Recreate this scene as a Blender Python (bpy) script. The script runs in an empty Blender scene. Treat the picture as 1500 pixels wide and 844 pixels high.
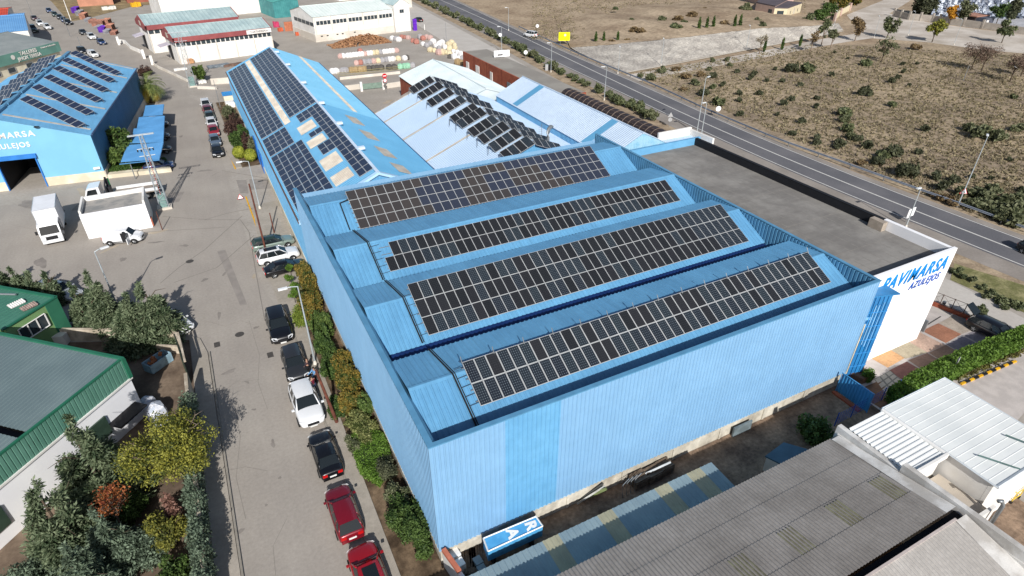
import bpy, math, random
import numpy as np
from mathutils import Matrix, Vector
R=math.radians
rnd=random.Random(7)
SC=bpy.context.scene
COL=SC.collection
# ---------------- camera, world, sun, exposure ----------------
CAM_H=30.0; FPX=888.0; PITCH=R(32.75); YAW=R(27.2)
cam_d=bpy.data.cameras.new('camera'); cam=bpy.data.objects.new('camera',cam_d); COL.objects.link(cam)
cam_d.sensor_width=36.0; cam_d.lens=FPX/1500*36.0; cam_d.clip_start=.5; cam_d.clip_end=6000
cam.location=(0,0,CAM_H); cam.rotation_euler=(R(90)-PITCH,0,-YAW)
SC.camera=cam
SUN_AZ=R(75.5)      # direction in which shadows fall, from +X
SUN_EL=R(33.5)
w=bpy.data.worlds.new('World'); SC.world=w; w.use_nodes=True
nt=w.node_tree; bg=nt.nodes['Background']; sky=nt.nodes.new('ShaderNodeTexSky'); sky.sky_type='NISHITA'; sky.sun_disc=False
sky.sun_elevation=SUN_EL; sky.sun_rotation=R(90)-(SUN_AZ+math.pi); sky.air_density=1.0; sky.dust_density=1.5; sky.ozone_density=1.0
nt.links.new(sky.outputs[0],bg.inputs[0]); bg.inputs[1].default_value=.076
sd=bpy.data.lights.new('sun','SUN'); sd.energy=4.7; sd.angle=R(.5); sd.color=(1,.97,.93)
sun=bpy.data.objects.new('sun',sd); COL.objects.link(sun)
tow=Vector((-math.cos(SUN_AZ)*math.cos(SUN_EL),-math.sin(SUN_AZ)*math.cos(SUN_EL),math.sin(SUN_EL)))
sun.rotation_euler=tow.to_track_quat('Z','Y').to_euler(); sun.location=(0,0,60)
SC.view_settings.view_transform='Standard'; SC.view_settings.look='None'; SC.view_settings.exposure=.17; SC.view_settings.gamma=1
SC.render.resolution_x=1024; SC.render.resolution_y=576
SC.render.engine='CYCLES'

# surveyed position of a photo point (1500x844) lying at height z
_cp,_sp=math.cos(PITCH),math.sin(PITCH); _cy,_sy=math.cos(YAW),math.sin(YAW)
def G(px,py,z=0.0):
    x=(px-750)/FPX; y=(py-422)/FPX
    wv=_cp-y*_sp; u=-_sp-y*_cp; t=(z-CAM_H)/u
    return Vector(((x*_cy+wv*_sy)*t,(-x*_sy+wv*_cy)*t,z))

# ---------------- materials ----------------
MATS={}; INV={}
def mat(name,col,rough=.7,var=.12,scale=.6,metal=0,spec=.35,col2=None,bump=0,bscale=20,detail=6,coat=0,obj=False,fine=0,mask=(.42,.62),streak=None,samt=.12):
    """procedural paint/stone/soil: two-tone noise, fine grain and optional bump"""
    if name in MATS: return MATS[name]
    m=bpy.data.materials.new(name); m.use_nodes=True; n=m.node_tree; b=n.nodes['Principled BSDF']
    b.inputs['Roughness'].default_value=rough; b.inputs['Metallic'].default_value=metal
    b.inputs['Specular IOR Level'].default_value=spec; b.inputs['Coat Weight'].default_value=coat
    tc=n.nodes.new('ShaderNodeTexCoord'); src=tc.outputs['Object']
    if not obj:
        g=n.nodes.new('ShaderNodeNewGeometry'); src=g.outputs['Position']
    def noise(s,d=detail,r=.55):
        t=n.nodes.new('ShaderNodeTexNoise'); t.inputs['Scale'].default_value=s; t.inputs['Detail'].default_value=d; t.inputs['Roughness'].default_value=r
        n.links.new(src,t.inputs['Vector']); return t
    c=tuple(col); c2=tuple(col2) if col2 else tuple(x*(1-2*var) for x in c)
    t=noise(scale); cr=n.nodes.new('ShaderNodeValToRGB'); cr.color_ramp.elements[0].position=mask[0]; cr.color_ramp.elements[1].position=mask[1]
    cr.color_ramp.elements[0].color=(*c2,1); cr.color_ramp.elements[1].color=(*c,1)
    n.links.new(t.outputs['Fac'],cr.inputs[0]); out=cr.outputs[0]
    if fine:
        t2=noise(bscale,4,.7); mr=n.nodes.new('ShaderNodeMapRange'); mr.inputs['From Min'].default_value=.3; mr.inputs['From Max'].default_value=.7
        mr.inputs['To Min'].default_value=1-fine; mr.inputs['To Max'].default_value=1+fine
        n.links.new(t2.outputs['Fac'],mr.inputs['Value'])
        mx=n.nodes.new('ShaderNodeVectorMath'); mx.operation='SCALE'; n.links.new(out,mx.inputs[0]); n.links.new(mr.outputs[0],mx.inputs['Scale']); out=mx.outputs[0]
    if streak:
        mp=n.nodes.new('ShaderNodeMapping'); mp.inputs['Scale'].default_value=streak; n.links.new(src,mp.inputs[0]); t4=noise(1,6,.65); n.links.new(mp.outputs[0],t4.inputs['Vector'])
        m4=n.nodes.new('ShaderNodeMapRange'); m4.inputs['From Min'].default_value=.32; m4.inputs['From Max'].default_value=.62; m4.inputs['To Min'].default_value=1-samt; m4.inputs['To Max'].default_value=1.0
        n.links.new(t4.outputs['Fac'],m4.inputs['Value']); mx=n.nodes.new('ShaderNodeVectorMath'); mx.operation='SCALE'; n.links.new(out,mx.inputs[0]); n.links.new(m4.outputs[0],mx.inputs['Scale']); out=mx.outputs[0]
    n.links.new(out,b.inputs['Base Color'])
    if bump:
        t3=noise(bscale,5,.6); bp=n.nodes.new('ShaderNodeBump'); bp.inputs['Strength'].default_value=bump; bp.inputs['Distance'].default_value=.05
        n.links.new(t3.outputs['Fac'],bp.inputs['Height']); n.links.new(bp.outputs[0],b.inputs['Normal'])
    MATS[name]=m; return m
def S(r,g,b): # sRGB 0-255 -> linear
    f=lambda c:(c/255/12.92 if c/255<=.04045 else ((c/255+.055)/1.055)**2.4)
    return (f(r),f(g),f(b))
def glass(name,col=(.015,.02,.025),rough=.08):
    m=mat(name,col,rough,.02,1,spec=.6); return m

def leafmat(name,c1,c2,rough=.6):
    """leaf colour varying clump by clump plus a little light passing through"""
    if name in MATS: return MATS[name]
    m=bpy.data.materials.new(name); m.use_nodes=True; n=m.node_tree; b=n.nodes['Principled BSDF']
    g=n.nodes.new('ShaderNodeNewGeometry'); t=n.nodes.new('ShaderNodeTexNoise'); t.inputs['Scale'].default_value=1.6; t.inputs['Detail'].default_value=4
    n.links.new(g.outputs['Position'],t.inputs['Vector'])
    ad=n.nodes.new('ShaderNodeMath'); ad.operation='MULTIPLY_ADD'; ad.inputs[1].default_value=.35; ad.inputs[2].default_value=-.17
    n.links.new(g.outputs['Random Per Island'],ad.inputs[0]); a2=n.nodes.new('ShaderNodeMath'); a2.operation='ADD'
    n.links.new(ad.outputs[0],a2.inputs[0]); n.links.new(t.outputs['Fac'],a2.inputs[1])
    cr=n.nodes.new('ShaderNodeValToRGB'); cr.color_ramp.elements[0].position=.36; cr.color_ramp.elements[1].position=.64
    cr.color_ramp.elements[0].color=(*c1,1); cr.color_ramp.elements[1].color=(*c2,1); n.links.new(a2.outputs[0],cr.inputs[0])
    n.links.new(cr.outputs[0],b.inputs['Base Color']); b.inputs['Roughness'].default_value=rough; b.inputs['Specular IOR Level'].default_value=.25
    tr=n.nodes.new('ShaderNodeBsdfTranslucent'); n.links.new(cr.outputs[0],tr.inputs[0]); mx=n.nodes.new('ShaderNodeMixShader'); mx.inputs[0].default_value=.25
    o=n.nodes['Material Output']; n.links.new(b.outputs[0],mx.inputs[1]); n.links.new(tr.outputs[0],mx.inputs[2]); n.links.new(mx.outputs[0],o.inputs[0])
    MATS[name]=m; return m

# ---------------- mesh builder ----------------
class MB:
    def __init__(s): s.v=[]; s.f=[]; s.m=[]
    def add(s,vs,fs,mi=0):
        o=len(s.v); s.v+=[tuple(v) for v in vs]; s.f+=[tuple(i+o for i in f) for f in fs]; s.m+=[mi]*len(fs); return s
    def poly(s,pts,mi=0): return s.add(pts,[tuple(range(len(pts)))],mi)
    def box(s,x0,y0,z0,x1,y1,z1,mi=0):
        return s.add([(x0,y0,z0),(x1,y0,z0),(x1,y1,z0),(x0,y1,z0),(x0,y0,z1),(x1,y0,z1),(x1,y1,z1),(x0,y1,z1)],
            [(0,3,2,1),(4,5,6,7),(0,1,5,4),(1,2,6,5),(2,3,7,6),(3,0,4,7)],mi)
    def obox(s,c,sx,sy,sz,rz=0,mi=0,tilt=None):
        M=Matrix.Rotation(rz,3,'Z')
        if tilt is not None: M=M@Matrix.Rotation(tilt,3,'X')
        b=MB().box(-sx/2,-sy/2,-sz/2,sx/2,sy/2,sz/2); c=Vector(c)
        return s.add([M@Vector(v)+c for v in b.v],b.f,mi)
    def prism(s,pts,z0,z1,mi=0,mi_top=None):
        n=len(pts)
        ar=sum(pts[i][0]*pts[(i+1)%n][1]-pts[(i+1)%n][0]*pts[i][1] for i in range(n))
        if ar<0: pts=list(pts)[::-1]
        f0=(lambda p:z0) if not callable(z0) else z0; f1=(lambda p:z1) if not callable(z1) else z1
        vs=[(p[0],p[1],f0(p)) for p in pts]+[(p[0],p[1],f1(p)) for p in pts]
        s.add(vs,[(i,(i+1)%n,(i+1)%n+n,i+n) for i in range(n)]+[tuple(range(n-1,-1,-1))],mi)
        return s.add(vs[n:],[tuple(range(n))],mi if mi_top is None else mi_top)
    def wall(s,a,b,z0,z1,t,mi=0):
        """upright slab from a to b, thickness t centred on the line"""
        a=Vector(a[:2]);b=Vector(b[:2]);d=(b-a).normalized();n=Vector((-d.y,d.x))*t/2
        return s.prism([a-n,b-n,b+n,a+n],z0,z1,mi)
    def tube(s,pts,r,n=8,mi=0,r2=None,cap=True):
        pts=[Vector(p) for p in pts]; k=len(pts); rings=[]
        for i,p in enumerate(pts):
            d=(pts[min(i+1,k-1)]-pts[max(i-1,0)]).normalized(); up=Vector((0,0,1)) if abs(d.z)<.95 else Vector((1,0,0))
            u=d.cross(up).normalized(); v=d.cross(u); rr=r if r2 is None else r+(r2-r)*i/(k-1)
            rings.append([p+u*math.cos(2*math.pi*j/n)*rr+v*math.sin(2*math.pi*j/n)*rr for j in range(n)])
        vs=[q for g in rings for q in g]; fs=[(i*n+j,i*n+(j+1)%n,(i+1)*n+(j+1)%n,(i+1)*n+j) for i in range(k-1) for j in range(n)]
        if cap: fs+= [tuple(range(n-1,-1,-1)),tuple(range((k-1)*n,k*n))]
        return s.add(vs,fs,mi)
    def lathe(s,prof,c=(0,0,0),n=14,mi=0):
        c=Vector(c); vs=[]; 
        for r,z in prof: vs+=[c+Vector((r*math.cos(2*math.pi*j/n),r*math.sin(2*math.pi*j/n),z)) for j in range(n)]
        k=len(prof); return s.add(vs,[(i*n+j,i*n+(j+1)%n,(i+1)*n+(j+1)%n,(i+1)*n+j) for i in range(k-1) for j in range(n)]+[tuple(range(n-1,-1,-1)),tuple(range((k-1)*n,k*n))],mi)
    def ribs(s,O,U,V0,V1,pitch=.25,depth=.04,mi=0,prof=None,back=True):
        """profiled sheet: starts at O, runs along U; V0(t)/V1(t) give the two edge offsets (vectors) at t in 0..1; ribs stand along the outward normal"""
        O=Vector(O);U=Vector(U);L=U.length; v=(V1(.5) if callable(V1) else Vector(V1))-(V0(.5) if callable(V0) else Vector(V0))
        N=U.cross(v).normalized(); n=max(1,int(round(L/pitch))); p=1.0/n
        prof=prof or ((0,0),(.55,0),(.66,1),(.89,1))
        ts=[((i+a)*p,h) for i in range(n) for a,h in prof]+[(1,0)]
        A=[];B=[]
        for t,h in ts:
            o=O+U*t+N*depth*h; A.append(o+(V0(t) if callable(V0) else Vector(V0))); B.append(o+(V1(t) if callable(V1) else Vector(V1)))
        k=len(ts); return s.add(A+B,[(i,i+1,k+i+1,k+i) for i in range(k-1)],mi)
    def build(s,name,mats,parent=None,world=False,smooth=False,loc=None,rot=0):
        if not isinstance(mats,(list,tuple)): mats=[mats]
        V=np.array(s.v,dtype=float).reshape(-1,3)
        if parent is not None and world:
            M=INV[parent.name]; V=V@M[:3,:3].T+M[:3,3]
        o_loc=(0,0,0)
        if parent is None:
            if loc is not None: o_loc=loc
            elif len(V):
                mn=V.min(0);mx=V.max(0); o_loc=((mn[0]+mx[0])/2,(mn[1]+mx[1])/2,mn[2])
            if world or loc is None: V=V-np.array(o_loc)
        me=bpy.data.meshes.new(name); me.from_pydata(V.tolist(),[],s.f)
        for m in mats: me.materials.append(m)
        me.polygons.foreach_set('material_index',s.m)
        if smooth: me.polygons.foreach_set('use_smooth',[True]*len(s.f))
        me.update(); return link(name,me,parent,o_loc,rot)
def link(name,me,parent=None,loc=(0,0,0),rot=0):
    o=bpy.data.objects.new(name,me); COL.objects.link(o)
    if parent is not None: o.parent=parent
    else: o.location=loc; o.rotation_euler=(0,0,rot) if not isinstance(rot,tuple) else rot
    return o
def tag(o,label=None,cat=None,group=None,kind=None):
    if label: o['label']=label
    if cat: o['category']=cat
    if group: o['group']=group
    if kind: o['kind']=kind
    return o
def thing(name,label,cat,loc=(0,0,0),rz=0,group=None):
    o=bpy.data.objects.new(name,None); COL.objects.link(o); o.empty_display_size=.3
    o.location=loc; o.rotation_euler=(0,0,rz); tag(o,label,cat,group)
    INV[o.name]=np.array((Matrix.Translation(Vector(loc))@Matrix.Rotation(rz,4,'Z')).inverted())
    return o
def dup(root,loc,rz,label=None,group=None,scale=None):
    kids=[c for c in root.children]
    r=root.copy(); COL.objects.link(r); r.location=loc; r.rotation_euler=(0,0,rz)
    if scale: r.scale=(scale,)*3 if not isinstance(scale,tuple) else scale
    if label: r['label']=label
    if group: r['group']=group
    for ch in kids:
        c=ch.copy(); COL.objects.link(c); c.parent=r
        for g in ch.children:
            d=g.copy(); COL.objects.link(d); d.parent=c
    return r
def struct(name,mb,m,**k):
    o=mb.build(name,m,**k); o['kind']='structure'; return o
def text(s,txt,size,m,parent,M,depth=.02,name='lettering',bold=.0,sx=1,shear=0,space=1.0):
    """lettering as mesh; M maps text plane (x right,y up,z out) into parent space"""
    c=bpy.data.curves.new(name,'FONT'); c.body=txt; c.size=size; c.extrude=depth; c.offset=bold; c.shear=shear; c.space_character=space
    c.align_x='CENTER'; c.align_y='CENTER'
    t=bpy.data.objects.new('tmp',c); COL.objects.link(t); dg=bpy.context.evaluated_depsgraph_get(); dg.update()
    me=bpy.data.meshes.new_from_object(t.evaluated_get(dg)); bpy.data.objects.remove(t); bpy.data.curves.remove(c)
    me.transform(M@Matrix.Diagonal((sx,1,1,1))); me.materials.clear(); me.materials.append(m); me.name=name
    return link(name,me,parent)
def frameM(o,x,y):
    """matrix with origin o, x axis x, y axis y"""
    x=Vector(x).normalized(); y=Vector(y); y=(y-x*y.dot(x)).normalized(); z=x.cross(y)
    M=Matrix((( x.x,y.x,z.x,o[0]),(x.y,y.y,z.y,o[1]),(x.z,y.z,z.z,o[2]),(0,0,0,1))); return M
# ================= materials of the setting =================
M_dirt=mat('dry_earth',S(176,158,134),.95,scale=.09,mask=(.35,.68),col2=S(140,122,102),fine=.35,bscale=1.1,bump=.6,spec=.1)
M_field=mat('field_earth',S(168,151,126),.95,scale=.08,mask=(.34,.66),col2=S(130,116,100),fine=.45,bscale=1.5,bump=.9,spec=.1)
M_asph=mat('street_asphalt',S(163,156,147),.92,scale=.2,mask=(.3,.7),col2=S(152,145,137),streak=(.9,.12,1),samt=.07,fine=.10,bscale=5,spec=.15)
M_yard=mat('yard_concrete',S(169,162,153),.92,scale=.2,mask=(.3,.7),col2=S(153,146,137),streak=(.35,.35,1),samt=.1,fine=.12,bscale=3,spec=.15)
M_hwy=mat('highway_asphalt',S(108,107,110),.9,scale=.15,col2=S(96,96,100),fine=.08,bscale=6,spec=.2)
M_shld=mat('shoulder_asphalt',S(150,143,136),.92,scale=.2,col2=S(136,129,122),fine=.1,bscale=4,spec=.15)
M_pave=mat('pavement_concrete',S(168,160,149),.92,scale=.35,mask=(.3,.7),col2=S(148,141,130),fine=.12,bscale=4,spec=.15)
M_white=mat('white_road_paint',S(205,203,198),.7,.06,3)
M_yel=mat('yellow_road_paint',S(225,170,30),.7,.1,3)
M_soil=mat('bed_soil',S(120,102,82),.95,scale=.6,col2=S(70,58,46),fine=.3,bscale=5,bump=.5,spec=.1)
M_alley=mat('alley_earth',S(140,120,102),.95,scale=.5,mask=(.35,.65),col2=S(92,78,68),fine=.3,bscale=4,bump=.4,spec=.1)
M_sand=mat('sandy_verge',S(170,152,128),.95,scale=.5,col2=S(140,124,104),fine=.25,bscale=4,spec=.1)
M_grav=mat('riprap_gravel',S(184,178,168),.95,scale=.25,col2=S(158,152,144),fine=.38,bscale=2.2,bump=1,spec=.1)
M_dust=mat('dusty_gravel',S(196,188,178),.95,scale=.12,col2=S(172,162,150),fine=.1,bscale=2,spec=.1)
M_hedge=leafmat('hedge_leaf',(.035,.08,.012),(.10,.20,.03))
def flat(name,pts,z,m,label=None):
    mb=MB(); P=[(p[0],p[1],z) for p in pts]
    ar=sum(P[i][0]*P[(i+1)%len(P)][1]-P[(i+1)%len(P)][0]*P[i][1] for i in range(len(P)))
    if ar<0: P=P[::-1]
    mb.poly(P); return struct(name,mb,m,world=True)
def line(px,z=0): return [G(a,b,z) for a,b in px]
# the ground, one sheet to the horizon
g=MB().poly([(-3000,-600,-.02),(3000,-600,-.02),(3000,3500,-.02),(-3000,3500,-.02)]); struct('ground',g,M_dirt,world=True)
# industrial estate surface
near=[(627,1),(700,36),(780,75),(835,100),(903,132),(950,155),(1020,188),(1091,222),(1120,235),(1200,269),(1280,302),(1323,319),(1400,350),(1480,382)]
cen=[(645,0),(700,24),(780,61),(850,95),(928,132),(1030,181),(1122,222),(1200,254),(1320,303),(1400,334),(1500,372)]
far=[(663,0),(715,24),(767,49),(850,87),(957,132),(1050,175),(1150,222),(1230,252),(1320,287),(1400,316),(1500,353)]
nearW,cenW,farW=line(near),line(cen),line(far)
def extend(l,a=200,b=60):
    d0=(l[0]-l[1]).normalized()*a; d1=(l[-1]-l[-2]).normalized()*b
    return [l[0]+d0]+l+[l[-1]+d1]
nearW,cenW,farW=extend(nearW),extend(cenW),extend(farW)
def offs(l,d):
    out=[]
    for i,p in enumerate(l):
        t=(l[min(i+1,len(l)-1)]-l[max(i-1,0)]).normalized(); out.append(p+Vector((t.y,-t.x,0))*d)
    return out
def smooth(l,k=2):
    for _ in range(k): l=[l[0]]+[(l[i-1]+l[i]*2+l[i+1])/4 for i in range(1,len(l)-1)]+[l[-1]]
    return l
def resample(l,step=6):
    out=[];
    for a,b in zip(l,l[1:]):
        n=max(1,int((b-a).length/step)); out+=[a+(b-a)*i/n for i in range(n)]
    return out+[l[-1]]
nearW,cenW,farW=[smooth(resample(l),8) for l in (nearW,cenW,farW)]
def strip(name,a,b,z,m):
    pts=[Vector(p) for p in a]+[Vector(p) for p in b][::-1]
    # quads by arc-length pairing
    def par(l,n):
        d=[0]
        for p,q in zip(l,l[1:]): d.append(d[-1]+(Vector(q)-Vector(p)).length)
        out=[]
        for i in range(n+1):
            s=d[-1]*i/n; j=max(k for k in range(len(d)) if d[k]<=s+1e-6); j=min(j,len(l)-2); f=(s-d[j])/(d[j+1]-d[j]+1e-9); out.append(Vector(l[j]).lerp(Vector(l[j+1]),min(f,1)))
        return out
    n=80; A=par(a,n);B=par(b,n); mb=MB()
    mb.add([(p.x,p.y,z) for p in A]+[(p.x,p.y,z) for p in B],[(i,n+1+i,n+2+i,i+1) for i in range(n)])
    me=mb
    return struct(name,me,m,world=True)
shW=offs(nearW,3.2); far2=offs(farW,-1.3)
# estate sheet is bounded by the verge of the main road
verge=offs(nearW,4.6)
hedgeL=smooth(resample(line([(575,-14),(602,1),(650,26),(700,52),(745,76),(780,96),(820,119),(860,140),(900,161),(960,194),(1020,225),(1120,278),(1250,330),(1330,366),(1400,398),(1450,425),(1500,452)])),6)
hedgeL=extend(hedgeL,150,60)
est=[(-400,-300,0),(hedgeL[-1].x-6,-300,0)]+[tuple(p) for p in hedgeL[::-1]]+[(hedgeL[0].x-20,500,0),(-400,500,0)]
flat('yard',est,-.01,M_yard)
strip('verge',hedgeL,nearW,0.0,M_sand)
strip('road_shoulder',shW,far2,.01,M_shld)
strip('highway',offs(nearW,.35),offs(farW,-.2),.02,M_hwy)
def stripe(name,l,w,z=.03,dx=0,m=M_white): return strip(name,offs(l,w/2+dx),offs(l,-w/2+dx),z,m)
stripe('road_edge_line',nearW,.16); stripe('road_centre_line',cenW,.22); stripe('road_edge_line',farW,.15)
strip('service_road',offs(hedgeL,1.5),offs(hedgeL,10.5),-.004,mat('service_concrete',S(186,181,174),.92,scale=.3,mask=(.3,.7),col2=S(174,168,160),fine=.07,bscale=3))
# left street
sl=line([(357,844),(325,640),(312,570),(300,530)])
flat('street',[(-4.2,-20),(2.2,-20),(2.4,44),(1.0,52),(.9,118),(-1,124),(-4,152),(-9,175),(-14,200),(-22,240),(-30,300),(-44,300),(-40,240),(-33,200),(-27,178),(-18,150),(-8,133),(-6,120),(-5.6,90),(-22,84),(-60,80),(-60,50),(-17,52),(-4.6,48)],0.0,M_asph)
def kerbslab(name,pts,h=.11,m=M_pave):
    mb=MB().prism([(p[0],p[1]) for p in pts],-.02,h,0); return struct(name,mb,m,world=True)
kerbslab('pavement',[(2.35,12),(3.3,12),(3.3,44),(2.35,44)])
kerbslab('pavement',[(1.9,46.5),(5.4,46.5),(5.45,71),(2.6,71),(1.9,60)],.06)
kerbslab('pavement',[(2.3,84),(3.0,84),(2.6,118),(1.4,119),(1.1,100)],.1)
kerbslab('pavement',[(-5.35,10),(-4.15,10),(-4.2,44),(-4.6,46.2),(-5.35,47)],.1)
kerb=MB()
for y in range(8,44): kerb.box(2.2,y+.01,-.02,2.34,y+.99,.12)
struct('kerb',kerb,mat('kerb_stone',S(150,144,134),.9,.1,2),world=True)
kerb=MB()
for y in range(10,44): kerb.box(-4.14,y+.01,-.02,-4.02,y+.99,.12)
struct('kerb',kerb,MATS['kerb_stone'],world=True)
flat('planting_bed',[(3.32,12),(5.5,12),(5.5,47.5),(3.32,47.5)],.09,M_soil)
flat('planting_bed',[(3.05,84),(5.5,84),(5.5,118),(2.7,118)],.07,M_soil)
flat('alley_ground',[(5.5,-30),(37.5,-30),(37.5,18.9),(5.5,18.9)],0.0,M_alley)
flat('yard_soil',[(-40,5),(-5.4,5),(-5.4,46.5),(-17,52),(-40,60)],0.0,mat('yard_earth',S(128,112,96),.95,scale=.4,col2=S(98,84,72),fine=.2,bscale=4,spec=.1))
# yellow kerb line and patches
def ribbon(name,pts,w,z,m):
    pts=[Vector((p[0],p[1],0)) for p in pts]; return strip(name,offs(pts,w/2),offs(pts,-w/2),z,m)
ribbon('yellow_kerb_line',line([(338,231),(345,248)]),.16,.012,M_yel)
ribbon('yellow_kerb_line',line([(360,288),(377,335)]),.16,.012,M_yel)
M_patch=mat('tar_patch',S(146,139,132),.9,.08,1,fine=.1)
for a in ([(346,264),(361,264),(364,283),(352,283)],[(240,283),(270,281),(262,296),(246,298)],[(318,368),(352,448),(362,446),(330,366)],[(365,263),(395,262),(397,276),(367,278)]):
    flat('asphalt_patch',line(a),.006,M_patch)
M_crack=mat('tar_seam',S(128,122,115),.9,.05,1)
for a in ([(238,317),(300,322),(352,322),(365,340),(375,400),(388,470)],[(355,316),(300,366),(262,392),(235,415)],[(372,345),(318,392),(255,414)],[(160,344),(215,340),(330,333)],[(395,262),(325,250),(310,258)],[(300,322),(335,312),(372,305)],[(430,350),(360,300)]):
    ribbon('tar_seam',line(a),.07,.009,M_crack)
for p in ((278,383),(351,490),(90,310)):
    c=G(*p); mb=MB().lathe([(.36,0),(.36,.004),(.0001,.004)],n=18); struct('manhole_cover',mb,mat('cast_iron',S(80,76,72),.6,.1,5),loc=(c.x,c.y,.008))
rg=random.Random(17); M_stain=mat('oil_stain',S(140,133,126),.9,.1,1,fine=.2); M_stain2=mat('dry_stain',S(172,160,142),.95,.08,1,fine=.1)
def stain(p,r,m,k=1.0,a=0):
    pts=[]; n=22; ph=[rg.uniform(0,6.28) for _ in range(4)]
    for i in range(n):
        t=2*math.pi*i/n; q=r*(1+.22*math.sin(2*t+ph[0])+.16*math.sin(3*t+ph[1])+.10*math.sin(5*t+ph[2])); x,y=q*math.cos(t),q*math.sin(t)*k; pts.append((p.x+x*math.cos(a)-y*math.sin(a),p.y+x*math.sin(a)+y*math.cos(a)))
    flat('ground_stain',pts,.0045+rg.random()*.001,m)
for px,py,r,k in ((180,380,.5,.5),(348,492,.22,.5),(321,462,.5,.3),(335,545,.6,.3),(228,355,.7,.3),(300,410,.35,.6),(270,360,.5,.4),(265,200,.5,.5),(60,385,1.2,.4),(375,480,.25,.6),(372,600,.14,.8),(390,740,.10,.8),(362,560,.2,.5),(410,700,.12,.7),(120,300,1.6,.4),(50,300,2.2,.4),(300,250,.8,.4),(240,145,1.2,.4),(350,780,.3,.5),(400,650,.4,.3),(330,400,.5,.3)): stain(G(px,py),r,M_stain,k,rg.uniform(0,3))
for px,py,r,k in ((372,405,.5,.3),(120,281,1.4,.3),(480,120,3.0,.3),(540,100,3.5,.3),(230,340,.9,.4),(160,365,.8,.3),(580,150,2.5,.5),(610,160,1.8,.4),(1450,620,.8,.5),(1420,580,.6,.5),(1480,660,1.0,.4)): stain(G(px,py),r,M_stain2,k,rg.uniform(0,3))
for a in ([(310,575),(330,572),(345,560),(380,556)],[(365,470),(380,520),(378,560),(392,600)],[(330,690),(360,684),(392,690)],[(420,760),(400,800),(404,844)],[(300,470),(330,478),(352,470),(372,476)],[(260,230),(300,232),(340,228)],[(262,180),(290,182),(312,178)],[(20,330),(90,345),(160,342)],[(345,600),(352,640),(346,700),(360,760)]):
    ribbon('paving_crack',line(a),.02,.0085,M_crack)
for px,py in ((396,520),(318,505)):
    c=G(px,py); struct('drain_grate',MB().box(-.22,-.35,0,.22,.35,.006),MATS['cast_iron'],loc=(c.x,c.y,.008))
# far side: path, gravel slope, parking, cemetery ground
path=[(905,112),(1000,96),(1120,74),(1200,58),(1262,48),(1240,22),(1295,0),(1335,0),(1303,20),(1361,33),(1434,43),(1520,52),(1520,80),(1450,74),(1358,62),(1277,56),(1225,64),(1120,84),(1010,104),(930,120)]
flat('gravel_road',line(path),.0,M_dust)
# flat('parking'...) is one surface with the gravel road
flat('cemetery_ground',line([(1361,32),(1375,-25),(1560,-25),(1560,55),(1434,42)]),.005,mat('cemetery_gravel',S(178,178,182),.9,.1,.3,fine=.2,bscale=2))
# field scrub ground: slightly different soil
flat('field',line([(1010,105),(1225,66),(1360,63),(1520,80)])+[(220,10),(110,-20)]+[p for p in offs(farW,-1.6)[::-1] if -20<p.y<112],-.004,M_field)
bot=line([(893,100),(920,106),(1000,90),(1120,68),(1200,53),(1235,44)]); hh=[.3,1.2,2.2,2.4,1.8,.4]
top=[G(a,b,h) for (a,b),h in zip([(836,70),(890,66),(1000,55),(1110,42),(1190,38),(1228,34)],hh)]
gs=MB(); k=len(bot)
n=24; rr=random.Random(3)
def interp(l,t):
    f=t*(len(l)-1); i=min(int(f),len(l)-2); return l[i].lerp(l[i+1],f-i)
vs=[];
for i in range(n*3+1):
    for j in range(9):
        p=interp(bot,i/(n*3)).lerp(interp(top,i/(n*3)),j/8); p=p+Vector((0,0,0 if j in(0,) else rr.uniform(-.08,.08))); vs.append(p)
fs=[(i*9+j,(i+1)*9+j,(i+1)*9+j+1,i*9+j+1) for i in range(n*3) for j in range(8)]
gs.add(vs,fs); struct('gravel_slope',gs,M_grav,world=True)
# low hill behind the slope
hl=MB(); vs=[]; N1=60;N2=16
for i in range(N1+1):
    for j in range(N2+1):
        t=i/N1; p=interp(top,t); q=p+Vector((30,62,0))*(j/N2)**1.2; z=p.z*(1-j/N2)+ (1.6*math.sin(math.pi*j/N2)*(.4+.6*math.sin(t*9+j*.3)**2)*math.sin(math.pi*min(1,t*1.0)))*1.0
        z+= rr.uniform(-.15,.15) if 0<j<N2 else 0
        vs.append((q.x,q.y,z-(.25 if j==N2 else 0)))
hl.add(vs,[(i*(N2+1)+j,(i+1)*(N2+1)+j,(i+1)*(N2+1)+j+1,i*(N2+1)+j+1) for i in range(N1) for j in range(N2)])
struct('hill',hl,M_dirt,world=True,smooth=True)
ribbon('path_kerb',line([(918,107),(1000,92),(1120,69),(1200,54),(1235,46)]),.5,.12,mat('pale_kerb',S(205,196,180),.9,.05,2))
flat('dry_grass_verge',line([(52,-10),(75,2),(101,32),(125,28),(200,8),(330,2),(380,-30),(60,-40)]),.005,mat('dry_grass',S(150,132,98),.95,scale=.3,col2=S(120,104,76),fine=.3,bscale=3))
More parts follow.
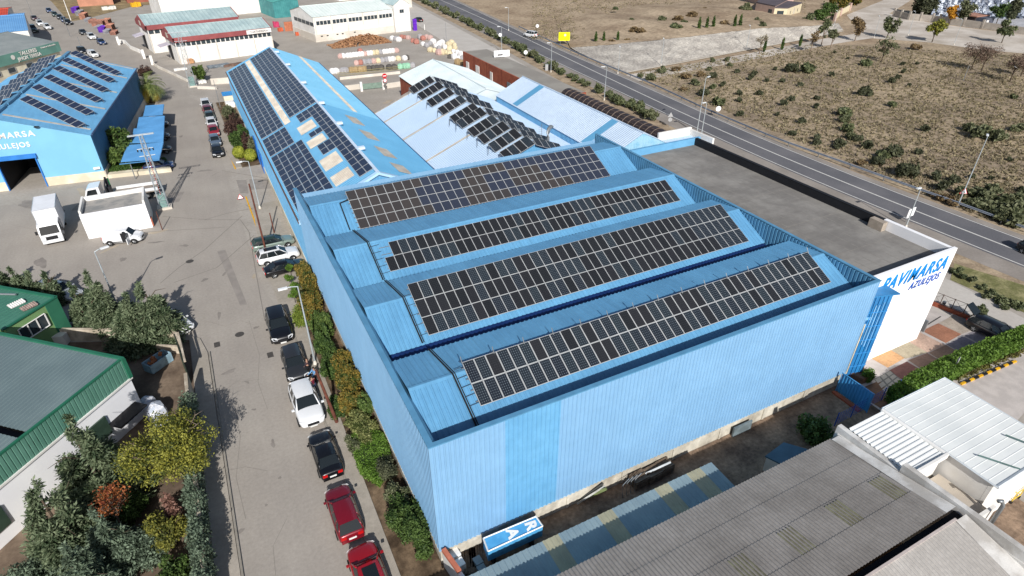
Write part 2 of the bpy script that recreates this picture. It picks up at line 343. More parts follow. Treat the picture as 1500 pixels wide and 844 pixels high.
# tiled forecourt by the white building
Z5=lambda l:[G(1200+a/4.993,470+b/4.993) for a,b in l]
flat('forecourt',[(36.9,9.6),(52.6,12.2),(52.2,21.5),(48.0,26),(36.9,26)],.02,mat('forecourt_concrete',S(186,178,172),.8,.08,1,fine=.08))
def tiles(nm,c,pts,z=.03):
    m=mat(nm,S(*c),.75,scale=.9,col2=tuple(x*.8 for x in S(*c)),fine=.22,bscale=7); flat('forecourt_tiles',Z5(pts),z,m)
tiles('tile_orange',(205,160,115),[(470,185),(625,275),(500,345),(360,265)])
tiles('tile_beige',(176,164,140),[(480,185),(610,130),(790,235),(630,280)])
tiles('tile_pink',(188,160,142),[(612,130),(735,85),(920,180),(792,235)])
tiles('tile_brick',(160,112,88),[(750,75),(870,20),(1040,100),(925,165)])
tiles('tile_grey_beige',(172,160,146),[(872,18),(985,-40),(1150,55),(1042,100)])
tiles('tile_maroon',(130,88,82),[(510,365),(640,300),(760,370),(600,430)])
tiles('tile_brown',(138,112,98),[(650,290),(790,237),(895,300),(765,368)])
tiles('tile_brown_two',(142,118,102),[(800,237),(925,178),(1040,245),(902,300)])
tiles('tile_grey',(128,124,132),[(930,175),(1050,115),(1195,190),(1050,245)])
tiles('tile_grey_two',(138,134,140),[(1060,110),(1180,50),(1330,120),(1205,185)])
ribbon('forecourt_channel',line([(1345,488),(1352,480),(1378,464)]),.1,.034,MATS['cast_iron'])
kt=Z5([(400,430),(520,365),(600,435),(480,540)])
flat('forecourt_tiles',kt,.03,mat('tile_slate',S(120,120,116),.8,.1,1))
for i in range(3):
    for j in range(3):
        q=lambda u,v:(kt[0].lerp(kt[1],u)).lerp(kt[3].lerp(kt[2],u),v)
        flat('forecourt_tile',[q(i/3+.04,j/3+.04),q(i/3+.3,j/3+.04),q(i/3+.3,j/3+.3),q(i/3+.04,j/3+.3)],.036,mat('tile_pale',S(172,168,158),.8,.06,2))
flat('forecourt_tiles',Z5([(330,485),(440,440),(560,600),(460,650),(380,600)]),.034,mat('tile_wood',S(120,88,66),.75,.15,1,fine=.15,bscale=5))
# ================= sheet-metal and panel materials =================
M_roofb=mat('blue_roof_sheet',(.125,.335,.545),.45,scale=.35,col2=(.11,.30,.50),spec=.45,fine=.05,bscale=3,streak=(2.5,.25,.5),samt=.13)
M_wallp=mat('pale_blue_cladding',(.21,.395,.60),.55,scale=.45,col2=(.193,.37,.57),spec=.35,fine=.04,bscale=2,streak=(2.5,2.5,.12),samt=.05)
M_walls=mat('blue_cladding',(.14,.365,.59),.45,scale=.5,col2=(.12,.33,.55),spec=.5,fine=.05,bscale=2)
M_cap=mat('blue_flashing',(.10,.28,.46),.4,.08,1,spec=.5)
M_navy=mat('navy_gutter_and_shade',(.012,.04,.16),.5,.1,1)  # dark navy also paints in shade of the warehouse roof valleys and parapet
M_plinth=mat('cast_concrete',S(208,202,188),.9,scale=.5,col2=S(172,165,150),fine=.15,bscale=3,streak=(2,2,.2),samt=.25)
M_cream=mat('cream_render',S(220,212,190),.85,scale=.5,col2=S(196,186,164),fine=.06)
M_alu=mat('aluminium',S(190,192,195),.35,.05,2,metal=.4)
M_dark=mat('dark_rubber',S(30,30,32),.7,.1,3)
M_galv=mat('galvanised_steel',S(150,155,158),.45,.1,2,metal=.5)
def cellmat(name,c1,c2,nx,ny,dot=None,line=(.25,.28,.3),lw=.035,w=.66,h=1.29,rough=.22):
    """solar glass with its grid of cells, panel-local coordinates"""
    m=bpy.data.materials.new(name); m.use_nodes=True; n=m.node_tree; b=n.nodes['Principled BSDF']; L=n.links.new
    tc=n.nodes.new('ShaderNodeTexCoord'); sp=n.nodes.new('ShaderNodeSeparateXYZ'); L(tc.outputs['Object'],sp.inputs[0])
    def mth(op,a,b_=None,c_=None):
        q=n.nodes.new('ShaderNodeMath'); q.operation=op
        for i,x in enumerate((a,b_,c_)):
            if x is None: continue
            if isinstance(x,(int,float)): q.inputs[i].default_value=x
            else: L(x,q.inputs[i])
        return q.outputs[0]
    def cell(s,k,size):
        f=mth('FRACT',mth('MULTIPLY_ADD',s,k/size,.5+k/2.0)); return mth('ABSOLUTE',mth('SUBTRACT',f,.5))
    ax=cell(sp.outputs[0],nx,w*.94); ay=cell(sp.outputs[1],ny,h*.965)
    # 0 in the cell centre ... .5 at its edge (after shift)
    ln=mth('GREATER_THAN',mth('MAXIMUM',mth('SUBTRACT',.5,ax),mth('SUBTRACT',.5,ay)),.5-lw) if False else mth('LESS_THAN',mth('MINIMUM',ax,ay),lw)
    oi=n.nodes.new('ShaderNodeObjectInfo'); cr=n.nodes.new('ShaderNodeValToRGB'); L(oi.outputs['Random'],cr.inputs[0])
    cr.color_ramp.elements[0].color=(*c1,1); cr.color_ramp.elements[1].color=(*c2,1)
    mx=n.nodes.new('ShaderNodeMix'); mx.data_type='RGBA'; L(ln,mx.inputs[0]); L(cr.outputs[0],mx.inputs[6]); mx.inputs[7].default_value=(*line,1); out=mx.outputs[2]
    if dot:
        dd=mth('LESS_THAN',mth('ADD',ax,ay),dot); m2=n.nodes.new('ShaderNodeMix'); m2.data_type='RGBA'; L(dd,m2.inputs[0]); L(out,m2.inputs[6]); m2.inputs[7].default_value=(.23,.27,.30,1); out=m2.outputs[2]
    L(out,b.inputs['Base Color']); b.inputs['Roughness'].default_value=rough; b.inputs['Specular IOR Level'].default_value=.35
    return m
P_dark=cellmat('mono_cells_dark',(.013,.015,.017),(.020,.021,.024),5,9,line=(.05,.05,.055),lw=.03)
P_dot=cellmat('mono_cells_blue',(.015,.019,.027),(.019,.027,.034),5,9,dot=.15,line=(.045,.055,.065),lw=.035)
P_mid=cellmat('mono_cells_soft',(.015,.021,.029),(.02,.027,.034),5,9,dot=.13,line=(.04,.05,.06),lw=.03)
P_br=cellmat('poly_cells_brown',(.036,.034,.035),(.048,.042,.040),6,6,line=(.05,.042,.04),lw=.03,w=.8,h=.9,rough=.5)
P_bl=cellmat('poly_cells_blue',(.031,.038,.058),(.027,.034,.054),6,6,line=(.045,.052,.08),lw=.03,w=.8,h=.9,rough=.4)
P_navy=cellmat('poly_cells_navy',(.017,.027,.058),(.021,.032,.066),6,9,line=(.04,.05,.08),lw=.03,w=1,h=1,rough=.25)
M_frame=mat('panel_frame',S(188,190,190),.4,.04,3,metal=.2)
PCACHE={}
def panel_mesh(w,h,pm,t=.035,fw=.018,key=None):
    k=(round(w,2),round(h,2),pm.name,fw)
    if k in PCACHE: return PCACHE[k]
    mb=MB(); mb.box(-w/2,-h/2,-t,w/2,h/2,-.004,0)
    a,b=w/2,h/2; c,d=a-fw,b-fw
    mb.add([(-a,-b,-.003),(a,-b,-.003),(a,b,-.003),(-a,b,-.003),(-c,-d,0),(c,-d,0),(c,d,0),(-c,d,0)],[(0,1,5,4),(1,2,6,5),(2,3,7,6),(3,0,4,7)],0)
    mb.add([(-c,-d,-.0005),(c,-d,-.0005),(c,d,-.0005),(-c,d,-.0005)],[(0,1,2,3)],1)
    me=bpy.data.meshes.new('panel'); me.from_pydata(mb.v,[],mb.f); me.materials.append(M_frame); me.materials.append(pm); me.polygons.foreach_set('material_index',mb.m); me.update()
    PCACHE[k]=me; return me
def solar_array(label,O,U,V,cols,rows,pick,group,gap=.012,skip=None,fw=.022,legs=None,rails=True,maxp=100,fit=None):
    """array thing; O lower left corner, U along, V up the slope; panels are its parts"""
    O,U,V=Vector(O),Vector(U),Vector(V); u,v=U.normalized(),V.normalized(); nrm=u.cross(v)
    pw,ph=U.length/cols,V.length/rows
    c0=O+U/2; root=thing('solar_array',label,'solar array',(c0.x,c0.y,O.z),0,group)
    T=Matrix(((u.x,v.x,nrm.x),(u.y,v.y,nrm.y),(u.z,v.z,nrm.z))); eul=T.to_euler()
    cells=[(i,j) for j in range(rows) for i in range(cols) if not (skip and skip(i,j))]
    cells.sort(key=lambda c:(O+u*pw*(c[0]+.5)+v*ph*(c[1]+.5)-Vector((0,0,CAM_H))).length)
    rest=MB()
    base=Vector(root.location)
    for n_,(i,j) in enumerate(cells):
        cc=O+u*pw*(i+.5)+v*ph*(j+.5); pm=pick(i,j)
        me=panel_mesh(pw-gap,ph-gap,pm,fw=fw)
        if n_<maxp:
            o=bpy.data.objects.new('panel',me); COL.objects.link(o); o.parent=root; o.location=cc-base; o.rotation_euler=eul
        else:
            rest.add([T@p.co+cc-base for p in me.vertices],[tuple(f.vertices) for f in me.polygons])
            for q,f in enumerate(me.polygons): rest.m[len(rest.f)-len(me.polygons)+q]=f.material_index if f.material_index==0 else 1
    if rest.v:
        o=rest.build('panel',[M_frame,pick(cols-1,rows-1)],root); o['kind']='stuff'
    fr=MB(); tdn=nrm*-.07
    if rails:
        for j in range(rows):
            for f_ in (.25,.75):
                a=O+v*ph*(j+f_)-u*.12+tdn; b=a+U+u*.24; s=v*.02; t=nrm*.025
                fr.add([a-s-t-base,a+s-t-base,a+s+t-base,a-s+t-base,b-s-t-base,b+s-t-base,b+s+t-base,b-s+t-base],[(0,1,2,3),(7,6,5,4),(0,4,5,1),(1,5,6,2),(2,6,7,3),(3,7,4,0)])
    if legs:
        for (a,b) in legs(O,U,V,nrm): fr.tube([Vector(a)-base,Vector(b)-base],.025,4)
    if fr.v: fr.build('mounting_frame',M_galv,root)
    return root

# ================= the big blue warehouse =================
X0,X1,Y0,Y1=5.45,36.85,18.9,51.9; ZT=8.9; ZP=1.08
wh=thing('blue_warehouse','large blue corrugated warehouse with four sawtooth roof bays covered in solar panels','warehouse',((X0+X1)/2,(Y0+Y1)/2,0))
B=lambda mb,n,m,lab=None,**k: tag(mb.build(n,m,wh,world=True,**k),lab)
def rwall(root,name,a,b,z0,z1,m,pitch=.3,depth=.045,mi=0,label=None,back=None):
    """ribbed upright wall seen from the right-hand side of a->b ... outward normal = dir x up"""
    a=Vector((a[0],a[1],0));b=Vector((b[0],b[1],0)); f0=z0 if callable(z0) else (lambda t:z0); f1=z1 if callable(z1) else (lambda t:z1)
    mb=MB().ribs(a,b-a,lambda t:Vector((0,0,f0(t))),lambda t:Vector((0,0,f1(t))),pitch,depth)
    n=(b-a).normalized().cross(Vector((0,0,1)))
    # solid backing behind the sheet
    k=24; pts=[];
    L=b-a
    mbb=[(a+L*i/k-n*.06) for i in range(k+1)]
    vs=[(p.x,p.y,f0(i/k)) for i,p in enumerate(mbb)]+[(p.x,p.y,f1(i/k)) for i,p in enumerate(mbb)]
    mb.add(vs,[(i,i+1,k+2+i,k+1+i) for i in range(k)])
    return tag(mb.build(name,m,root,world=True),label)
rwall(wh,'wall',(X0,Y0),(9.35,Y0),ZP,ZT,M_wallp,.26)
rwall(wh,'wall',(9.35,Y0),(12.5,Y0),ZP,ZT,M_walls,.26,label='brighter blue stripe of cladding in the front wall')
rwall(wh,'wall',(12.5,Y0),(X1,Y0),ZP,ZT,M_wallp,.26)
rwall(wh,'wall',(X0,Y1),(X0,Y0),ZP,lambda t:ZT,M_wallp,.26,.03)
rwall(wh,'wall',(X1,Y0),(X1,Y1),ZP,ZT,M_wallp,.26)
rwall(wh,'wall',(X1,Y1),(X0,Y1),ZP,8.3,M_wallp,.26)
pl=MB()
pl.box(X0+.03,Y0+.03,0,X1-.03,Y0+.25,ZP); pl.box(X0+.03,Y0+.26,0,X0+.25,Y1-.03,ZP); pl.box(X1-.25,Y0+.26,0,X1-.03,Y1-.03,ZP)
pl.box(X0-.03,Y0-.06,ZP-.04,X1+.03,Y0+.02,ZP+.01); 
x=X0+.02
while x<X1: pl.box(x,Y0-.03,0,x+.16,Y0+.029,ZP-.05); x+=3.9
pl.box(X0-.05,Y0+.03,ZP-.04,X0+.02,Y1,ZP+.01)
B(pl,'plinth',M_plinth)
# bays: (far edge y,z) ridge, low edge
bays=[((50.25,8.60),(47.36,9.0),(44.25,7.6)),((42.50,8.48),(39.18,8.98),(35.9,7.51)),((34.30,8.50),(31.2,8.92),(28.0,7.43)),((26.05,8.52),(23.07,8.90),(19.9,7.5))]
XL,XR=X0+.45,X1-.3
for (yf,zf),(yr,zr),(yl,zl) in bays:
    mb=MB(); n=.30
    mb.ribs((XL,yl,zl),(XR-XL,0,0),(0,0,0),(0,yr-yl,zr-zl),n,.045)
    B(mb,'roof',M_roofb)
    mb=MB(); mb.ribs((XL,yr,zr),(XR-XL,0,0),(0,0,0),(0,yf-yr,zf-zr),n,.045)
    B(mb,'roof',M_roofb)
    mb=MB(); d=.16
    mb.add([(XL,yr-d,zr-d*.45+.055),(XR,yr-d,zr-d*.45+.055),(XR,yr,zr+.06),(XL,yr,zr+.06),(XR,yr+d,zr+.04),(XL,yr+d,zr+.04)],[(0,1,2,3),(3,2,4,5)]); B(mb,'ridge_cap',M_roofb)
gt=MB()
for i in range(4):
    yl=bays[i][2][0]; zl=bays[i][2][1]; yf=bays[i+1][0][0] if i<3 else Y0+.2
    gt.box(XL,yf-.02,zl-.5,XR,yl+.3,zl-.12)
    if i<3: gt.box(XL,yf-.06,zl-.2,XR,yf-.01,bays[i+1][0][1]-.01)
gt.box(XL,Y0+.21,6.9,XR,Y0+.26,7.3)
B(gt,'gutter',M_navy)  # shade between the bays is put into the navy colour
# parapets: caps, inner linings
pp=MB()
def cap(x0,y0,x1,y1,z): pp.box(x0,y0,z-.04,x1,y1,z+.03)
cap(X0-.06,Y0-.06,X1+.06,Y0+.2,ZT+.03); cap(X0-.06,Y0+.2,X0+.26,Y1,ZT+.03); cap(X1-.2,Y0+.2,X1+.06,Y1+.1,ZT+.03)
B(pp,'parapet_cap',M_cap)
pp=MB(); pp.add([(X0+.26,Y0+.2,ZT),(XL+.02,Y0+.2,ZT-.3),(XL+.02,Y1,ZT-.3),(X0+.26,Y1,ZT)],[(0,1,2,3)]); pp.add([(XL+.02,Y0+.2,ZT-.3),(XL+.02,Y0+.2,7.0),(XL+.02,Y1,7.0),(XL+.02,Y1,ZT-.3)],[(0,1,2,3)])
B(pp,'parapet_lining',M_cap)
pp=MB(); pp.ribs((XR+.02,Y0+.2,0),(0,Y1-Y0-.2,0),(0,0,7.0),(0,0,ZT),.3,.04); B(pp,'parapet_lining',M_cap)
pp=MB(); pp.box(X0+.2,Y0+.07,7.0,X1-.2,Y0+.2,ZT-.01); B(pp,'parapet_lining',M_navy)  # navy stands in for the shade behind the front parapet
# cable trays climbing over the bays on the left
for k,((yf,zf),(yr,zr),(yl,zl)) in enumerate(bays):
    mb=MB(); xa=8.35 if k else 8.25
    if k==0: mb.tube([(9.0,yr-.3,zr+.1),(xa,yr-.5,zr+.02),(xa,yl+.1,zl+.1)],.05,6)
    else: mb.tube([(xa-.25,yf,zf+.1),(xa,yr,zr+.1),(xa+.05,yl+.1,zl+.1)],.05,6); mb.tube([(xa-.13,yf,zf+.1),(xa+.12,yr,zr+.1),(xa+.17,yl+.1,zl+.1)],.03,6)
    B(mb,'cable_tray',M_dark)

r1=random.Random(11)
def pk3(i,j,_c={}):
    k=('a',i,j)
    if k not in _c: _c[k]=P_dot if r1.random()<.3 else P_dark
    return _c[k]
def pk4(i,j,_c={}):
    k=(i,j)
    if k not in _c: _c[k]=P_dark if r1.random()<.3 else P_dot
    return _c[k]
def pk2(i,j,_c={}):
    k=(i,j)
    if k not in _c: _c[k]=P_mid if r1.random()<.25 else P_dark
    return _c[k]
runs={}
for j in range(4):
    i=0;cur=True
    while i<30:
        n=r1.choice((3,4,5)) if i else (8 if j in(0,3) else 7)
        for q in range(n): runs[(i+q,j)]=cur
        cur=not cur; i+=n
def pk1(i,j): return P_br if runs.get((i,j),True) else P_bl
GA='solar arrays on the warehouse roof'
def posts(O,U,V,n):
    out=[]; k=14
    for i in range(k+1):
        a=O+V+U*i/k; out.append((a+V.normalized()*-.1,a+Vector((0,.15,.28)))); out.append((a-V*.0,a+Vector((0,.35,-.25))))
    return out
solar_array('rearmost solar array on the warehouse, four rows of square brown and blue panels',(9.0,44.05,7.76),(24.2,0,0),(0,3.8,1.75),30,4,pk1,GA)
solar_array('third solar array from the front, two rows, the lower one panel longer',(9.09,36.43,7.86),(26.15,0,0),(0,2.33,1.07),39,2,pk2,GA,skip=lambda i,j:(j==1 and i==0))
solar_array('second solar array from the front, three rows of black panels with scattered blue',(8.88,28.25,7.83),(26.15,0,0),(0,3.56,1.64),39,3,pk3,GA)
solar_array('front solar array of two checked rows raised on posts above the ridge',(9.0,21.0,8.15),(26.1,0,0),(0,2.34,1.17),39,2,pk4,GA,legs=posts,fw=.028)
# ================= generic pitched hall =================
class Fr:
    def __init__(s,o,ang): s.o=Vector((o[0],o[1],0)); s.x=Vector((math.cos(ang),math.sin(ang),0)); s.y=Vector((-s.x.y,s.x.x,0)); s.a=ang
    def __call__(s,x,y,z=0): return s.o+s.x*x+s.y*y+Vector((0,0,z))
M_conc=mat('panel_concrete',S(214,208,198),.85,scale=.3,col2=S(196,188,176),fine=.05)
M_wwin=glass('window_glass',(.035,.05,.06),.15)
M_whitew=mat('white_render',S(232,230,226),.8,scale=.4,col2=S(214,211,205),fine=.03)
M_cementroof=mat('fibre_cement',S(158,150,140),.9,scale=.5,col2=S(134,128,120),fine=.18,bscale=2)
M_trans=mat('translucent_sheet',S(200,193,180),.6,scale=.8,col2=S(184,174,160),fine=.1,bscale=4)
M_ink=mat('dark_opening_and_shade',(.02,.02,.022),.9,.05,1)  # near-black for openings, and for shade painted into roof strips
def hall(name,label,cat,F,w,L,e,r,ax='y',k=.5,wallm=M_conc,frontm=None,roofm=M_cementroof,oh=.2,pitch=.5,depth=.05,rib_wall=None,plinth=None,plinthm=M_plinth,sides='LRFB',trim=None,over=None,group=None,e2=None):
    """pitched hall; local x across w, local y along L. ax='y': ridge runs along y; ax='x': ridge runs along x"""
    root=thing(name,label,cat,tuple(F(w/2,L/2)),F.a,group)
    e2=e if e2 is None else e2
    z0=plinth or 0
    if ax=='y':
        top=lambda x,y:(e+(r-e)*x/(w*k)) if x<=w*k else (r+(e2-r)*(x-w*k)/(w-w*k))
    else:
        top=lambda x,y:(e+(r-e)*y/(L*k)) if y<=L*k else (r+(e2-r)*(y-L*k)/(L-L*k))
    def wl(nm,a,b,m):
        A=F(*a);Bb=F(*b)
        zt=lambda t:top(a[0]+(b[0]-a[0])*t,a[1]+(b[1]-a[1])*t)-.03
        if rib_wall: rwall(root,nm,A,Bb,z0,zt,m,rib_wall[0],rib_wall[1])
        else:
            mb=MB(); n=2 if abs(zt(.5)-(zt(0)+zt(1))/2)<.01 else 12
            ks=[i/n for i in range(n+1)]; inn=(Bb-A).normalized().cross(Vector((0,0,-1)))*.2
            vs=[A+(Bb-A)*t+Vector((0,0,z0)) for t in ks]+[A+(Bb-A)*t+Vector((0,0,zt(t))) for t in ks]
            vs+=[v+inn for v in vs]; c=n+1
            fs=[(i,i+1,c+i+1,c+i) for i in range(n)]+[(2*c+i+1,2*c+i,3*c+i,3*c+i+1) for i in range(n)]+[(c+i,c+i+1,3*c+i+1,3*c+i) for i in range(n)]
            mb.add(vs,fs); mb.build(nm,m,root,world=True)
    fm=frontm or wallm
    if 'F' in sides: wl('wall',(0,0),(w,0),fm)
    if 'R' in sides: wl('wall',(w,0),(w,L),wallm)
    if 'B' in sides: wl('wall',(w,L),(0,L),wallm)
    if 'L' in sides: wl('wall',(0,L),(0,0),wallm)
    if plinth:
        mb=MB(); t=.03
        for a,b in (((-t,-t),(w+t,-t)),((w+t,-t),(w+t,L+t)),((w+t,L+t),(-t,L+t)),((-t,L+t),(-t,-t))):
            A=F(*a);Bb=F(*b); mb.wall(A,Bb,0,plinth,.12)
        mb.build('plinth',plinthm,root,world=True)
    # roof slopes
    if ax=='y':
        a=F(-oh,-oh,e-(r-e)/(w*k)*oh); mb=MB()
        m=F(w*k,-oh,r); mb.ribs(m,F.y*(L+2*oh),(0,0,0),tuple(a-m),pitch,depth); mb.build('roof',roofm,root,world=True)
        bq=F(w+oh,-oh,e2-(r-e2)/(w*(1-k))*oh); mb=MB(); m2=F(w*k,L+oh,r); mb.ribs(m2,-F.y*(L+2*oh),(0,0,0),tuple(bq-m),pitch,depth); mb.build('roof',roofm,root,world=True)
        rc=[F(w*k,-oh,r),F(w*k,L+oh,r)]
    else:
        m=F(-oh,L*k,r); a=F(-oh,-oh,e-(r-e)/(L*k)*oh); mb=MB(); mm=F(w+oh,L*k,r); mb.ribs(mm,-F.x*(w+2*oh),(0,0,0),tuple(a-m),pitch,depth); mb.build('roof',roofm,root,world=True)
        bq=F(-oh,L+oh,e2-(r-e2)/(L*(1-k))*oh); mb=MB(); mb.ribs(m,F.x*(w+2*oh),(0,0,0),tuple(bq-m),pitch,depth); mb.build('roof',roofm,root,world=True)
        rc=[m,mm]
    mb=MB().tube([rc[0]+Vector((0,0,.03)),rc[1]+Vector((0,0,.03))],.09,6); mb.build('ridge_cap',over or roofm,root,world=True)
    if trim:
        mb=MB()
        if ax=='y':
            for yy in (-oh,L+oh):
                A=F(-oh,yy,e-(r-e)/(w*k)*oh);M_=F(w*k,yy,r);Bq=F(w+oh,yy,e2-(r-e2)/(w*(1-k))*oh)
                mb.tube([A,M_],.1,4); mb.tube([M_,Bq],.1,4)
            for xx,ee,kk in ((-oh,e,k),(w+oh,e2,1-k)):
                mb.tube([F(xx,-oh,ee-(r-ee)/(w*kk)*oh-.03),F(xx,L+oh,ee-(r-ee)/(w*kk)*oh-.03)],.1,4)
        else:
            for xx in (-oh,w+oh):
                mb.tube([F(xx,-oh,e-(r-e)/(L*k)*oh),F(xx,L*k,r)],.1,4); mb.tube([F(xx,L*k,r),F(xx,L+oh,e2-(r-e2)/(L*(1-k))*oh)],.1,4)
            for yy,ee,kk in ((-oh,e,k),(L+oh,e2,1-k)):
                mb.tube([F(-oh,yy,ee-(r-ee)/(L*kk)*oh-.03),F(w+oh,yy,ee-(r-ee)/(L*kk)*oh-.03)],.1,4)
        mb.build('roof_trim',trim,root,world=True)
    return root
def slab_on(root,name,m,pts,t=.02,label=None):
    """thin raised sheet through 4 points (list), thickness along its normal"""
    p=[Vector(q) for q in pts]; n=(p[1]-p[0]).cross(p[3]-p[0]).normalized()*t
    if n.z<0 and abs(n.z)>.3*t: n=-n
    mb=MB().add(p+[q+n for q in p],[(0,1,2,3),(4,5,6,7),(0,1,5,4),(1,2,6,5),(2,3,7,6),(3,0,4,7)]); return tag(mb.build(name,m,root,world=True),label)
def window(root,F,x,y,z,w,h,ax='x',depth=.06,m=M_wwin,fm=M_alu,name='window',div=0,frame=True):
    """window on a wall running along local axis ax; outward side given by sign of depth"""
    d=F.x if ax=='x' else F.y; n=(F.y if ax=='x' else F.x)*depth
    c=F(x,y,z); a=c-d*w/2; p=[a,a+d*w,a+d*w+Vector((0,0,h)),a+Vector((0,0,h))]
    mb=MB().add(p+[q+n for q in p],[(0,1,2,3),(7,6,5,4),(0,1,5,4),(1,2,6,5),(2,3,7,6),(3,0,4,7)])
    o=mb.build(name,m,root,world=True)
    if frame:
        fb=MB(); n2=n*1.25
        for i in range(4):
            s,t=p[i],p[(i+1)%4]; fb.tube([s+n2,t+n2],.035,4)
        for i in range(div):
            q=a+d*w*(i+1)/(div+1); fb.tube([q+n2,q+n2+Vector((0,0,h))],.03,4)
        f=fb.build('frame',fm,None,world=True) if False else None
        me=fb
        V=np.array(me.v); M=INV[root.name]; V=V@M[:3,:3].T+M[:3,3]; mm=bpy.data.meshes.new('frame'); mm.from_pydata(V.tolist(),[],me.f); mm.materials.append(fm)
        link('frame',mm,o)
    return o

# ================= long blue hall behind the warehouse =================
M_cyan=mat('cyan_roof_sheet',(.18,.44,.64),.45,scale=.4,col2=(.16,.41,.60),fine=.04,spec=.5)
M_cyan2=mat('blue_roof_sheet_two',(.12,.35,.56),.45,scale=.4,col2=(.105,.32,.52),fine=.04,spec=.5)
FL=Fr((5.5,52.3),0); LW,LL=15.1,63.0; LE,LR=5.5,8.8
lb=thing('long_hall','long blue pitched hall behind the warehouse, street-side roof slope covered by solar panels','industrial hall',(13.05,84,0))
rwall(lb,'wall',(5.5,115.3),(5.5,52.3),.9,LE-.03,M_walls,.3,.04)
zt=lambda t:LE+(LR-LE)*(2*t if t<.5 else 2-2*t)-.03
rwall(lb,'wall',(5.5,52.3),(20.6,52.3),.9,zt,M_walls,.3,.04); rwall(lb,'wall',(20.6,52.3),(20.6,115.3),.9,LE-.03,M_walls,.3,.04); rwall(lb,'wall',(20.6,115.3),(5.5,115.3),.9,zt,M_walls,.3,.04)
mb=MB()
for a,b in (((5.47,115.3),(5.47,52.3)),((5.5,115.33),(20.6,115.33)),((20.63,52.3),(20.63,115.3))): mb.wall(a,b,0,.9,.14)
mb.build('plinth',M_cream,lb,world=True)
sl=(LR-LE)/7.55
mb=MB().ribs((13.05,52.1,LR),(0,63.4,0),(0,0,0),(-7.7,0,-7.7*sl),.35,.04); mb.build('roof',M_cyan2,lb,world=True)
for y0,y1,m,l in ((52.1,78.2,M_cyan2,'deeper blue near half of the far roof slope'),(78.2,115.5,M_cyan,'pale cyan far half of the far roof slope')):
    mb=MB().ribs((13.05,y1,LR),(0,y0-y1,0),(0,0,0),(7.7,0,-7.7*sl),.35,.04); tag(mb.build('roof',m,lb,world=True),l)
mb=MB()
for y in range(52,115,9): mb.box(12.9,y+.1,LR+.03,13.2,min(y+9.05,115.5),LR+.12)
for y in (59,68,77,88,100,110): mb.box(13.1,y,LR-.02,13.75,y+.5,LR+.22)
mb.build('ridge_cap',mat('ridge_flashing',S(205,222,240),.5,.05,1),lb,world=True)
mb=MB()
for s in (-1,1): mb.add([(13.05,52.02,LR-.1),(13.05,52.02,LR+.14),(13.05+s*7.7,52.02,LR+.14-7.7*sl),(13.05+s*7.7,52.02,LR-.1-7.7*sl),(13.05,52.5,LR-.1),(13.05,52.5,LR+.14),(13.05+s*7.7,52.5,LR+.14-7.7*sl),(13.05+s*7.7,52.5,LR-.1-7.7*sl)],[(0,1,2,3),(4,5,6,7),(1,2,6,5),(0,3,7,4)])
mb.build('verge_trim',mat('pale_flashing',S(176,212,240),.5,.05,1),lb,world=True)
mb=MB().tube([(5.36,52.3,LE-.06),(5.36,115.3,LE-.06)],.09,6); mb.build('gutter',mat('brown_gutter',S(105,84,76),.6,.1,2),lb,world=True)
mb=MB().tube([(20.78,52.3,LE-.1),(20.78,115.3,LE-.1)],.1,6); mb.build('gutter',M_navy,lb,world=True)
PL=lambda x,y,o=.0:Vector((x,y,LE+(x-5.5)*sl+o)); PR=lambda x,y,o=.0:Vector((x,y,LE+(20.6-x)*sl+o))
def sky(f,x0,x1,y0,y1):
    a,b=f(x0,y0,.05),f(x1,y0,.05); mb=MB(); mb.ribs(f(x1,y0,.05) if f is PL else f(x0,y0,.05),(0,y1-y0,0),(0,0,0),tuple((a-b) if f is PL else (b-a)),.3,.04)
    if f is PR:
        mb=MB(); mb.ribs(f(x0,y1,.05),(0,y0-y1,0),(0,0,0),tuple(b-a),.3,.04)
    mb.build('skylight_sheet',M_trans,lb,world=True)
sky(PL,8.62,9.35,76.8,114.2)
for y0,y1 in ((70.85,73.65),(65.8,68.15),(58.65,61.75),(54.45,56.9)): sky(PL,9.5,11.35,y0,y1)
sky(PR,17.4,17.95,78.6,115.2)
for y0,y1 in ((71.4,74.8),(65.3,68.6),(59.2,62.4),(54.4,57.0)):
    mb=MB(); q=[PR(15.5,y1,.06),PR(16.8,y1-.2,.06),PR(17.0,y0,.06),PR(15.65,y0,.06)]; slab_on(lb,'skylight_sheet',M_trans,q)
# doors in the street wall
for y,hh_ in ((84,3.2),(80.5,2.4)):
    mb=MB().box(5.33,y,0,5.46,y+2.6,hh_); mb.build('door',mat('deep_blue_door',(.02,.16,.55),.45,.05,1),lb,world=True)
pkn=lambda i,j:P_navy
up=Vector((7.55,0,7.55*sl)).normalized()
def larr(label,x0,x1,y0,y1,skip=None):
    cols=round((y1-y0)/1.5); rows=round((x1-x0)*math.sqrt(1+sl*sl)/.8)
    return solar_array(label,PL(x0,y1,.14),(0,-(y1-y0),0),PL(x1,y1)-PL(x0,y1),cols,rows,pkn,'solar arrays on the long hall',skip=skip,fw=.03,gap=.02,rails=False)
larr('lower far solar block on the long hall, between eave and long skylight',5.6,8.45,76.7,114.0)
larr('lower middle solar block on the long hall, only four rows between two gaps',5.62,8.5,70.05,76.1)
larr('lower near solar block on the long hall, five columns wide beside the pale skylights',5.62,9.25,53.0,69.6)
larr('upper far solar block on the long hall, between skylight strip and ridge',9.45,13.0,78.1,114.2)
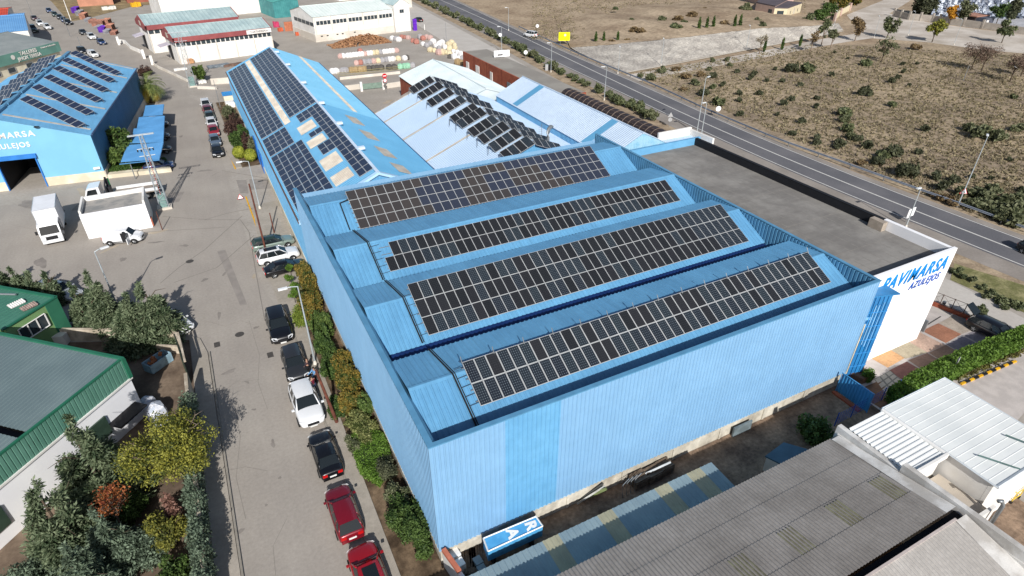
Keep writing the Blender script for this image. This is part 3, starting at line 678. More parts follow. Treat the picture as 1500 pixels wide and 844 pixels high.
# block around the skylights: grid of 1.5 m rows
def sk(i,j):
    y=77.3-(i+.5)*1.5
    if j>=3: return False
    for y0,y1 in ((70.3,74.0),(65.3,68.6),(58.2,62.1),(54.2,57.2)):
        if y0-.4<y<y1+.4: return True
    return j==0 and y>62
larr('upper near solar block on the long hall, broken by four square skylights',9.4,13.0,53.4,77.4,skip=sk)

# ================= light blue twin hall =================
M_pale=mat('pale_roof_sheet',(.42,.54,.68),.5,scale=.25,col2=(.39,.51,.65),fine=.04,spec=.5)
M_pale2=mat('pale_grey_roof_sheet',(.46,.56,.68),.5,scale=.25,col2=(.42,.52,.64),fine=.06,bscale=2,spec=.5)
def two(name,label,x0,x1,xr,y0,y1,e,r,roofm,e2=None):
    F=Fr((x0,y0),0); return hall(name,label,'industrial hall',F,x1-x0,y1-y0,e,r,'y',k=(xr-x0)/(x1-x0),wallm=M_walls,roofm=roofm,oh=.1,pitch=.33,depth=.035,rib_wall=(.3,.04),e2=e2)
h1=two('pale_hall','pale blue pitched hall with rows of tilted solar panels along its ridge',20.95,38.7,29.8,53.2,82.2,5.0,8.55,M_pale)
sl1=(8.55-5)/(29.8-20.95)
for ya,yb in ((78.0,79.9),(70.3,71.9),(62.2,63.6)):
    slab_on(h1,'skylight_strip',M_trans,[(21.05,ya-.18,5.0+.1*sl1+.05),(21.05,ya+.18,5.0+.1*sl1+.05),(27.2,ya+.28,5+6.25*sl1+.05),(27.2,ya-.08,5+6.25*sl1+.05)])
mb=MB(); 
mb.add([(20.6,82.25,5.0),(29.8,82.25,8.75),(29.8,82.9,8.75),(20.6,82.9,5.0),(20.6,82.25,4.5),(29.8,82.25,8.2),(29.8,82.9,8.2),(20.6,82.9,4.5)],[(0,1,2,3),(4,5,6,7),(0,1,5,4),(3,2,6,7)]); mb.build('verge_wall',M_cementroof,h1,world=True)
h2=two('pale_hall','whiter pitched hall with three bright blue bands and a white dish on its gable',38.75,47.6,43.1,52.0,80.4,5.9,8.05,M_pale2)
sl2=(8.05-5.9)/(43.1-38.75)
for ya,yb in ((74.0,75.3),(56.6,57.8)):
    slab_on(h2,'roof_band',M_cyan2,[(38.8,ya,5.9+.05*sl2+.045),(38.8,yb,5.9+.05*sl2+.045),(43.05,yb,8.03+.045),(43.05,ya,8.03+.045)])
mb=MB().ribs((38.75,51.93,0),(8.85,0,0),lambda t:Vector((0,0,3)),lambda t:Vector((0,0,5.9+sl2*min(8.85*t,0+ (8.85-8.85*t)*4.35/4.5)-.03)),.4,.03); tag(mb.build('gable_cladding',mat('sky_cladding',(.22,.46,.62),.45,scale=1.2,col2=(.32,.54,.68),spec=.5),h2,world=True),None)
dish=thing('satellite_dish','round white satellite dish on the bright blue gable','dish',(45.2,51.6,6.2))
mb=MB().lathe([(.42,0),(.40,.05),(.25,.0),(.02,-.03)],n=18); 
mb.v=[tuple(Matrix.Rotation(R(65),3,'X')@Vector(v)+Vector((0,-.1,0))) for v in mb.v]; mb.build('reflector',M_whitew,dish)
MB().tube([(0,0,0),(0,.3,-.25)],.04,6).build('bracket',M_galv,dish)
tube_=MB()
# steel flue with bend
fl=MB(); fl.tube([(32.6,55.0,7.3),(32.6,55.0,8.3),(32.65,55.1,8.75),(32.9,55.3,9.1),(33.25,55.55,9.2),(33.55,55.8,9.05)],.2,12); tag(fl.build('flue_pipe',M_galv,world=True,smooth=True),'bent galvanised flue pipe rising from the pale blue roof','flue pipe')
an=MB().tube([(31.6,54.6,8.0),(31.6,54.6,10.1)],.025,5)
for i in range(5): an.tube([(31.2,54.6,9.0+i*.22),(32.0,54.6,9.0+i*.22)],.012,4)
tag(an.build('antenna',M_galv,world=True),'thin mast antenna beside the bent flue pipe','antenna')
# tilted rows on h1
ys=[83.4,80.0,76.4,72.5,68.6,66.6,63.3,60.6,57.8,55.0]
pkx=lambda i,j:P_dark if rnd.random()<.65 else P_mid
nth=['first (farthest)','second','third','fourth','fifth','sixth','seventh','eighth','ninth','tenth (nearest)']
for k,y in enumerate(ys):
    y=y-.85
    for side in (-1,1):
        n=4; w_=.80*n
        if side<0: O=Vector((29.65-w_,y-1.5,8.55-w_*sl1+.2)); U=Vector((w_,0,w_*sl1))
        else:
            if k==4: continue
            O=Vector((30.0,y-1.5,8.6)); U=Vector((w_+.3,0,-(w_+.3)*.40))
        V=Vector((0,1.55,.46))
        def lg(O,U,V,nrm):
            return [(O+V+U*f,O+V+U*f+Vector((0,.0,-.5))) for f in (0,.5,1)]+[(O+U*f-Vector((.7*(side<0),0,.05)),O+V+U*f) for f in (0,)]
        solar_array('%s solar row from the far end, %s slope of the pale blue roof'%(nth[k].split(' ')[0],'left' if side<0 else 'right'),O,U,V,n,1,pkx,'tilted solar rows along the pale ridge',legs=lg,fw=.03)
# curved dark canopy along the service road side
cv=MB(); N=16; yA,yB=55.5,79.5; 
for i in range(N):
    a0=math.pi*i/N;a1=math.pi*(i+1)/N; q=lambda a,y:(50.4-1.35*math.cos(a),y,4.6+1.15*math.sin(a))
    cv.poly([q(a0,yA),q(a0,yB),q(a1,yB),q(a1,yA)][::-1])
can=thing('arched_canopy','long dark arched canopy with pale hoops beside the main road','canopy',(50.4,67.5,0))
cv.build('cover',mat('dark_tarpaulin',S(58,50,50),.5,.15,2),can,world=True,smooth=True)
cv=MB(); y=yA
while y<=yB: cv.tube([(50.4-1.39*math.cos(math.pi*i/12),y,4.6+1.19*math.sin(math.pi*i/12)) for i in range(13)],.035,5); y+=1.2
for zz in (.5,1.0,1.35): cv.tube([(50.4-1.39*math.cos(math.asin(zz/1.45)),yA,4.6+zz*.80),(50.4-1.39*math.cos(math.asin(zz/1.45)),yB,4.6+zz*.80)],.02,4)
cv.build('hoops',mat('hoop_steel',S(128,112,100),.6,.1,2),can,world=True)
cv=MB().box(49.1,yA,0,51.7,yB,4.6); cv.build('wall',M_conc,can,world=True)
# small lean-to with white parapet
lt=thing('lean_to','small lean-to with pale blue roof sheets and white parapet by the arched canopy','lean-to',(51.5,51.3,0))
MB().box(48.2,49.2,0,53.2,55.2,5.1).build('wall',M_whitew,lt,world=True)
MB().ribs((52.6,55.0,6.0),(0,-6.9,0),(0,0,0),(-4.2,0,-.55),.35,.04).build('roof',M_pale,lt,world=True) if False else None
MB().ribs((53.0,49.2,5.35),(0,5.9,0),(0,0,0),(-4.6,0,-.0),.35,.04).build('roof',M_pale,lt,world=True)
mb=MB().box(53.0,51.2,5.1,53.25,55.4,6.1); mb.box(48.2,55.2,5.1,53.25,55.45,6.3); mb.build('parapet',M_whitew,lt,world=True)

# ================= white showroom building with the flat roof =================
wb=thing('showroom','white showroom block with flat grey roof, black-lined parapet and blue lettering','showroom',(42,33,0))
WX0,WX1,WY0,WY1,WZ=37.0,46.95,19.75,47.6,7.5
M_white=mat('bright_white_cladding',S(243,243,243),.55,scale=.4,col2=S(236,236,238),spec=.4)
bk=MB()
mb=MB().box(WX0,WY0,0,WX1+1.3*0+.0,WY0+.25,8.4); n=30
mb.build('wall',M_white,wb,world=True)
tap=MB()
MB().box(WX1-.12,WY0+.26,0,WX1,WY1,WZ+.68).build('wall',M_white,wb,world=True)
mb=MB().box(WX1-.3,25.5,WZ-.1,WX1-.13,WY1,WZ+.66); mb.box(WX1-.28,25.5,WZ+.69,WX1+.06,WY1,WZ+.76)
mb.box(WX0+.2,WY0+.252,WZ-.3,WX1-.3,WY0+.30,8.39); mb.build('parapet_lining',mat('black_membrane',S(30,31,36),.7,.1,2),wb,world=True)
MB().box(WX1-.3,WY0+.26,WZ+.0,WX1+.05,25.4,WZ+.8).build('parapet_cap',M_white,wb,world=True)
mb=MB().box(WX0-.0,WY0+.26,WZ-.6,WX1-.23,WY1,WZ); 
mb.build('roof',mat('grey_roof_membrane',S(140,137,132),.9,scale=.35,col2=S(120,117,113),fine=.08,bscale=2,streak=(.12,1.8,1),samt=.12),wb,world=True)
M_seam=mat('roof_seam',S(138,134,128),.9,.1,2)
mb=MB(); x=WX0+1
while x<WX1-.6: mb.box(x,WY0+.35,WZ,x+.05,WY1,WZ+.006); x+=1.05
for y in (24,29,34.5,40): mb.box(WX0+.1,y,WZ+.008,WX1-.3,y+.05,WZ+.012)
mb.build('roof_seams',M_seam,wb,world=True)
MB().box(WX0,WY1,0,WX1+.5,WY1+.3,WZ+.75).build('wall',M_walls,wb,world=True)
MB().box(WX1-.9,25.0,WZ+.01,WX1-.35,26.2,WZ+.75).build('roof_vent',mat('vent_metal',S(168,156,142),.6,.1,2),wb,world=True)
M_sign=mat('sign_blue',(.0,.23,.66),.45,.03,1); M_sign2=mat('sign_blue_dark',(.01,.09,.42),.45,.03,1)
Fm=frameM((42.55,WY0-.02,7.35),(1,0,0),(0,0,1))
t=text(wb,'PAVIMARSA',1.55,M_sign,wb,Matrix.Translation(Vector((0,0,0))) if False else Matrix(INV[wb.name].tolist())@Fm,.03,name='lettering',bold=.03,sx=.80,shear=.3,space=1.17)
t=text(wb,'AZULEJOS',.85,M_sign2,wb,Matrix(INV[wb.name].tolist())@frameM((44.2,WY0-.02,6.3),(1,0,0),(0,0,1)),.03,name='lettering',sx=.78,shear=.3,space=1.2)
# blue glazed entrance between warehouse and showroom
en=thing('glazed_entrance','narrow blue glazed entrance bay wedged between warehouse and white showroom','entrance bay',(38.2,19,0))
M_bluegl=mat('blue_tinted_glass',(.02,.13,.32),.12,scale=.8,col2=(.03,.2,.45),spec=.7)
mb=MB().prism([(36.95,19.3),(38.8,18.75),(38.8,19.7),(36.95,19.7)],0,7.3); mb.build('glazing',M_bluegl,en,world=True)
mb=MB().prism([(36.9,19.2),(39.2,18.55),(39.3,19.72),(36.9,22.5)],7.32,7.42); mb.build('roof',mat('entrance_blue',(.03,.20,.45),.5,.1,1),en,world=True)
mb=MB()
for i in range(1,6):
    f=i/6; p=Vector((36.95,19.27)).lerp(Vector((38.8,18.72)),f); mb.tube([(p.x,p.y-.02,.1),(p.x,p.y-.02,7.3)],.03,4)
for z in (1.2,2.4,3.6,4.8,6.0): mb.tube([(36.95,19.25,z),(38.82,18.71,z)],.03,4)
for z,x in ((5,.3),(4.2,.5),(5.6,.6)): 
    p=Vector((36.95,19.24)).lerp(Vector((38.8,18.71)),x); 
mb.build('mullions',mat('mullion_blue',(.03,.25,.6),.5,.1,1),en,world=True)
mb=MB()
for f0,f1,z0,z1 in ((.42,.47,3.2,6.6),(.55,.6,3.0,6.6),(.72,.75,2.6,6.8),(.15,.4,5.4,5.65),(.2,.36,4.3,5.1)):
    p=Vector((36.95,19.25)).lerp(Vector((38.8,18.71)),f0); q=Vector((36.95,19.25)).lerp(Vector((38.8,18.71)),f1); mb.add([(p.x,p.y,z0),(q.x,q.y,z0),(q.x,q.y,z1),(p.x,p.y,z1)],[(0,1,2,3)])
mb.build('blind',mat('pale_blind',(.18,.42,.7),.5,.1,1),en,world=True)
dp=MB().tube([(36.9,18.83,1.0),(36.9,18.83,5.4)],.05,6); dp.build('drain_pipe',M_cream,en,world=True)
# ================= blue hall on the left with the big door =================
FA=Fr((-12.7,87.7),R(-7.5)); LW2=18.2
F2=Fr(FA(-LW2,0),R(-7.5))
l2=thing('blue_hall','sky blue pitched hall with white lettering and open roller door on the left','industrial hall',tuple(F2(LW2/2,18)),R(-7.5))
M_face=mat('sky_blue_front',(.19,.45,.66),.5,scale=.4,col2=(.175,.42,.63),fine=.03)
E2,R2=5.8,8.75; kx=9.2
tp=lambda x:E2+(R2-E2)*(x/kx if x<kx else (LW2-x)/(LW2-kx))
def fpan(x0,x1,z0,m,nm='wall',y=0):
    n=max(1,int((x1-x0)/.6)); mb=MB(); xs=[x0+(x1-x0)*i/n for i in range(n+1)]
    vs=[F2(x,y,z0) for x in xs]+[F2(x,y,tp(x)-.05) for x in xs]; vs+=[v+F2.y*.2 for v in vs]; c=n+1
    mb.add(vs,[(i,i+1,c+i+1,c+i) for i in range(n)]+[(2*c+i+1,2*c+i,3*c+i,3*c+i+1) for i in range(n)]+[(i,2*c+i,2*c+i+1,i+1) for i in range(n)]+[(0,c,3*c,2*c),(n,c+n,3*c+n,2*c+n)]); mb.build(nm,m,l2,world=True)
DX0,DX1,DZ=7.75,11.75,3.75
fpan(0,DX0,1.1,M_face); fpan(DX1,LW2,1.1,M_face); fpan(DX0,DX1,DZ,M_face)
mb=MB(); mb.wall(F2(0,.07),F2(DX0,.07),0,1.1,.26); mb.build('plinth',M_cream,l2,world=True); MB().wall(F2(DX1,.07),F2(LW2+.03,.07),0,1.1,.26).build('plinth',M_cream,l2,world=True)
mb=MB(); mb.wall(F2(DX0-.06,-.05),F2(DX0+.06,-.05),0,DZ,.3); mb.wall(F2(DX1-.06,-.05),F2(DX1+.06,-.05),0,DZ,.3); mb.wall(F2(DX0-.3,-.16),F2(DX1+.2,-.16),DZ,DZ+.45,.45); mb.build('door_frame',mat('blue_door_frame',(.03,.2,.6),.5,.1,1),l2,world=True)
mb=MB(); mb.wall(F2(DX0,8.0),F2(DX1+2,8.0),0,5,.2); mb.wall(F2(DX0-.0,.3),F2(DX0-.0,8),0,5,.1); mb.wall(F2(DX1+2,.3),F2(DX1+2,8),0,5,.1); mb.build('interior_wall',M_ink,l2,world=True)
rwall(l2,'wall',F2(LW2,0),F2(LW2,36),1.1,E2-.04,mat('shaded_blue_cladding',(.075,.20,.34),.5,scale=.4,col2=(.065,.175,.30),fine=.05),.33,.04)  # shade of the side turned from the sun painted as darker blue
mb=MB().wall(F2(LW2+.02,0),F2(LW2+.02,36),0,1.1,.2); mb.build('plinth',M_conc,l2,world=True)
rwall(l2,'wall',F2(0,36),F2(0,0),0,E2-.04,M_walls,.33,.04)
s2=(R2-E2)/(LW2-kx)
a=F2(kx,-.15,R2); mb=MB().ribs(F2(kx,36.1,R2),-F2.y*36.3,(0,0,0),tuple(F2(LW2+.15,0,E2-.15*s2)-F2(kx,0,R2)),.4,.04); mb.build('roof',M_roofb,l2,world=True)
mb=MB().ribs(a,F2.y*36.3,(0,0,0),tuple(F2(-.15,0,E2)-F2(kx,0,R2+.03)),.4,.04); mb.build('roof',M_roofb,l2,world=True)
mb=MB()
for y in (0,5.3,10.8,16.3,22,27.5,33): mb.wall(F2(kx,y+.2),F2(kx,y+4.3),R2-.03,R2+.22,.5)
mb.tube([F2(kx,0,R2+.05),F2(kx,36,R2+.05)],.2,6); mb.build('ridge_vent',M_cap,l2,world=True)
mb=MB().tube([F2(LW2+.2,-.1,E2-.02),F2(LW2+.2,36.1,E2-.02)],.1,5,0); mb.build('gutter',mat('grey_blue_gutter',S(70,90,125),.5,.1,1),l2,world=True)
PA=lambda x,y,o=0:F2(x,y,(E2+(LW2-x)*s2 if x>kx else R2-(kx-x)*(R2-E2)/kx)+o)
for y in (1.5,10.7,19.5,28.5,35.0): slab_on(l2,'skylight_strip',M_trans,[PA(kx+.6,y,.05),PA(LW2-.2,y,.05),PA(LW2-.2,y+.45,.05),PA(kx+.6,y+.45,.05)])
for s_,z,sz,lx,sxx in (('PAVIMARSA',6.56,.95,LW2-4.86-3.75,1.22),('AZULEJOS',5.33,.82,LW2-5.9-2.6,1.08)):
    text(l2,s_,sz,M_whitew,l2,Matrix(INV[l2.name].tolist())@frameM(F2(lx,-.03,z),F2.x,(0,0,1)),.03,bold=.012,sx=sxx*.93,space=1.14)
mb=MB().lathe([(.16,0),(.3,.05),(.3,.12),(.16,.16)],c=F2(LW2-5.0,-.15,7.25),n=14); mb.build('lamp',M_dark,l2,world=True)
mb=MB().box(-.35,-.1,0,.35,.1,.25); mb.v=[tuple(F2(LW2-.6,-.2,1.5)+Vector(v)) for v in mb.v]; mb.build('meter_box',M_whitew,l2,world=True)
# diagonal tilted rows
starts=[((-7.97,37.2),(-1.0,29.7)),((-7.96,31.8),(-1.0,24.8)),((-7.84,26.1),(-.9,19.1)),((-7.76,20.6),(-.8,13.7)),((-7.77,14.9),(-.7,7.5)),((-7.61,9.0),(-.7,2.1))]
for k,(a,b) in enumerate(starts):
    A=Vector((LW2+a[0],a[1]));Bv=Vector((LW2+b[0],b[1])); d=(Bv-A).normalized(); q=Vector((-abs(d.y),-abs(d.x)))
    TL=PA(A.x,A.y,.62); TR=PA(Bv.x,Bv.y,.62); 
    off=F2.x*q.x*1.15+F2.y*q.y*1.15; BL=TL+off; zl=PA(A.x+q.x*1.15,A.y+q.y*1.15,.12).z; BL.z=zl
    leg=lambda O,U,V,n:[(O+V+U*f,O+V+U*f-Vector((0,0,.6))) for f in (0,.33,.66,1)]
    solar_array('%s diagonal solar row from the far end, right slope of the blue hall'%nth[k].split(' ')[0],BL,TR-TL,TL-BL,9,1,pkn,'diagonal solar rows on the blue hall',legs=leg,fw=.035)
for k in range(10):
    y=.6+k*3.55; n=5; A=Vector((kx-.5,y)); dx,dy=-.68,.73
    TL=PA(A.x,A.y,.85); e_=(A.x+dx*1.14*n,A.y+dy*1.14*n); TE=PA(e_[0],e_[1],.85); BL=TE+F2.x*(-.75)+F2.y*(-.75); BL.z=TE.z-.95
    solar_array('%s solar row from the front, beyond the ridge of the blue hall'%nth[k].split(' ')[0],BL,TL-TE,TE-BL,n,1,pkn,'solar rows beyond the ridge of the blue hall',fw=.045)
# blue carport canopies beside it
M_cp=mat('carport_sheet',(.09,.27,.52),.5,scale=.5,col2=(.075,.23,.45),fine=.05,spec=.4)
cps=[((209,152),(237,152),(199,169)),((202,170),(238,168),(190,187)),((196,188),(237,187),(183,209)),((190,210),(236,206),(176,240))]
RC=[((240,153),(238,168)),((241,170),(240,186)),((240,187),(239,208)),((239,209),(233,234))]; LC=[((214,155),(209,170)),((204,172),(200,188)),((199,189),(189,209)),((188,211),(175,240))]
pos=['farthest of four','second farthest of four','third of four from the far end','nearest of four']
for k in range(4):
    r0,r1=[G(*q,2.7) for q in RC[k]]; l0,l1=[G(*q,2.2) for q in LC[k]]; c=(r0+r1+l0+l1)/4
    cp=thing('carport','blue ribbed carport roof beside the blue hall, '+pos[k],'carport',(c.x,c.y,0),0,'carports beside the blue hall')
    d=(l1-r1)
    MB().ribs(r1,r0-r1,(0,0,0),tuple((l1-r1+l0-r0)/2),.3,.04).build('roof',M_cp,cp,world=True)
    mb=MB(); mb.tube([r0-Vector((0,0,.06)),r1-Vector((0,0,.06)),l1-Vector((0,0,.06))],.06,5); mb.build('roof_edge',M_cp,cp,world=True)
    for q in (r0.lerp(l0,.75)+Vector((0,-.4,0)),r1.lerp(l1,.75)+Vector((0,.4,0))): MB().tube([(q.x,q.y,0),(q.x,q.y,2.2)],.06,6).build('post',M_galv,cp,world=True)
# ================= small white flat-roofed kiosk =================
ks=thing('white_kiosk','small white flat-roofed kiosk with raised parapets between truck and van','kiosk',(-10.6,72.6,0))
KX0,KX1,KY0,KY1=-13.7,-7.7,70.1,74.4
mb=MB().box(KX0,KY0,0,KX1,KY0+.2,2.75); mb.build('wall',M_white,ks,world=True)
MB().box(KX0,KY0+.21,0,KX0+.2,KY1,3.1).build('wall',M_whitew,ks,world=True)
MB().box(KX1-.2,KY0+.21,0,KX1,KY1,3.1).build('wall',M_whitew,ks,world=True)
MB().box(KX0+.21,KY1-.25,0,KX1-.21,KY1,3.05).build('wall',M_whitew,ks,world=True)
MB().box(KX0+.2,KY0+.2,2.3,KX1-.2,KY1-.25,2.6).build('roof',mat('kiosk_roof',S(132,132,130),.9,scale=1,col2=S(160,156,150),fine=.15),ks,world=True)
mb=MB().box(KX1+.01,KY0+.1,.1,KX1+.12,KY0+.7,1.0); mb.build('brick_patch',mat('orange_brick',S(190,112,86),.8,.1,3),ks,world=True)
# ================= halls at the top left =================
F=Fr((-1.3,152.7),R(10.5))
M_redm=mat('red_fascia',S(150,82,82),.6,scale=.5,col2=S(135,72,74)); M_grs=mat('grey_green_roof',S(168,186,186),.6,scale=.3,col2=S(150,170,172),fine=.06,bscale=1)
def redhall(label,F,w,L,e,r,nwin,txt=None):
    h=hall('scrap_hall',label,'industrial hall',F,w,L,e,r,'x',wallm=M_whitew,roofm=M_grs,oh=.3,pitch=.9,depth=.09,trim=M_redm)
    slab_on(h,'fascia',M_redm,[F(-.05,-.35,e-1.0),F(w+.05,-.35,e-1.0),F(w+.05,-.35,e-.05),F(-.05,-.35,e-.05)],.08)
    # gable fascia
    mb=MB(); vs=[F(-.4,-.3,e-1.0),F(-.4,L+.3,e-1.0),F(-.4,L+.3,e-.05),F(-.4,L/2,r),F(-.4,-.3,e-.05)]; mb.poly(vs[::-1]); mb.poly([v+F.x*.3 for v in vs]); mb.build('gable_panel',M_redm,h,world=True)
    for i in range(nwin): window(h,F,w*(i+.5)/nwin,-.05,e-1.85,w/nwin*.78,.78,'x',-.04,frame=False)
    for i in range(3): window(h,F,-.05,L*(.12+.2*i),e-1.85,L*.15,.78,'y',-.04,frame=False)
    for i in range(6): slab_on(h,'pilaster',M_conc,[F(w*i/5-.1,-.1,0),F(w*i/5+.1,-.1,0),F(w*i/5+.1,-.1,e-1.9),F(w*i/5-.1,-.1,e-1.9)],.05)
    window(h,F,-.42,L*.45,e-.55,1.3,1.0,'y',-.04,m=M_trans,frame=False)
    # lean-to canopy over the street door
    slab_on(h,'door',M_ink,[F(-.12,L*.55,0),F(-.12,L*.8,0),F(-.12,L*.8,3),F(-.12,L*.55,3)],.05)
    slab_on(h,'door_canopy',mat('lilac_sheet',S(196,190,200),.6,.1,1),[F(-2.2,L*.5,2.9),F(-2.2,L*.85,2.9),F(-.15,L*.85,3.3),F(-.15,L*.5,3.3)],.08)
    if txt:
        slab_on(h,'sign_board',M_whitew,[F(w-5.4,-.47,e-.95),F(w+.05,-.47,e-.95),F(w+.05,-.47,e-.1),F(w-5.4,-.47,e-.1)],.03)
        text(h,txt,.62,mat('sign_letters',S(110,105,110),.6,.1,1),h,Matrix(INV[h.name].tolist())@frameM(F(w-2.7,-.53,e-.55),F.x,(0,0,1)),.02)
    return h
redhall('near one of two white halls with red fascia and a lettered white board',F,20.2,9.6,5.4,6.8,20,'CHATARRERIA')
redhall('far one of two white halls with red fascia, partly behind its twin',Fr((-6.2,167.6),R(10.5)),20,10.5,6.0,7.5,16)
# big white hall top centre
F=Fr((29.7,163.5),R(10.5)); tw=hall('white_hall','long white hall with greenish roof and one ribbon of dark windows','industrial hall',F,21.6,15,5.7,7.3,'x',wallm=M_whitew,roofm=mat('pale_green_roof',S(214,222,218),.6,scale=.4,col2=S(204,214,210)),oh=.15,pitch=.9,depth=.04,plinth=1.7,plinthm=M_conc)
g=0
for b_ in range(5):
    for i in range(4):
        window(tw,F,.5+b_*4.25+.35+i*.95+.2,-.05,3.85,.78,.85,'x',-.04,frame=False)
    slab_on(tw,'pilaster',M_conc,[F(b_*4.25+.2,-.06,0),F(b_*4.25+.4,-.06,0),F(b_*4.25+.4,-.06,5.6),F(b_*4.25+.2,-.06,5.6)],.05)
for x in (1.5,3,5.6,7,10.3): window(tw,F,x,-.2,1.2,.5,.18,'x',-.04,m=M_ink,frame=False)
for i in range(5): window(tw,F,-.05,1.2+i*2.6,3.6,2.2,.8,'y',-.04,frame=False)
F=Fr(Fr((29.7,163.5),R(10.5))(21.9,-.3),R(10.5)); tb=hall('office_block','tall white end block with one small window next to the long white hall','office block',F,4.6,17,6.6,8.0,'y',wallm=M_whitew,roofm=M_grs,oh=.1)
window(tb,F,2.2,-.05,4.6,1.2,.8,'x',-.05,div=1)
mb=MB().box(0,0,0,.9,.6,2.9); mb.v=[tuple(F(5.0,-1,0)+F.x*v[0]+F.y*v[1]+Vector((0,0,v[2]))) for v in mb.v]; tag(mb.build('purple_container',mat('purple_paint',S(106,40,190),.5,.15,3),world=True),'tall purple container at the corner of the white office block','container')
F=Fr((26.5,205),R(10)); te=hall('teal_shed','small teal metal shed among shrubs behind the red-fascia halls','shed',F,7.6,13,4.3,4.9,'y',wallm=mat('teal_sheet',S(72,140,140),.5,scale=.6,col2=S(60,124,126)),roofm=mat('teal_roof',S(80,150,144),.5,.1,.5),oh=.1,rib_wall=(.6,.05))
F=Fr((27.5,186),R(10.5)); 
bw=thing('brick_wall','low orange brick wall below the teal shed','wall',tuple(G(418,36)))
a_,b_=G(418,46),G(443,44); MB().wall(a_,b_,0,2.3,.3).build('masonry',mat('orange_brick_wall',S(186,118,88),.85,scale=1,col2=S(160,96,70)),bw,world=True)
# building rows along the top edge
F=Fr((-3,214),R(10)); hall('far_white_hall','plain white hall at the top edge above the red-fascia halls','industrial hall',F,32,16,6.5,7.5,'x',wallm=M_whitew,roofm=mat('white_roof',S(225,222,214),.7,.05,.3),oh=.1)
F=Fr((-27,258),R(6)); hall('orange_hall','orange roofed building with white eaves at the top left','industrial hall',F,10,14,4,5,'x',wallm=mat('orange_wall',S(190,136,112),.8,.1,.5),roofm=mat('orange_roof',S(196,140,118),.7,scale=.4,col2=S(178,124,102)),oh=.3,trim=M_whitew)
F=Fr((-13,260),R(6)); hall('brown_hall','brown roofed building at the top edge beside the orange one','industrial hall',F,9,14,4,5,'x',wallm=mat('brown_wall',S(150,88,72),.8,.1,.5),roofm=mat('brown_roof',S(158,96,80),.7,.1,.4),oh=.3)
F=Fr((52,232),R(10)); hall('far_shed','pale flat shed at the top edge behind the long white hall','shed',F,22,10,3.5,4.2,'x',wallm=M_whitew,roofm=M_grs,oh=.2)
F=Fr((62,206),R(10)); hall('tile_depot','low depot with orange pallets on its roof edge by the service road','shed',F,8,14,4.5,5,'y',wallm=M_conc,roofm=mat('depot_roof',S(206,120,90),.8,scale=1.5,col2=S(210,190,170)),oh=.1)
# garages at the top left
M_talroof=mat('slate_sheet',S(128,134,134),.6,scale=.3,col2=S(116,123,124),fine=.05); M_talgr=mat('grey_green_cladding',S(104,148,136),.6,scale=.5,col2=S(94,136,126))
F=Fr((-35.5,135.5),R(17)); F=Fr((-42.2,139.5),R(-7))
F=Fr(G(0,97.8,5.4)-Vector((9,-2,0)),math.atan2((G(104,70,5.4)-G(0,97.8,5.4)).y,(G(104,70,5.4)-G(0,97.8,5.4)).x))
wT=(G(104,70,5.4)-G(0,97.8,5.4)).length+9.3
ta=hall('repair_garage','repair garage with grey roof and green lettered fascia above cream walls','garage',F,wT,21,5.2,6.8,'x',wallm=M_cream,roofm=M_talroof,oh=.2,pitch=.4,depth=.04)
slab_on(ta,'fascia',M_talgr,[F(-.2,-.3,3.4),F(wT+.2,-.3,3.4),F(wT+.2,-.3,5.25),F(-.2,-.3,5.25)],.12)
MI=Matrix(INV[ta.name].tolist())
text(ta,'TALLERES',.95,M_whitew,ta,MI@frameM(F(wT-7.6,-.47,4.75),F.x,(0,0,1)),.02,bold=.02)
text(ta,'JINOX TERESA',.85,M_whitew,ta,MI@frameM(F(wT-7.6,-.47,3.9),F.x,(0,0,1)),.02,bold=.02)
text(ta,'Limpiezas Industriales',.42,M_whitew,ta,MI@frameM(F(wT-2.6,-.47,4.9),F.x,(0,0,1)),.02)
mb=MB().lathe([(.22,0),(.42,.0),(.42,.03),(.22,.03)],n=18); mb.v=[tuple(MI@frameM(F(wT-11.2,-.45,4.5),F.x,(0,0,1))@Vector(v)) for v in mb.v]; mb.build('gear_emblem',M_whitew,ta)
for x in (wT-20,wT-15.5,wT-12.2,wT-8): window(ta,F,x,-.05,1.9,1.6,.9,'x',-.06)
F=Fr(G(0,49,5.5)-Vector((8,-1.2,0)),R(8)); wB=(G(38,45,5.5)-G(0,49,5.5)).length+8
ta=hall('blue_garage','garage with light blue roof and a ribbon of black windows at the top left','garage',F,wB,30,5.3,6.4,'x',wallm=M_whitew,roofm=mat('light_blue_roof',S(112,166,214),.5,scale=.3,col2=S(102,156,206)),oh=.1,pitch=.4,depth=.04,k=.6)
for i in range(9): window(ta,F,wB-.9-i*1.35,-.05,3.3,1.0,.85,'x',-.05)
mb=MB().prism([tuple(G(-10,35,3)[:2]),tuple(G(10,31,3)[:2]),tuple(G(4,22,3)[:2]),tuple(G(-12,20,3)[:2])],0,5.5); 
F=Fr(tuple(G(-30,26,6)[:2]),R(5)); hall('red_garage','small building with a red roof at the left edge','garage',F,(G(9,23,6)-G(-30,26,6)).length,20,5.6,6.4,'x',wallm=M_whitew,roofm=mat('red_roof',S(205,80,58),.6,.1,.4),oh=.1)

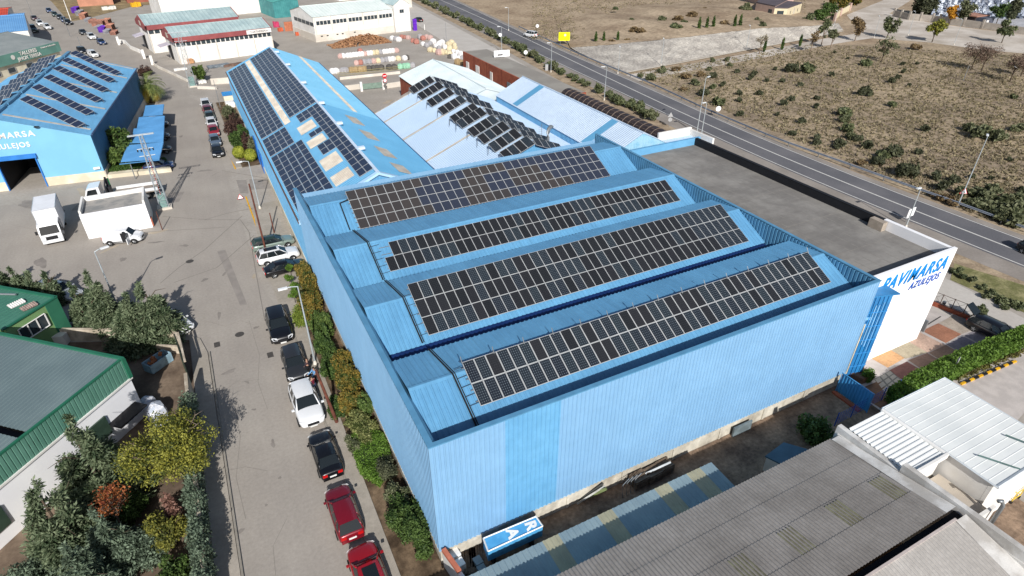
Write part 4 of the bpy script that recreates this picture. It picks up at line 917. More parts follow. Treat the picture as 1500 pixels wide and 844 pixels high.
# ================= greenish-white hall with brick end and the brick depot =================
F=Fr((32,82.9),0); M_ww=mat('white_green_sheet',S(202,212,214),.55,scale=.3,col2=S(190,202,205),fine=.03)
M_brk=mat('red_brick',S(158,88,64),.85,scale=1.2,col2=S(140,74,54),fine=.1,bscale=6)
gh=hall('brick_end_hall','greenish white pitched hall with a red brick side wall','industrial hall',F,12.6,21.8,4.2,6.3,'y',wallm=M_brk,frontm=M_ww,roofm=M_ww,oh=.15,pitch=.5,depth=.06)
window(gh,F,-.05,3.0,1.6,1.5,1.2,'y',-.06)
F=Fr((50.4,84),0); bd=thing('brick_depot','long red brick depot with flat concrete roof beside the service road','depot',(53.2,101.5,0))
BDX0,BDX1,BDY0,BDY1=50.4,55.8,82.5,120
MB().box(BDX0,BDY0,0,BDX0+.25,BDY1,3.75).build('wall',M_brk,bd,world=True)
MB().box(BDX0+.26,BDY1-.25,0,BDX1,BDY1,3.7).build('wall',M_brk,bd,world=True); MB().box(BDX0+.26,BDY0,0,BDX1,BDY0+.25,3.75).build('wall',M_brk,bd,world=True); MB().box(BDX1-.25,BDY0+.26,0,BDX1,BDY1-.26,3.7).build('wall',M_brk,bd,world=True)
MB().box(BDX0+.26,BDY0+.26,3.3,BDX1+.0,BDY1,3.72).build('roof',mat('depot_concrete_roof',S(150,146,138),.9,scale=.2,col2=S(136,131,124),fine=.08),bd,world=True)
mb=MB()
for y in (89,95.5,102,108.5,114.5): mb.box(BDX0-.03,y,0,BDX0-.001,y+.12,3.74)
mb.build('wall_joints',mat('brick_joint',S(112,56,42),.85,.1,2),bd,world=True)
for y,wd,hh_ in ((117,1.3,1.3),(112,1.6,1.5),(106,1.0,1.6),(98.5,1.4,1.3)):
    MB().box(BDX0-.1,y,.9,BDX0-.004,y+wd,.9+hh_).build('window',M_whitew if y>100 else mat('grey_shutter',S(120,128,132),.6,.1,2),bd,world=True)
mb=MB(); c_=G(715,90,3.75); 
sg=thing('white_van','white van parked on the service road behind the brick depot','van',(0,0,0))
bpy.data.objects.remove(sg)
# ================= vegetation =================
npr=np.random.default_rng(5)
def fastmesh(name,V,F4,mats,mi=None,smooth=False):
    me=bpy.data.meshes.new(name); n=len(V); k=F4.shape[1]; m=len(F4)
    me.vertices.add(n); me.vertices.foreach_set('co',V.astype(np.float32).ravel())
    me.loops.add(m*k); me.loops.foreach_set('vertex_index',F4.astype(np.int32).ravel())
    me.polygons.add(m); me.polygons.foreach_set('loop_start',np.arange(0,m*k,k,dtype=np.int32)); me.polygons.foreach_set('loop_total',np.full(m,k,dtype=np.int32))
    for q in mats: me.materials.append(q)
    if mi is not None: me.polygons.foreach_set('material_index',mi.astype(np.int32))
    me.update(calc_edges=True); return me
def leaves(blobs,n,size,aspect=1.8,upbias=.5,shell=.55,outward=0.0,rng=None,flat=.0):
    """n leaf quads spread through ellipsoid blobs [(cx,cy,cz,rx,ry,rz)]"""
    rng=rng or npr; B=np.array(blobs,float); vol=B[:,3]*B[:,4]*B[:,5]; idx=rng.choice(len(B),n,p=vol**.8/(vol**.8).sum()); b=B[idx]
    d=rng.normal(size=(n,3)); d/=np.linalg.norm(d,axis=1,keepdims=True); r=shell+(1-shell)*rng.random((n,1))**.6
    r*=1+.16*rng.normal(size=(n,1))*1.0
    p=b[:,:3]+d*r*b[:,3:]
    u=rng.normal(size=(n,3)); u[:,2]+=upbias*0; u+=d*outward*3; u/=np.linalg.norm(u,axis=1,keepdims=True)
    nn=rng.normal(size=(n,3)); nn[:,2]+=upbias*2; nn+=d*.8; v=np.cross(nn,u); v/=np.linalg.norm(v,axis=1,keepdims=True)+1e-9
    s=size*(.6+.8*rng.random((n,1)))
    a=p-u*s*aspect/2; c=p+u*s*aspect/2; e=p+v*s/2; f=p-v*s/2
    V=np.stack([a,f,c,e],1).reshape(-1,3); F=np.arange(4*n).reshape(n,4); return V,F
def clumpy(blobs,k,rng=None,f=.42,zr=1):
    """break big blobs into many small clumps near their surface"""
    rng=rng or npr; out=[]
    for b in blobs:
        for _ in range(k):
            d=rng.normal(size=3); d/=np.linalg.norm(d); r=.35+.55*rng.random()
            q=f*(.6+.7*rng.random()); out.append((b[0]+d[0]*r*b[3],b[1]+d[1]*r*b[4],b[2]+d[2]*r*b[5],b[3]*q,b[4]*q,b[5]*q*zr))
    return out
def limb_mesh(h,crown_c,crown_r,r0=.12,k=7,rng=None,spread=.75,sub=3):
    rng=rng or random.Random(4); mb=MB(); top=Vector((rng.uniform(-.1,.1)*h*.2,rng.uniform(-.1,.1)*h*.2,h)); 
    mid=Vector((top.x*.5+rng.uniform(-.06,.06),top.y*.5,h*.5)); mb.tube([(0,0,-.05),tuple(mid),tuple(top)],r0,7,r2=r0*.35)
    for i in range(k):
        a=rng.uniform(0,2*math.pi); t=rng.uniform(.35,.95); s=mid.lerp(top,(t-.5)*2) if t>.5 else Vector((0,0,0)).lerp(mid,t*2)
        e=Vector(crown_c)+Vector((math.cos(a)*crown_r[0]*spread,math.sin(a)*crown_r[1]*spread,rng.uniform(-.3,.7)*crown_r[2])); m_=s.lerp(e,.5)+Vector((0,0,.15*crown_r[2]))
        mb.tube([s,m_,e],r0*.42,5,r2=r0*.08)
        for j in range(sub):
            q=m_.lerp(e,rng.random()); w_=q+Vector((rng.uniform(-1,1)*crown_r[0],rng.uniform(-1,1)*crown_r[1],rng.uniform(.1,1)*crown_r[2]))*.38; mb.tube([q,w_],r0*.14,4,r2=r0*.04)
    return mb
M_bark=mat('bark',S(92,78,64),.9,scale=3,col2=S(66,56,46),obj=True)
M_barkl=mat('pale_bark',S(140,124,110),.9,scale=3,col2=S(110,96,84),obj=True)
L_con=leafmat('conifer_leaf',(.05,.078,.038),(.205,.25,.145)); L_cond=leafmat('blue_conifer_leaf',(.06,.085,.055),(.19,.25,.17))
L_yel=leafmat('yellow_leaf',(.06,.08,.02),(.33,.32,.055)); L_red=leafmat('red_leaf',(.16,.035,.02),(.42,.15,.05)); L_org=leafmat('orange_leaf',(.45,.20,.02),(.62,.34,.04))
L_grn=leafmat('green_leaf',(.03,.06,.015),(.10,.16,.04)); L_lim=leafmat('lime_leaf',(.10,.15,.02),(.24,.30,.05)); L_dk=leafmat('dark_leaf',(.045,.052,.03),(.125,.135,.075))
L_oliv=leafmat('olive_leaf',(.07,.085,.04),(.19,.20,.11)); L_scr=leafmat('scrub_leaf',(.14,.12,.075),(.32,.27,.16)); L_sg=leafmat('grey_green_leaf',(.07,.09,.045),(.17,.19,.09))
L_purp=leafmat('purple_leaf',(.04,.02,.02),(.12,.07,.05)); L_br=leafmat('ginger_leaf',(.12,.085,.05),(.28,.20,.10)); L_gold=leafmat('golden_leaf',(.05,.08,.018),(.27,.19,.04))
def put(name,me,parent,kids=None): o=bpy.data.objects.new(name,me); COL.objects.link(o); o.parent=parent; return o
def tree(name,label,cat,pos,h,cr,n,size,leaf,kind='round',group=None,bark=None,clumps=14,trunk_r=.12,seed=1,cz=None,outward=.3,rz=0,shell=.3,f=.42):
    """cr = crown radii (x,y,z); pos = ground point"""
    rng=np.random.default_rng(seed); t=thing(name,label,cat,(pos[0],pos[1],pos[2] if len(pos)>2 else 0),0,group); cz=h-cr[2]*.95 if cz is None else cz
    if kind=='cone':
        bl=[]; m_=10
        for i in range(m_):
            u=i/(m_-1); rr_=1-u*.86; z=.35+u*(h-.5)
            for q in range(max(1,int(6*rr_))):
                a=rng.random()*6.28; bl.append((math.cos(a)*cr[0]*rr_*.62,math.sin(a)*cr[1]*rr_*.62,z+rng.normal()*.1,cr[0]*rr_*.42+.08,cr[1]*rr_*.42+.08,h*.075+.1))
        V,F=leaves(bl,int(n*4.2),size*.45,3.0,.2,.3,.8,rng)
        V[:,2]+= .0
    elif kind=='column':
        bl=[(0,0,h*(i+.5)/8,cr[0]*math.sin(math.pi*(.18+.72*(i/7)))**.8,cr[1]*math.sin(math.pi*(.18+.72*(i/7)))**.8,h/10) for i in range(8)]; V,F=leaves(bl,n,size,2.2,.2,.35,.3,rng)
    else:
        bl=clumpy([(0,0,cz,*cr)],clumps,rng,f=f); V,F=leaves(bl,n,size,1.9,.5,shell,outward,rng)
    V=V[:]; bad=V[:,2]<.03; V[bad,2]=.03
    c=put('crown',fastmesh('crown',V,F,[leaf]),t)
    limb_mesh(h*.8 if kind!='round' else cz,(0,0,cz),cr,trunk_r,9 if kind=='round' else 3,random.Random(seed),.7,3 if kind=='round' else 0).build('trunk',bark or M_bark,t)
    t.rotation_euler=(0,0,rz); return t
def bush(name,label,cat,pos,r,n,size,leaf,group=None,seed=1,clumps=10,f=.5,leaf2=None,shell=.4):
    rng=np.random.default_rng(seed); bl=clumpy([(0,0,r[2]*.55,r[0]*.8,r[1]*.8,r[2]*.6)],clumps,rng,f=f); V,F=leaves(bl,n,size,1.8,.5,shell,.2,rng); V[V[:,2]<.02,2]=.02
    o=bpy.data.objects.new(name,fastmesh(name,V,F,[leaf])); COL.objects.link(o); o.location=(pos[0],pos[1],pos[2] if len(pos)>2 else 0); tag(o,label,cat,group); return o
def GP(px,py,z=0): return G(px,py,z)
# --- conifers beside the street, upper-left group ---
def con(label,px,py,zc,h,r,n,size=.24,seed=1,leaf=None,cat='conifer'):
    p=G(px,py,zc); return tree('conifer',label,cat,(p.x,p.y),h,(r,r,h/2),n,size,leaf or L_con,'cone',None,M_bark,seed=seed,trunk_r=.12)
con('broad pale conifer over the white car, rightmost of the street row',224,462,2.2,5.2,2.3,5200,seed=2)
con('wide conifer touching the rightmost one, its lower branches spreading towards the yard',196,474,1.9,4.6,2.3,4600,seed=9)
con('second tall conifer of the street row beside the street lamp foot',150,447,2.4,5.4,1.75,4300,seed=3)
con('slim conifer between the lamp and the silver car',118,448,2.0,4.0,1.1,2000,seed=4)
con('small conifer in front of the parked silver car',75,420,1.7,3.2,.9,1500,seed=5)
con('small conifer between the green shed and the silver car',26,416,1.7,3.2,1.0,1500,seed=6)
con('conifer tip at the left edge above the green shed',-2,408,1.8,3.4,1.1,1500,seed=7)
con('small pale conifer left of the silver car',47,418,1.5,2.8,.8,1100,seed=8)
# --- garden at the bottom left ---
con('big feathery conifer leaning over the white wall of the green-trimmed hall',130,678,3.2,6.4,2.5,7500,.2,seed=12)
con('large conifer at the lower left, nearest the white wall',85,768,2.6,5.6,2.2,7000,.18,seed=13)
con('shaded conifer at the bottom of the garden',120,850,2.0,4.6,1.9,4500,.18,seed=14,leaf=L_cond)
con('dark conifer behind the red-leaved tree',165,800,1.6,4.2,1.5,3500,.18,seed=15,leaf=L_cond)
p=G(250,655,3.4); tree('broadleaf_tree','large yellow-green autumn tree beside the garden wall','tree',(p.x,p.y),5.2,(2.6,2.3,1.7),23000,.068,L_yel,clumps=75,seed=21,trunk_r=.13,bark=M_barkl,f=.27)
p=G(160,735,2.6); tree('broadleaf_tree','small tree with sparse red autumn leaves among the conifers','tree',(p.x,p.y),3.5,(1.1,1.0,.9),850,.075,L_red,clumps=16,seed=22,trunk_r=.06,bark=M_barkl,shell=.2)
p=G(243,770,1.8); tree('broadleaf_tree','low yellow-leaved tree below the large autumn tree','tree',(p.x,p.y),2.6,(1.1,1.1,1.0),4200,.08,leafmat('olive_lime_leaf',(.05,.065,.015),(.26,.25,.05)),clumps=22,seed=23,trunk_r=.07)
p=G(245,735,2.2); bush('pink_shrub','dusty pink withered shrub under the yellow autumn tree','shrub',(p.x,p.y),(.7,.6,2.4),900,.12,leafmat('pink_leaf',(.14,.07,.05),(.32,.18,.14)),seed=24)
p=G(205,800,1.0); bush('shade_shrub','dark shaded shrub mass at the bottom of the garden near the wall','shrub',(p.x,p.y),(1.7,1.6,1.9),9000,.08,L_cond,seed=25,clumps=22,f=.4)
p=G(60,835,1.0); bush('shade_shrub','dark shrub mass at the very bottom left of the garden','shrub',(p.x,p.y),(1.8,1.5,1.6),8000,.08,L_cond,seed=26,clumps=22,f=.4)
p=G(190,745,.8); bush('shade_shrub','low green shrubs between the red-leaved tree and the autumn tree','shrub',(p.x,p.y),(1.2,1.2,1.5),5000,.08,L_grn,seed=27,clumps=18,f=.4)
p=G(250,840,.8); bush('shade_shrub','green shrub at the lower frame edge beside the garden wall hedge','shrub',(p.x,p.y),(1.0,1.2,1.4),4500,.08,L_grn,seed=28,clumps=18,f=.4)
# climber hedge on the garden wall
hb=[(-5.62+npr.normal()*.08,y,1.3+npr.random()*.6,.52,.55,.85) for y in np.arange(22.0,36.5,.45)]
V,F=leaves(hb,24000,.085,1.7,.5,.5,.2); o=put('hedge_plant',fastmesh('garden_hedge',V-np.array([-5.75,29,0]),F,[L_cond]),None); o.name='garden_hedge'; o.location=(-5.75,29,0); tag(o,'narrow blue-green hedge grown over the garden wall beside the street','hedge')
# --- bed beside the warehouse ---
gb='shrubs in the bed beside the warehouse'
def bedb(label,px,py,z,r,n,leaf,seed,size=.12,clumps=12,f=.5,cat='shrub',nm='shrub'):
    p=G(px,py,z); return bush(nm,label,cat,(p.x,p.y,.08),tuple(q*1.12 for q in r),int(n*2.0),size*.72,leaf,None,seed,clumps+8,f*.85)
bedb('green and ginger feathery shrub behind the black parked car, farthest of the bed',455,420,.9,(.9,1.6,2.0),3600,L_gold,31,.13)
bedb('orange-tinted tall shrub beside the street lamp foot',455,455,.9,(1.0,1.8,2.1),4200,L_gold,32,.13)
bedb('lime rounded shrub spilling over the pavement by the black off-roader',440,470,.4,(.7,1.5,1.1),1800,L_lim,33,.1)
bedb('dark green trained shrub against the warehouse wall behind the people',478,510,.8,(.9,3.2,1.7),5200,L_grn,34,.12,20,.3)
bedb('golden feathery shrub right of the maroon-jacketed person',510,560,.8,(1.1,1.7,2.1),4800,L_gold,35,.13,18,.4)
bedb('second golden feathery shrub beside the white car',512,592,.7,(1.0,1.5,1.6),3600,L_gold,36,.13,16,.4)
bedb('olive green flowering shrub beside the black saloon front',530,628,.7,(1.15,1.4,1.3),4200,leafmat('dotted_leaf',(.06,.08,.02),(.26,.27,.10)),37,.11,16,.4)
bedb('small dark olive shrub at the pavement edge above the bright hedge',518,655,.5,(.5,.8,.9),1300,L_oliv,38,.1)
bedb('mixed green shrub filling the bed between the lamp and the dark trained shrub',468,482,.8,(1.0,1.3,1.8),3000,leafmat('mid_leaf',(.05,.09,.02),(.14,.2,.05)),131,.13)
bedb('orange feathery shrub against the wall behind the brown leaning pole',505,540,.9,(.9,1.0,2.0),2600,L_gold,132,.13,16,.4)
bedb('low green creeper at the foot of the brown leaning pole',492,596,.4,(.7,1.4,.8),1800,L_grn,133,.11,14,.4)
bedb('green shrub between the golden shrubs and the warehouse wall',535,600,.7,(.6,1.4,1.5),2200,leafmat('mid_leaf',(.05,.09,.02),(.14,.2,.05)),134,.12,14,.4)
bedb('dark green low shrub under the golden one by the wall',483,540,.5,(.8,1.5,1.3),2400,L_grn,135,.12,14,.4)
bedb('tall golden shrub at the far end of the warehouse bed',447,403,.9,(.8,1.3,1.9),2600,L_gold,136,.13,14,.4)
def boxhedge(label,pts,h,n,leaf,size=.07,seed=1,nm='clipped_hedge',rough=.05):
    """clipped hedge: leaves over the faces of a polygonal block"""
    rng=np.random.default_rng(seed); P=np.array([(p[0],p[1]) for p in pts]); c=P.mean(0); tri=[]; 
    out=[]
    k=len(P); per=[np.linalg.norm(P[(i+1)%k]-P[i]) for i in range(k)]
    area=abs(sum(P[i][0]*P[(i+1)%k][1]-P[(i+1)%k][0]*P[i][1] for i in range(k)))/2
    nt=int(n*area/(area+sum(per)*h)); w_=np.array([abs(np.cross(P[i]-c,P[(i+1)%k]-c)) for i in range(k)]); w_/=w_.sum()
    ii=rng.choice(k,nt,p=w_); a=rng.random((nt,1)); b=rng.random((nt,1)); sw=(a+b)>1; a=np.where(sw,1-a,a); b=np.where(sw,1-b,b)
    q=c+(P[ii]-c)*a+(P[(ii+1)%k]-c)*b; out.append(np.hstack([q,np.full((nt,1),h)]))
    ns=n-nt; jj=rng.choice(k,ns,p=np.array(per)/sum(per)); t=rng.random((ns,1)); q=P[jj]*(1-t)+P[(jj+1)%k]*t; out.append(np.hstack([q,h*rng.random((ns,1))**.7]))
    C=np.vstack(out); C+=rng.normal(size=C.shape)*rough; C[:,2]+=.06*np.sin(C[:,0]*2.1)*np.cos(C[:,1]*1.7)
    bl=np.hstack([C,np.full((len(C),3),.02)]); m=len(C); u=rng.normal(size=(m,3)); u/=np.linalg.norm(u,axis=1,keepdims=True); v=np.cross(rng.normal(size=(m,3)),u); v/=np.linalg.norm(v,axis=1,keepdims=True)
    s=size*(.7+.6*rng.random((m,1))); V=np.stack([C-u*s*.9,C-v*s*.5,C+u*s*.9,C+v*s*.5],1).reshape(-1,3); V[V[:,2]<.01,2]=.01
    root=thing(nm,label,'hedge',(c[0],c[1],0)); o=put('foliage',fastmesh('foliage',V-np.array([c[0],c[1],0]),np.arange(4*m).reshape(m,4),[leaf]),root)
    P2=c+(P-c)*.93; MB().prism([tuple(x) for x in P2],0,h-.06).build('core',mat('hedge_core',(.02,.035,.012),.9,.1,2),root,world=True); return root
boxhedge('clipped bright green hedge block in front of the dark shrubs beside the red hatchback',[(3.25,26.6),(4.0,25.2),(5.2,26.9),(5.35,28.8),(4.2,30.0),(3.35,29.2)],.75,9000,L_lim if False else leafmat('bright_hedge',(.06,.12,.015),(.15,.26,.04)),.07,41)
p=G(552,680,.5); bedb('dark rounded hedge shrub right of the clipped bright hedge',566,690,.5,(.65,1.1,1.0),2600,L_dk,42,.09,8,.6)
bedb('dense dark shrub against the wall near the warehouse corner',598,765,.9,(1.2,2.1,1.7),9000,L_grn,43,.1,22,.42)
bedb('brownish shrub above the dense dark one by the wall',583,730,.7,(.8,1.0,1.2),2600,L_oliv,44,.1,12,.4)
bedb('small green shrub at the wall foot below the hall corner',622,800,.6,(.7,.7,1.2),1500,L_grn,45,.1)
# potted topiary by the pavement
for k,(px,py) in enumerate(((424,393),(424,408),(431,420),(430,432))):
    p=G(px,py,.9); t=tree('topiary_bush','ball-clipped shrub on a thin stem at the pavement edge, %s from the black car'%['first','second','third','fourth'][k],'topiary',(p.x,p.y),1.3,(.38,.38,.34),700,.07,leafmat('bright_hedge',(.06,.12,.015),(.15,.26,.04)),clumps=6,seed=50+k,trunk_r=.03,f=.6)
# bed by the long hall: shrubs and yellow-green balls
for k,(px,py) in enumerate(((350,225),(367,229))):
    p=G(px,py,.7); t=thing('topiary_ball','large yellow-green clipped ball shrub, %s of the pair by the long hall'%['left','right'][k],'topiary',(p.x,p.y,0)); rng=np.random.default_rng(60+k)
    d=rng.normal(size=(2600,3)); d/=np.linalg.norm(d,axis=1,keepdims=True); C=d*np.array([.78,.78,.85])*(1+.03*rng.normal(size=(2600,1)))+np.array([0,0,.85]); u=np.cross(d,rng.normal(size=(2600,3))); u/=np.linalg.norm(u,axis=1,keepdims=True); v=np.cross(d,u)+d*.5; s=.09
    V=np.stack([C-u*s,C-v*s*.6,C+u*s,C+v*s*.6],1).reshape(-1,3); put('foliage',fastmesh('foliage',V,np.arange(2600*4).reshape(-1,4),[leafmat('ball_leaf',(.17,.20,.02),(.36,.38,.05))]),t)
    MB().lathe([(.3,.0),(.68,.35),(.74,.85),(.66,1.25),(.35,1.6),(.05,1.67)],n=16).build('core',MATS['hedge_core'],t)
for k,(px,py,r,lf,nm) in enumerate(((337,170,1.0,L_oliv,'olive'),(346,183,1.2,L_purp,'maroon'),(340,196,1.1,L_purp,'dark maroon'),(352,200,1.1,L_grn,'green'),(348,213,1.0,L_grn,'dark green'),(362,212,1.0,L_purp,'reddish brown'),(375,222,.9,L_oliv,'brownish green'))):
    bedb('%s shrub in the bed along the long hall'%nm,px,py,.8,(r,r*1.5,1.9),1900,lf,70+k,.17,12)
boxhedge('clipped hedge strip on the lawn end beside the carports',[tuple(G(*q)[:2]) for q in ((158,258),(250,248),(243,238),(165,246))],.7,7000,leafmat('lawn_hedge',(.035,.07,.015),(.08,.15,.03)),.1,47)
kl=MB().prism([tuple(G(*q)[:2]) for q in ((156,262),(252,252),(249,246),(156,257))],0,.5); tag(kl.build('low_wall',M_cream,world=True),'low cream wall in front of the clipped hedge strip','wall')
p=G(178,210,2.2); tree('broadleaf_tree','bushy dark green tree beside the blue hall wall','tree',(p.x,p.y),4.4,(1.5,1.8,1.9),3600,.22,L_grn,clumps=16,seed=81)
p=G(172,232,1.4); tree('broadleaf_tree','lower green shrub-like tree next to the carport roof','tree',(p.x,p.y),2.9,(1.2,1.2,1.3),2200,.2,leafmat('mid_leaf',(.05,.09,.02),(.14,.2,.05)),clumps=12,seed=82)
p=G(158,236,1.2); tree('broadleaf_tree','small tree with bright yellow leaves at the blue hall corner','tree',(p.x,p.y),2.4,(.75,.75,.9),900,.2,leafmat('bright_yellow_leaf',(.4,.32,.02),(.62,.5,.05)),clumps=9,seed=83,trunk_r=.05)
p=G(205,108,1.0); bush('bare_shrub','purple-grey bare shrub behind the far corner of the blue hall','shrub',(p.x+.6,p.y+3),(1.6,2.2,2.0),900,.2,L_purp,seed=84)
p=G(282,108,1.6); tree('broadleaf_tree','green tree beside the foot of the far lattice pylon','tree',(p.x+1.1,p.y),3.4,(1.3,1.3,1.4),1500,.24,leafmat('mid_leaf',(.05,.09,.02),(.14,.2,.05)),clumps=10,seed=85)
# palm
def palm(px,py):
    p=G(px,py,0); t=thing('palm_tree','spreading green palm with drooping yellow lower fronds beside the blue hall','palm',(p.x,p.y,0)); rg=random.Random(9)
    MB().tube([(0,0,0),(.05,0,1.2),(0,.05,2.3)],.38,10,r2=.3).build('trunk',M_bark,t)
    for col,n,lo,hi,ln in ((leafmat('palm_leaf',(.08,.12,.03),(.24,.28,.09)),46,10,75,2.9),(leafmat('palm_yellow_leaf',(.45,.33,.04),(.62,.5,.1)),22,-35,12,2.7)):
        mb=MB()
        for i in range(n):
            a=rg.uniform(0,2*math.pi); el=R(rg.uniform(lo,hi)); pts=[]
            d=Vector((math.cos(a),math.sin(a),0)); pos_=Vector((0,0,2.35)); e=el; st=ln/9*rg.uniform(.85,1.1)
            for k in range(10): pts.append(pos_.copy()); pos_=pos_+(d*math.cos(e)+Vector((0,0,math.sin(e))))*st; e-=R(11)
            side=Vector((-d.y,d.x,0))
            for k in range(1,9):
                w_=.55*math.sin(math.pi*min(1,(k+.7)/10)); 
                for s in (-1,1):
                    for f_ in (0,.5):
                        q=pts[k].lerp(pts[k+1],f_); tip=q+side*s*w_+(pts[k+1]-pts[k])*1.3+Vector((0,0,-.12)); wv=(pts[k+1]-pts[k])*.33
                        mb.add([q,q+wv,tip],[(0,1,2)])
        mb.build('fronds',col,t)
    t.scale=(1.3,1.3,1.25)
palm(222,150)
# ================= dry field =================
fieldpoly=[tuple(G(*q)[:2]) for q in ((1015,108),(1225,68),(1360,66),(1500,84))]+[(175,35),(84,20)]
rng=np.random.default_rng(77)
def inpoly(x,y,P):
    c=False; j=len(P)-1
    for i in range(len(P)):
        if (P[i][1]>y)!=(P[j][1]>y) and x<(P[j][0]-P[i][0])*(y-P[i][1])/(P[j][1]-P[i][1])+P[i][0]: c=not c
        j=i
    return c
# ground scrub: dry tussocks, nobody could count them
pxs=[]
while len(pxs)<17000:
    if rng.random()<.86: x,y=rng.uniform(880,1530),rng.uniform(62,330)
    else: x,y=rng.uniform(780,1180),rng.uniform(-10,68)
    g_=G(x,y)
    if rng.random()>min(1,(g_.length/170)**1.6+.12): continue
    if y>62:
        rx=1120+(y-214)*2.18 if y>60 else 0
        ok=(x>870+(y-88)*2.42+10) and not (y<108 and x<1225 and y<107-(x-905)*.155+3) and y>66
        if not ok: continue
        if x>1225 and y<66+(x-1225)*.06: continue
    else:
        if y> 66-(x-836)*.105-3: continue
    zz=0 if y>62 else .6
    pxs.append((g_.x,g_.y,zz))
C=np.array(pxs); m=len(C)
# clusters follow a patch noise
r_=.10+.22*rng.random(m)**2; k=5
cc=np.repeat(C,k,0); rr2=np.repeat(r_,k)[:,None]; off=rng.normal(size=(m*k,3))*np.hstack([rr2,rr2,rr2*.35]); off[:,2]=np.abs(off[:,2]); c2=cc+off; c2[:,2]+=.03
u=rng.normal(size=(m*k,3)); u[:,2]=np.abs(u[:,2])+.2; u/=np.linalg.norm(u,axis=1,keepdims=True); v=np.cross(rng.normal(size=(m*k,3)),u); v/=np.linalg.norm(v,axis=1,keepdims=True); s=rr2*.9
V=np.stack([c2-u*s*.7,c2-v*s*.5,c2+u*s,c2+v*s*.5],1).reshape(-1,3)
o=bpy.data.objects.new('dry_scrub',fastmesh('dry_scrub',V-np.array([100,80,0]),np.arange(4*m*k).reshape(-1,4),[L_scr])); COL.objects.link(o); o.location=(100,80,0); tag(o,'dry brown tussocks scattered over the open field beyond the road','scrub',kind='stuff')
# individual bushes in the field
protos={}
def fbush(kind,px,py,r,label=None,group=None,z=0,sc=None):
    base={'holm':(L_dk,520,.22,.85),'green':(L_sg,620,.22,.75),'ginger':(L_br,520,.2,.6),'olive':(L_oliv,620,.2,.75)}[kind]
    p=G(px,py+r*1.2,z) if False else G(px,py,z+r*.35)
    k_=(kind,hash((px*7+py*3))%3)
    names={'holm':'dark_bush','green':'green_bush','ginger':'ginger_bush','olive':'olive_bush'}
    if k_ not in protos:
        rg=np.random.default_rng(100+len(protos)); bl=clumpy([(0,0,.5,.75,.75,.5*base[3]/.75)],9,rg,f=.5); V,F=leaves(bl,base[1],base[2],1.7,.5,.35,.2,rg); V[V[:,2]<0,2]=0; protos[k_]=fastmesh(names[kind],V,F,[base[0]])
    o=bpy.data.objects.new(names[kind],protos[k_]); COL.objects.link(o); o.location=(p.x,p.y,z); o.rotation_euler=(0,0,(px*1.7)%6.28); q=r*.86; o.scale=(q,q,q*(1.15 if kind=='holm' else .95))
    zn='close behind the crash barrier' if p.x<92 and p.y<66 else ('at the left tip of the field below the gravel slope' if p.y>92 and z==0 else ('on the hill above the gravel slope' if z>0 else ('in the right part of the field' if px>1330 else ('in the upper middle of the field' if py<120 else 'in the lower middle of the field'))))
    lab={'holm':'small dark evergreen bush '+zn,'green':'grey-green bush '+zn,'ginger':'ginger brown low bush '+zn,'olive':'olive coloured bush '+zn}[kind]
    return tag(o,label or lab,'bush',group or kind.replace('holm','dark')+' bushes '+zn)
fz=lambda a,b:(1120+a/3.945,b/3.945); fy=lambda a,b:(1120+a/3.945,200+b/3.945); fx=lambda a,b:(740+a/3.945,b/3.945)
fbush('holm',*fz(165,400),2.0,'large dark evergreen bush with a lime one at its right side','field landmark bushes A'); fbush('green',*fz(250,400),2.1,'rounded lime-grey bush right of the large dark evergreen','field landmark bushes B')
fbush('green',*fz(580,365),1.7); fbush('holm',*fz(585,540),1.6,'tall dark holm bush standing alone in the middle of the field','field landmark bushes C')
for a,b,r in ((800,372,.7),(882,368,.6),(803,415,.8),(772,450,.8),(733,470,.9),(835,492,.5),(385,433,.8),(205,492,.9),(100,468,.8),(10,465,.7),(155,572,.9),(108,600,.9),(300,568,.8),(290,615,.8),(75,662,.6),(222,705,.9),(165,775,.9),(930,750,.9),(545,805,1.1),(430,820,.9),(300,800,.8),(600,832,.9),(480,340,.5),(405,303,.5),(58,400,.7)): fbush('holm',*fz(a,b),r)
for a,b,r in ((740,605,1.1),(465,650,1.7),(475,740,1.6),(1445,560,1.0),(700,290,1.0)): fbush('green',*fz(a,b),r)
for a,b,r in ((1250,770,2.2),(1340,790,2.0),(1180,740,1.5),(460,690,1.4),(500,790,1.2),(1470,740,1.6)): fbush('olive',*fz(a,b),r)
fbush('ginger',*fz(870,272),1.7,'large purplish brown bush near the gravel road','field landmark bushes D')
for a,b,r in ((740,90,1.6),(835,210,2.0),(985,235,1.0),(1090,250,1.0),(1035,295,1.2),(885,90,.8),(660,150,1.3),(595,60,1.0),(420,50,1.2),(310,40,.9),(1420,135,.6),(1470,310,.7),(1200,235,.6),(1310,245,.5)): fbush('holm',*fy(a,b),r)
for a,b,r in ((680,110,1.3),): fbush('green',*fy(a,b),r)
for a,b,r in ((1140,320,1.3),(1220,330,1.6),(1290,350,1.8),(1250,400,1.7),(1180,390,1.3),(1340,420,1.8),(1400,380,1.8),(1440,430,2.0),(1370,460,1.7),(1460,490,1.8),(1310,310,1.5),(1490,370,1.8)): fbush('olive',*fy(a,b),r)
for a,b,r in ((1050,355,1.2),(990,340,.9),(1090,385,1.0),(560,150,.9)): fbush('ginger',*fy(a,b),r)
for a,b,r in ((780,440,1.2),(840,450,1.5),(905,410,1.4),(990,400,1.3),(1050,440,1.5),(1130,430,1.4),(1100,480,1.3),(1200,350,1.0),(1280,345,1.0),(1180,400,1.0),(1300,375,.9),(1030,515,.9)): fbush('ginger' if (a//10)%2 else 'olive',*fx(a,b),r)
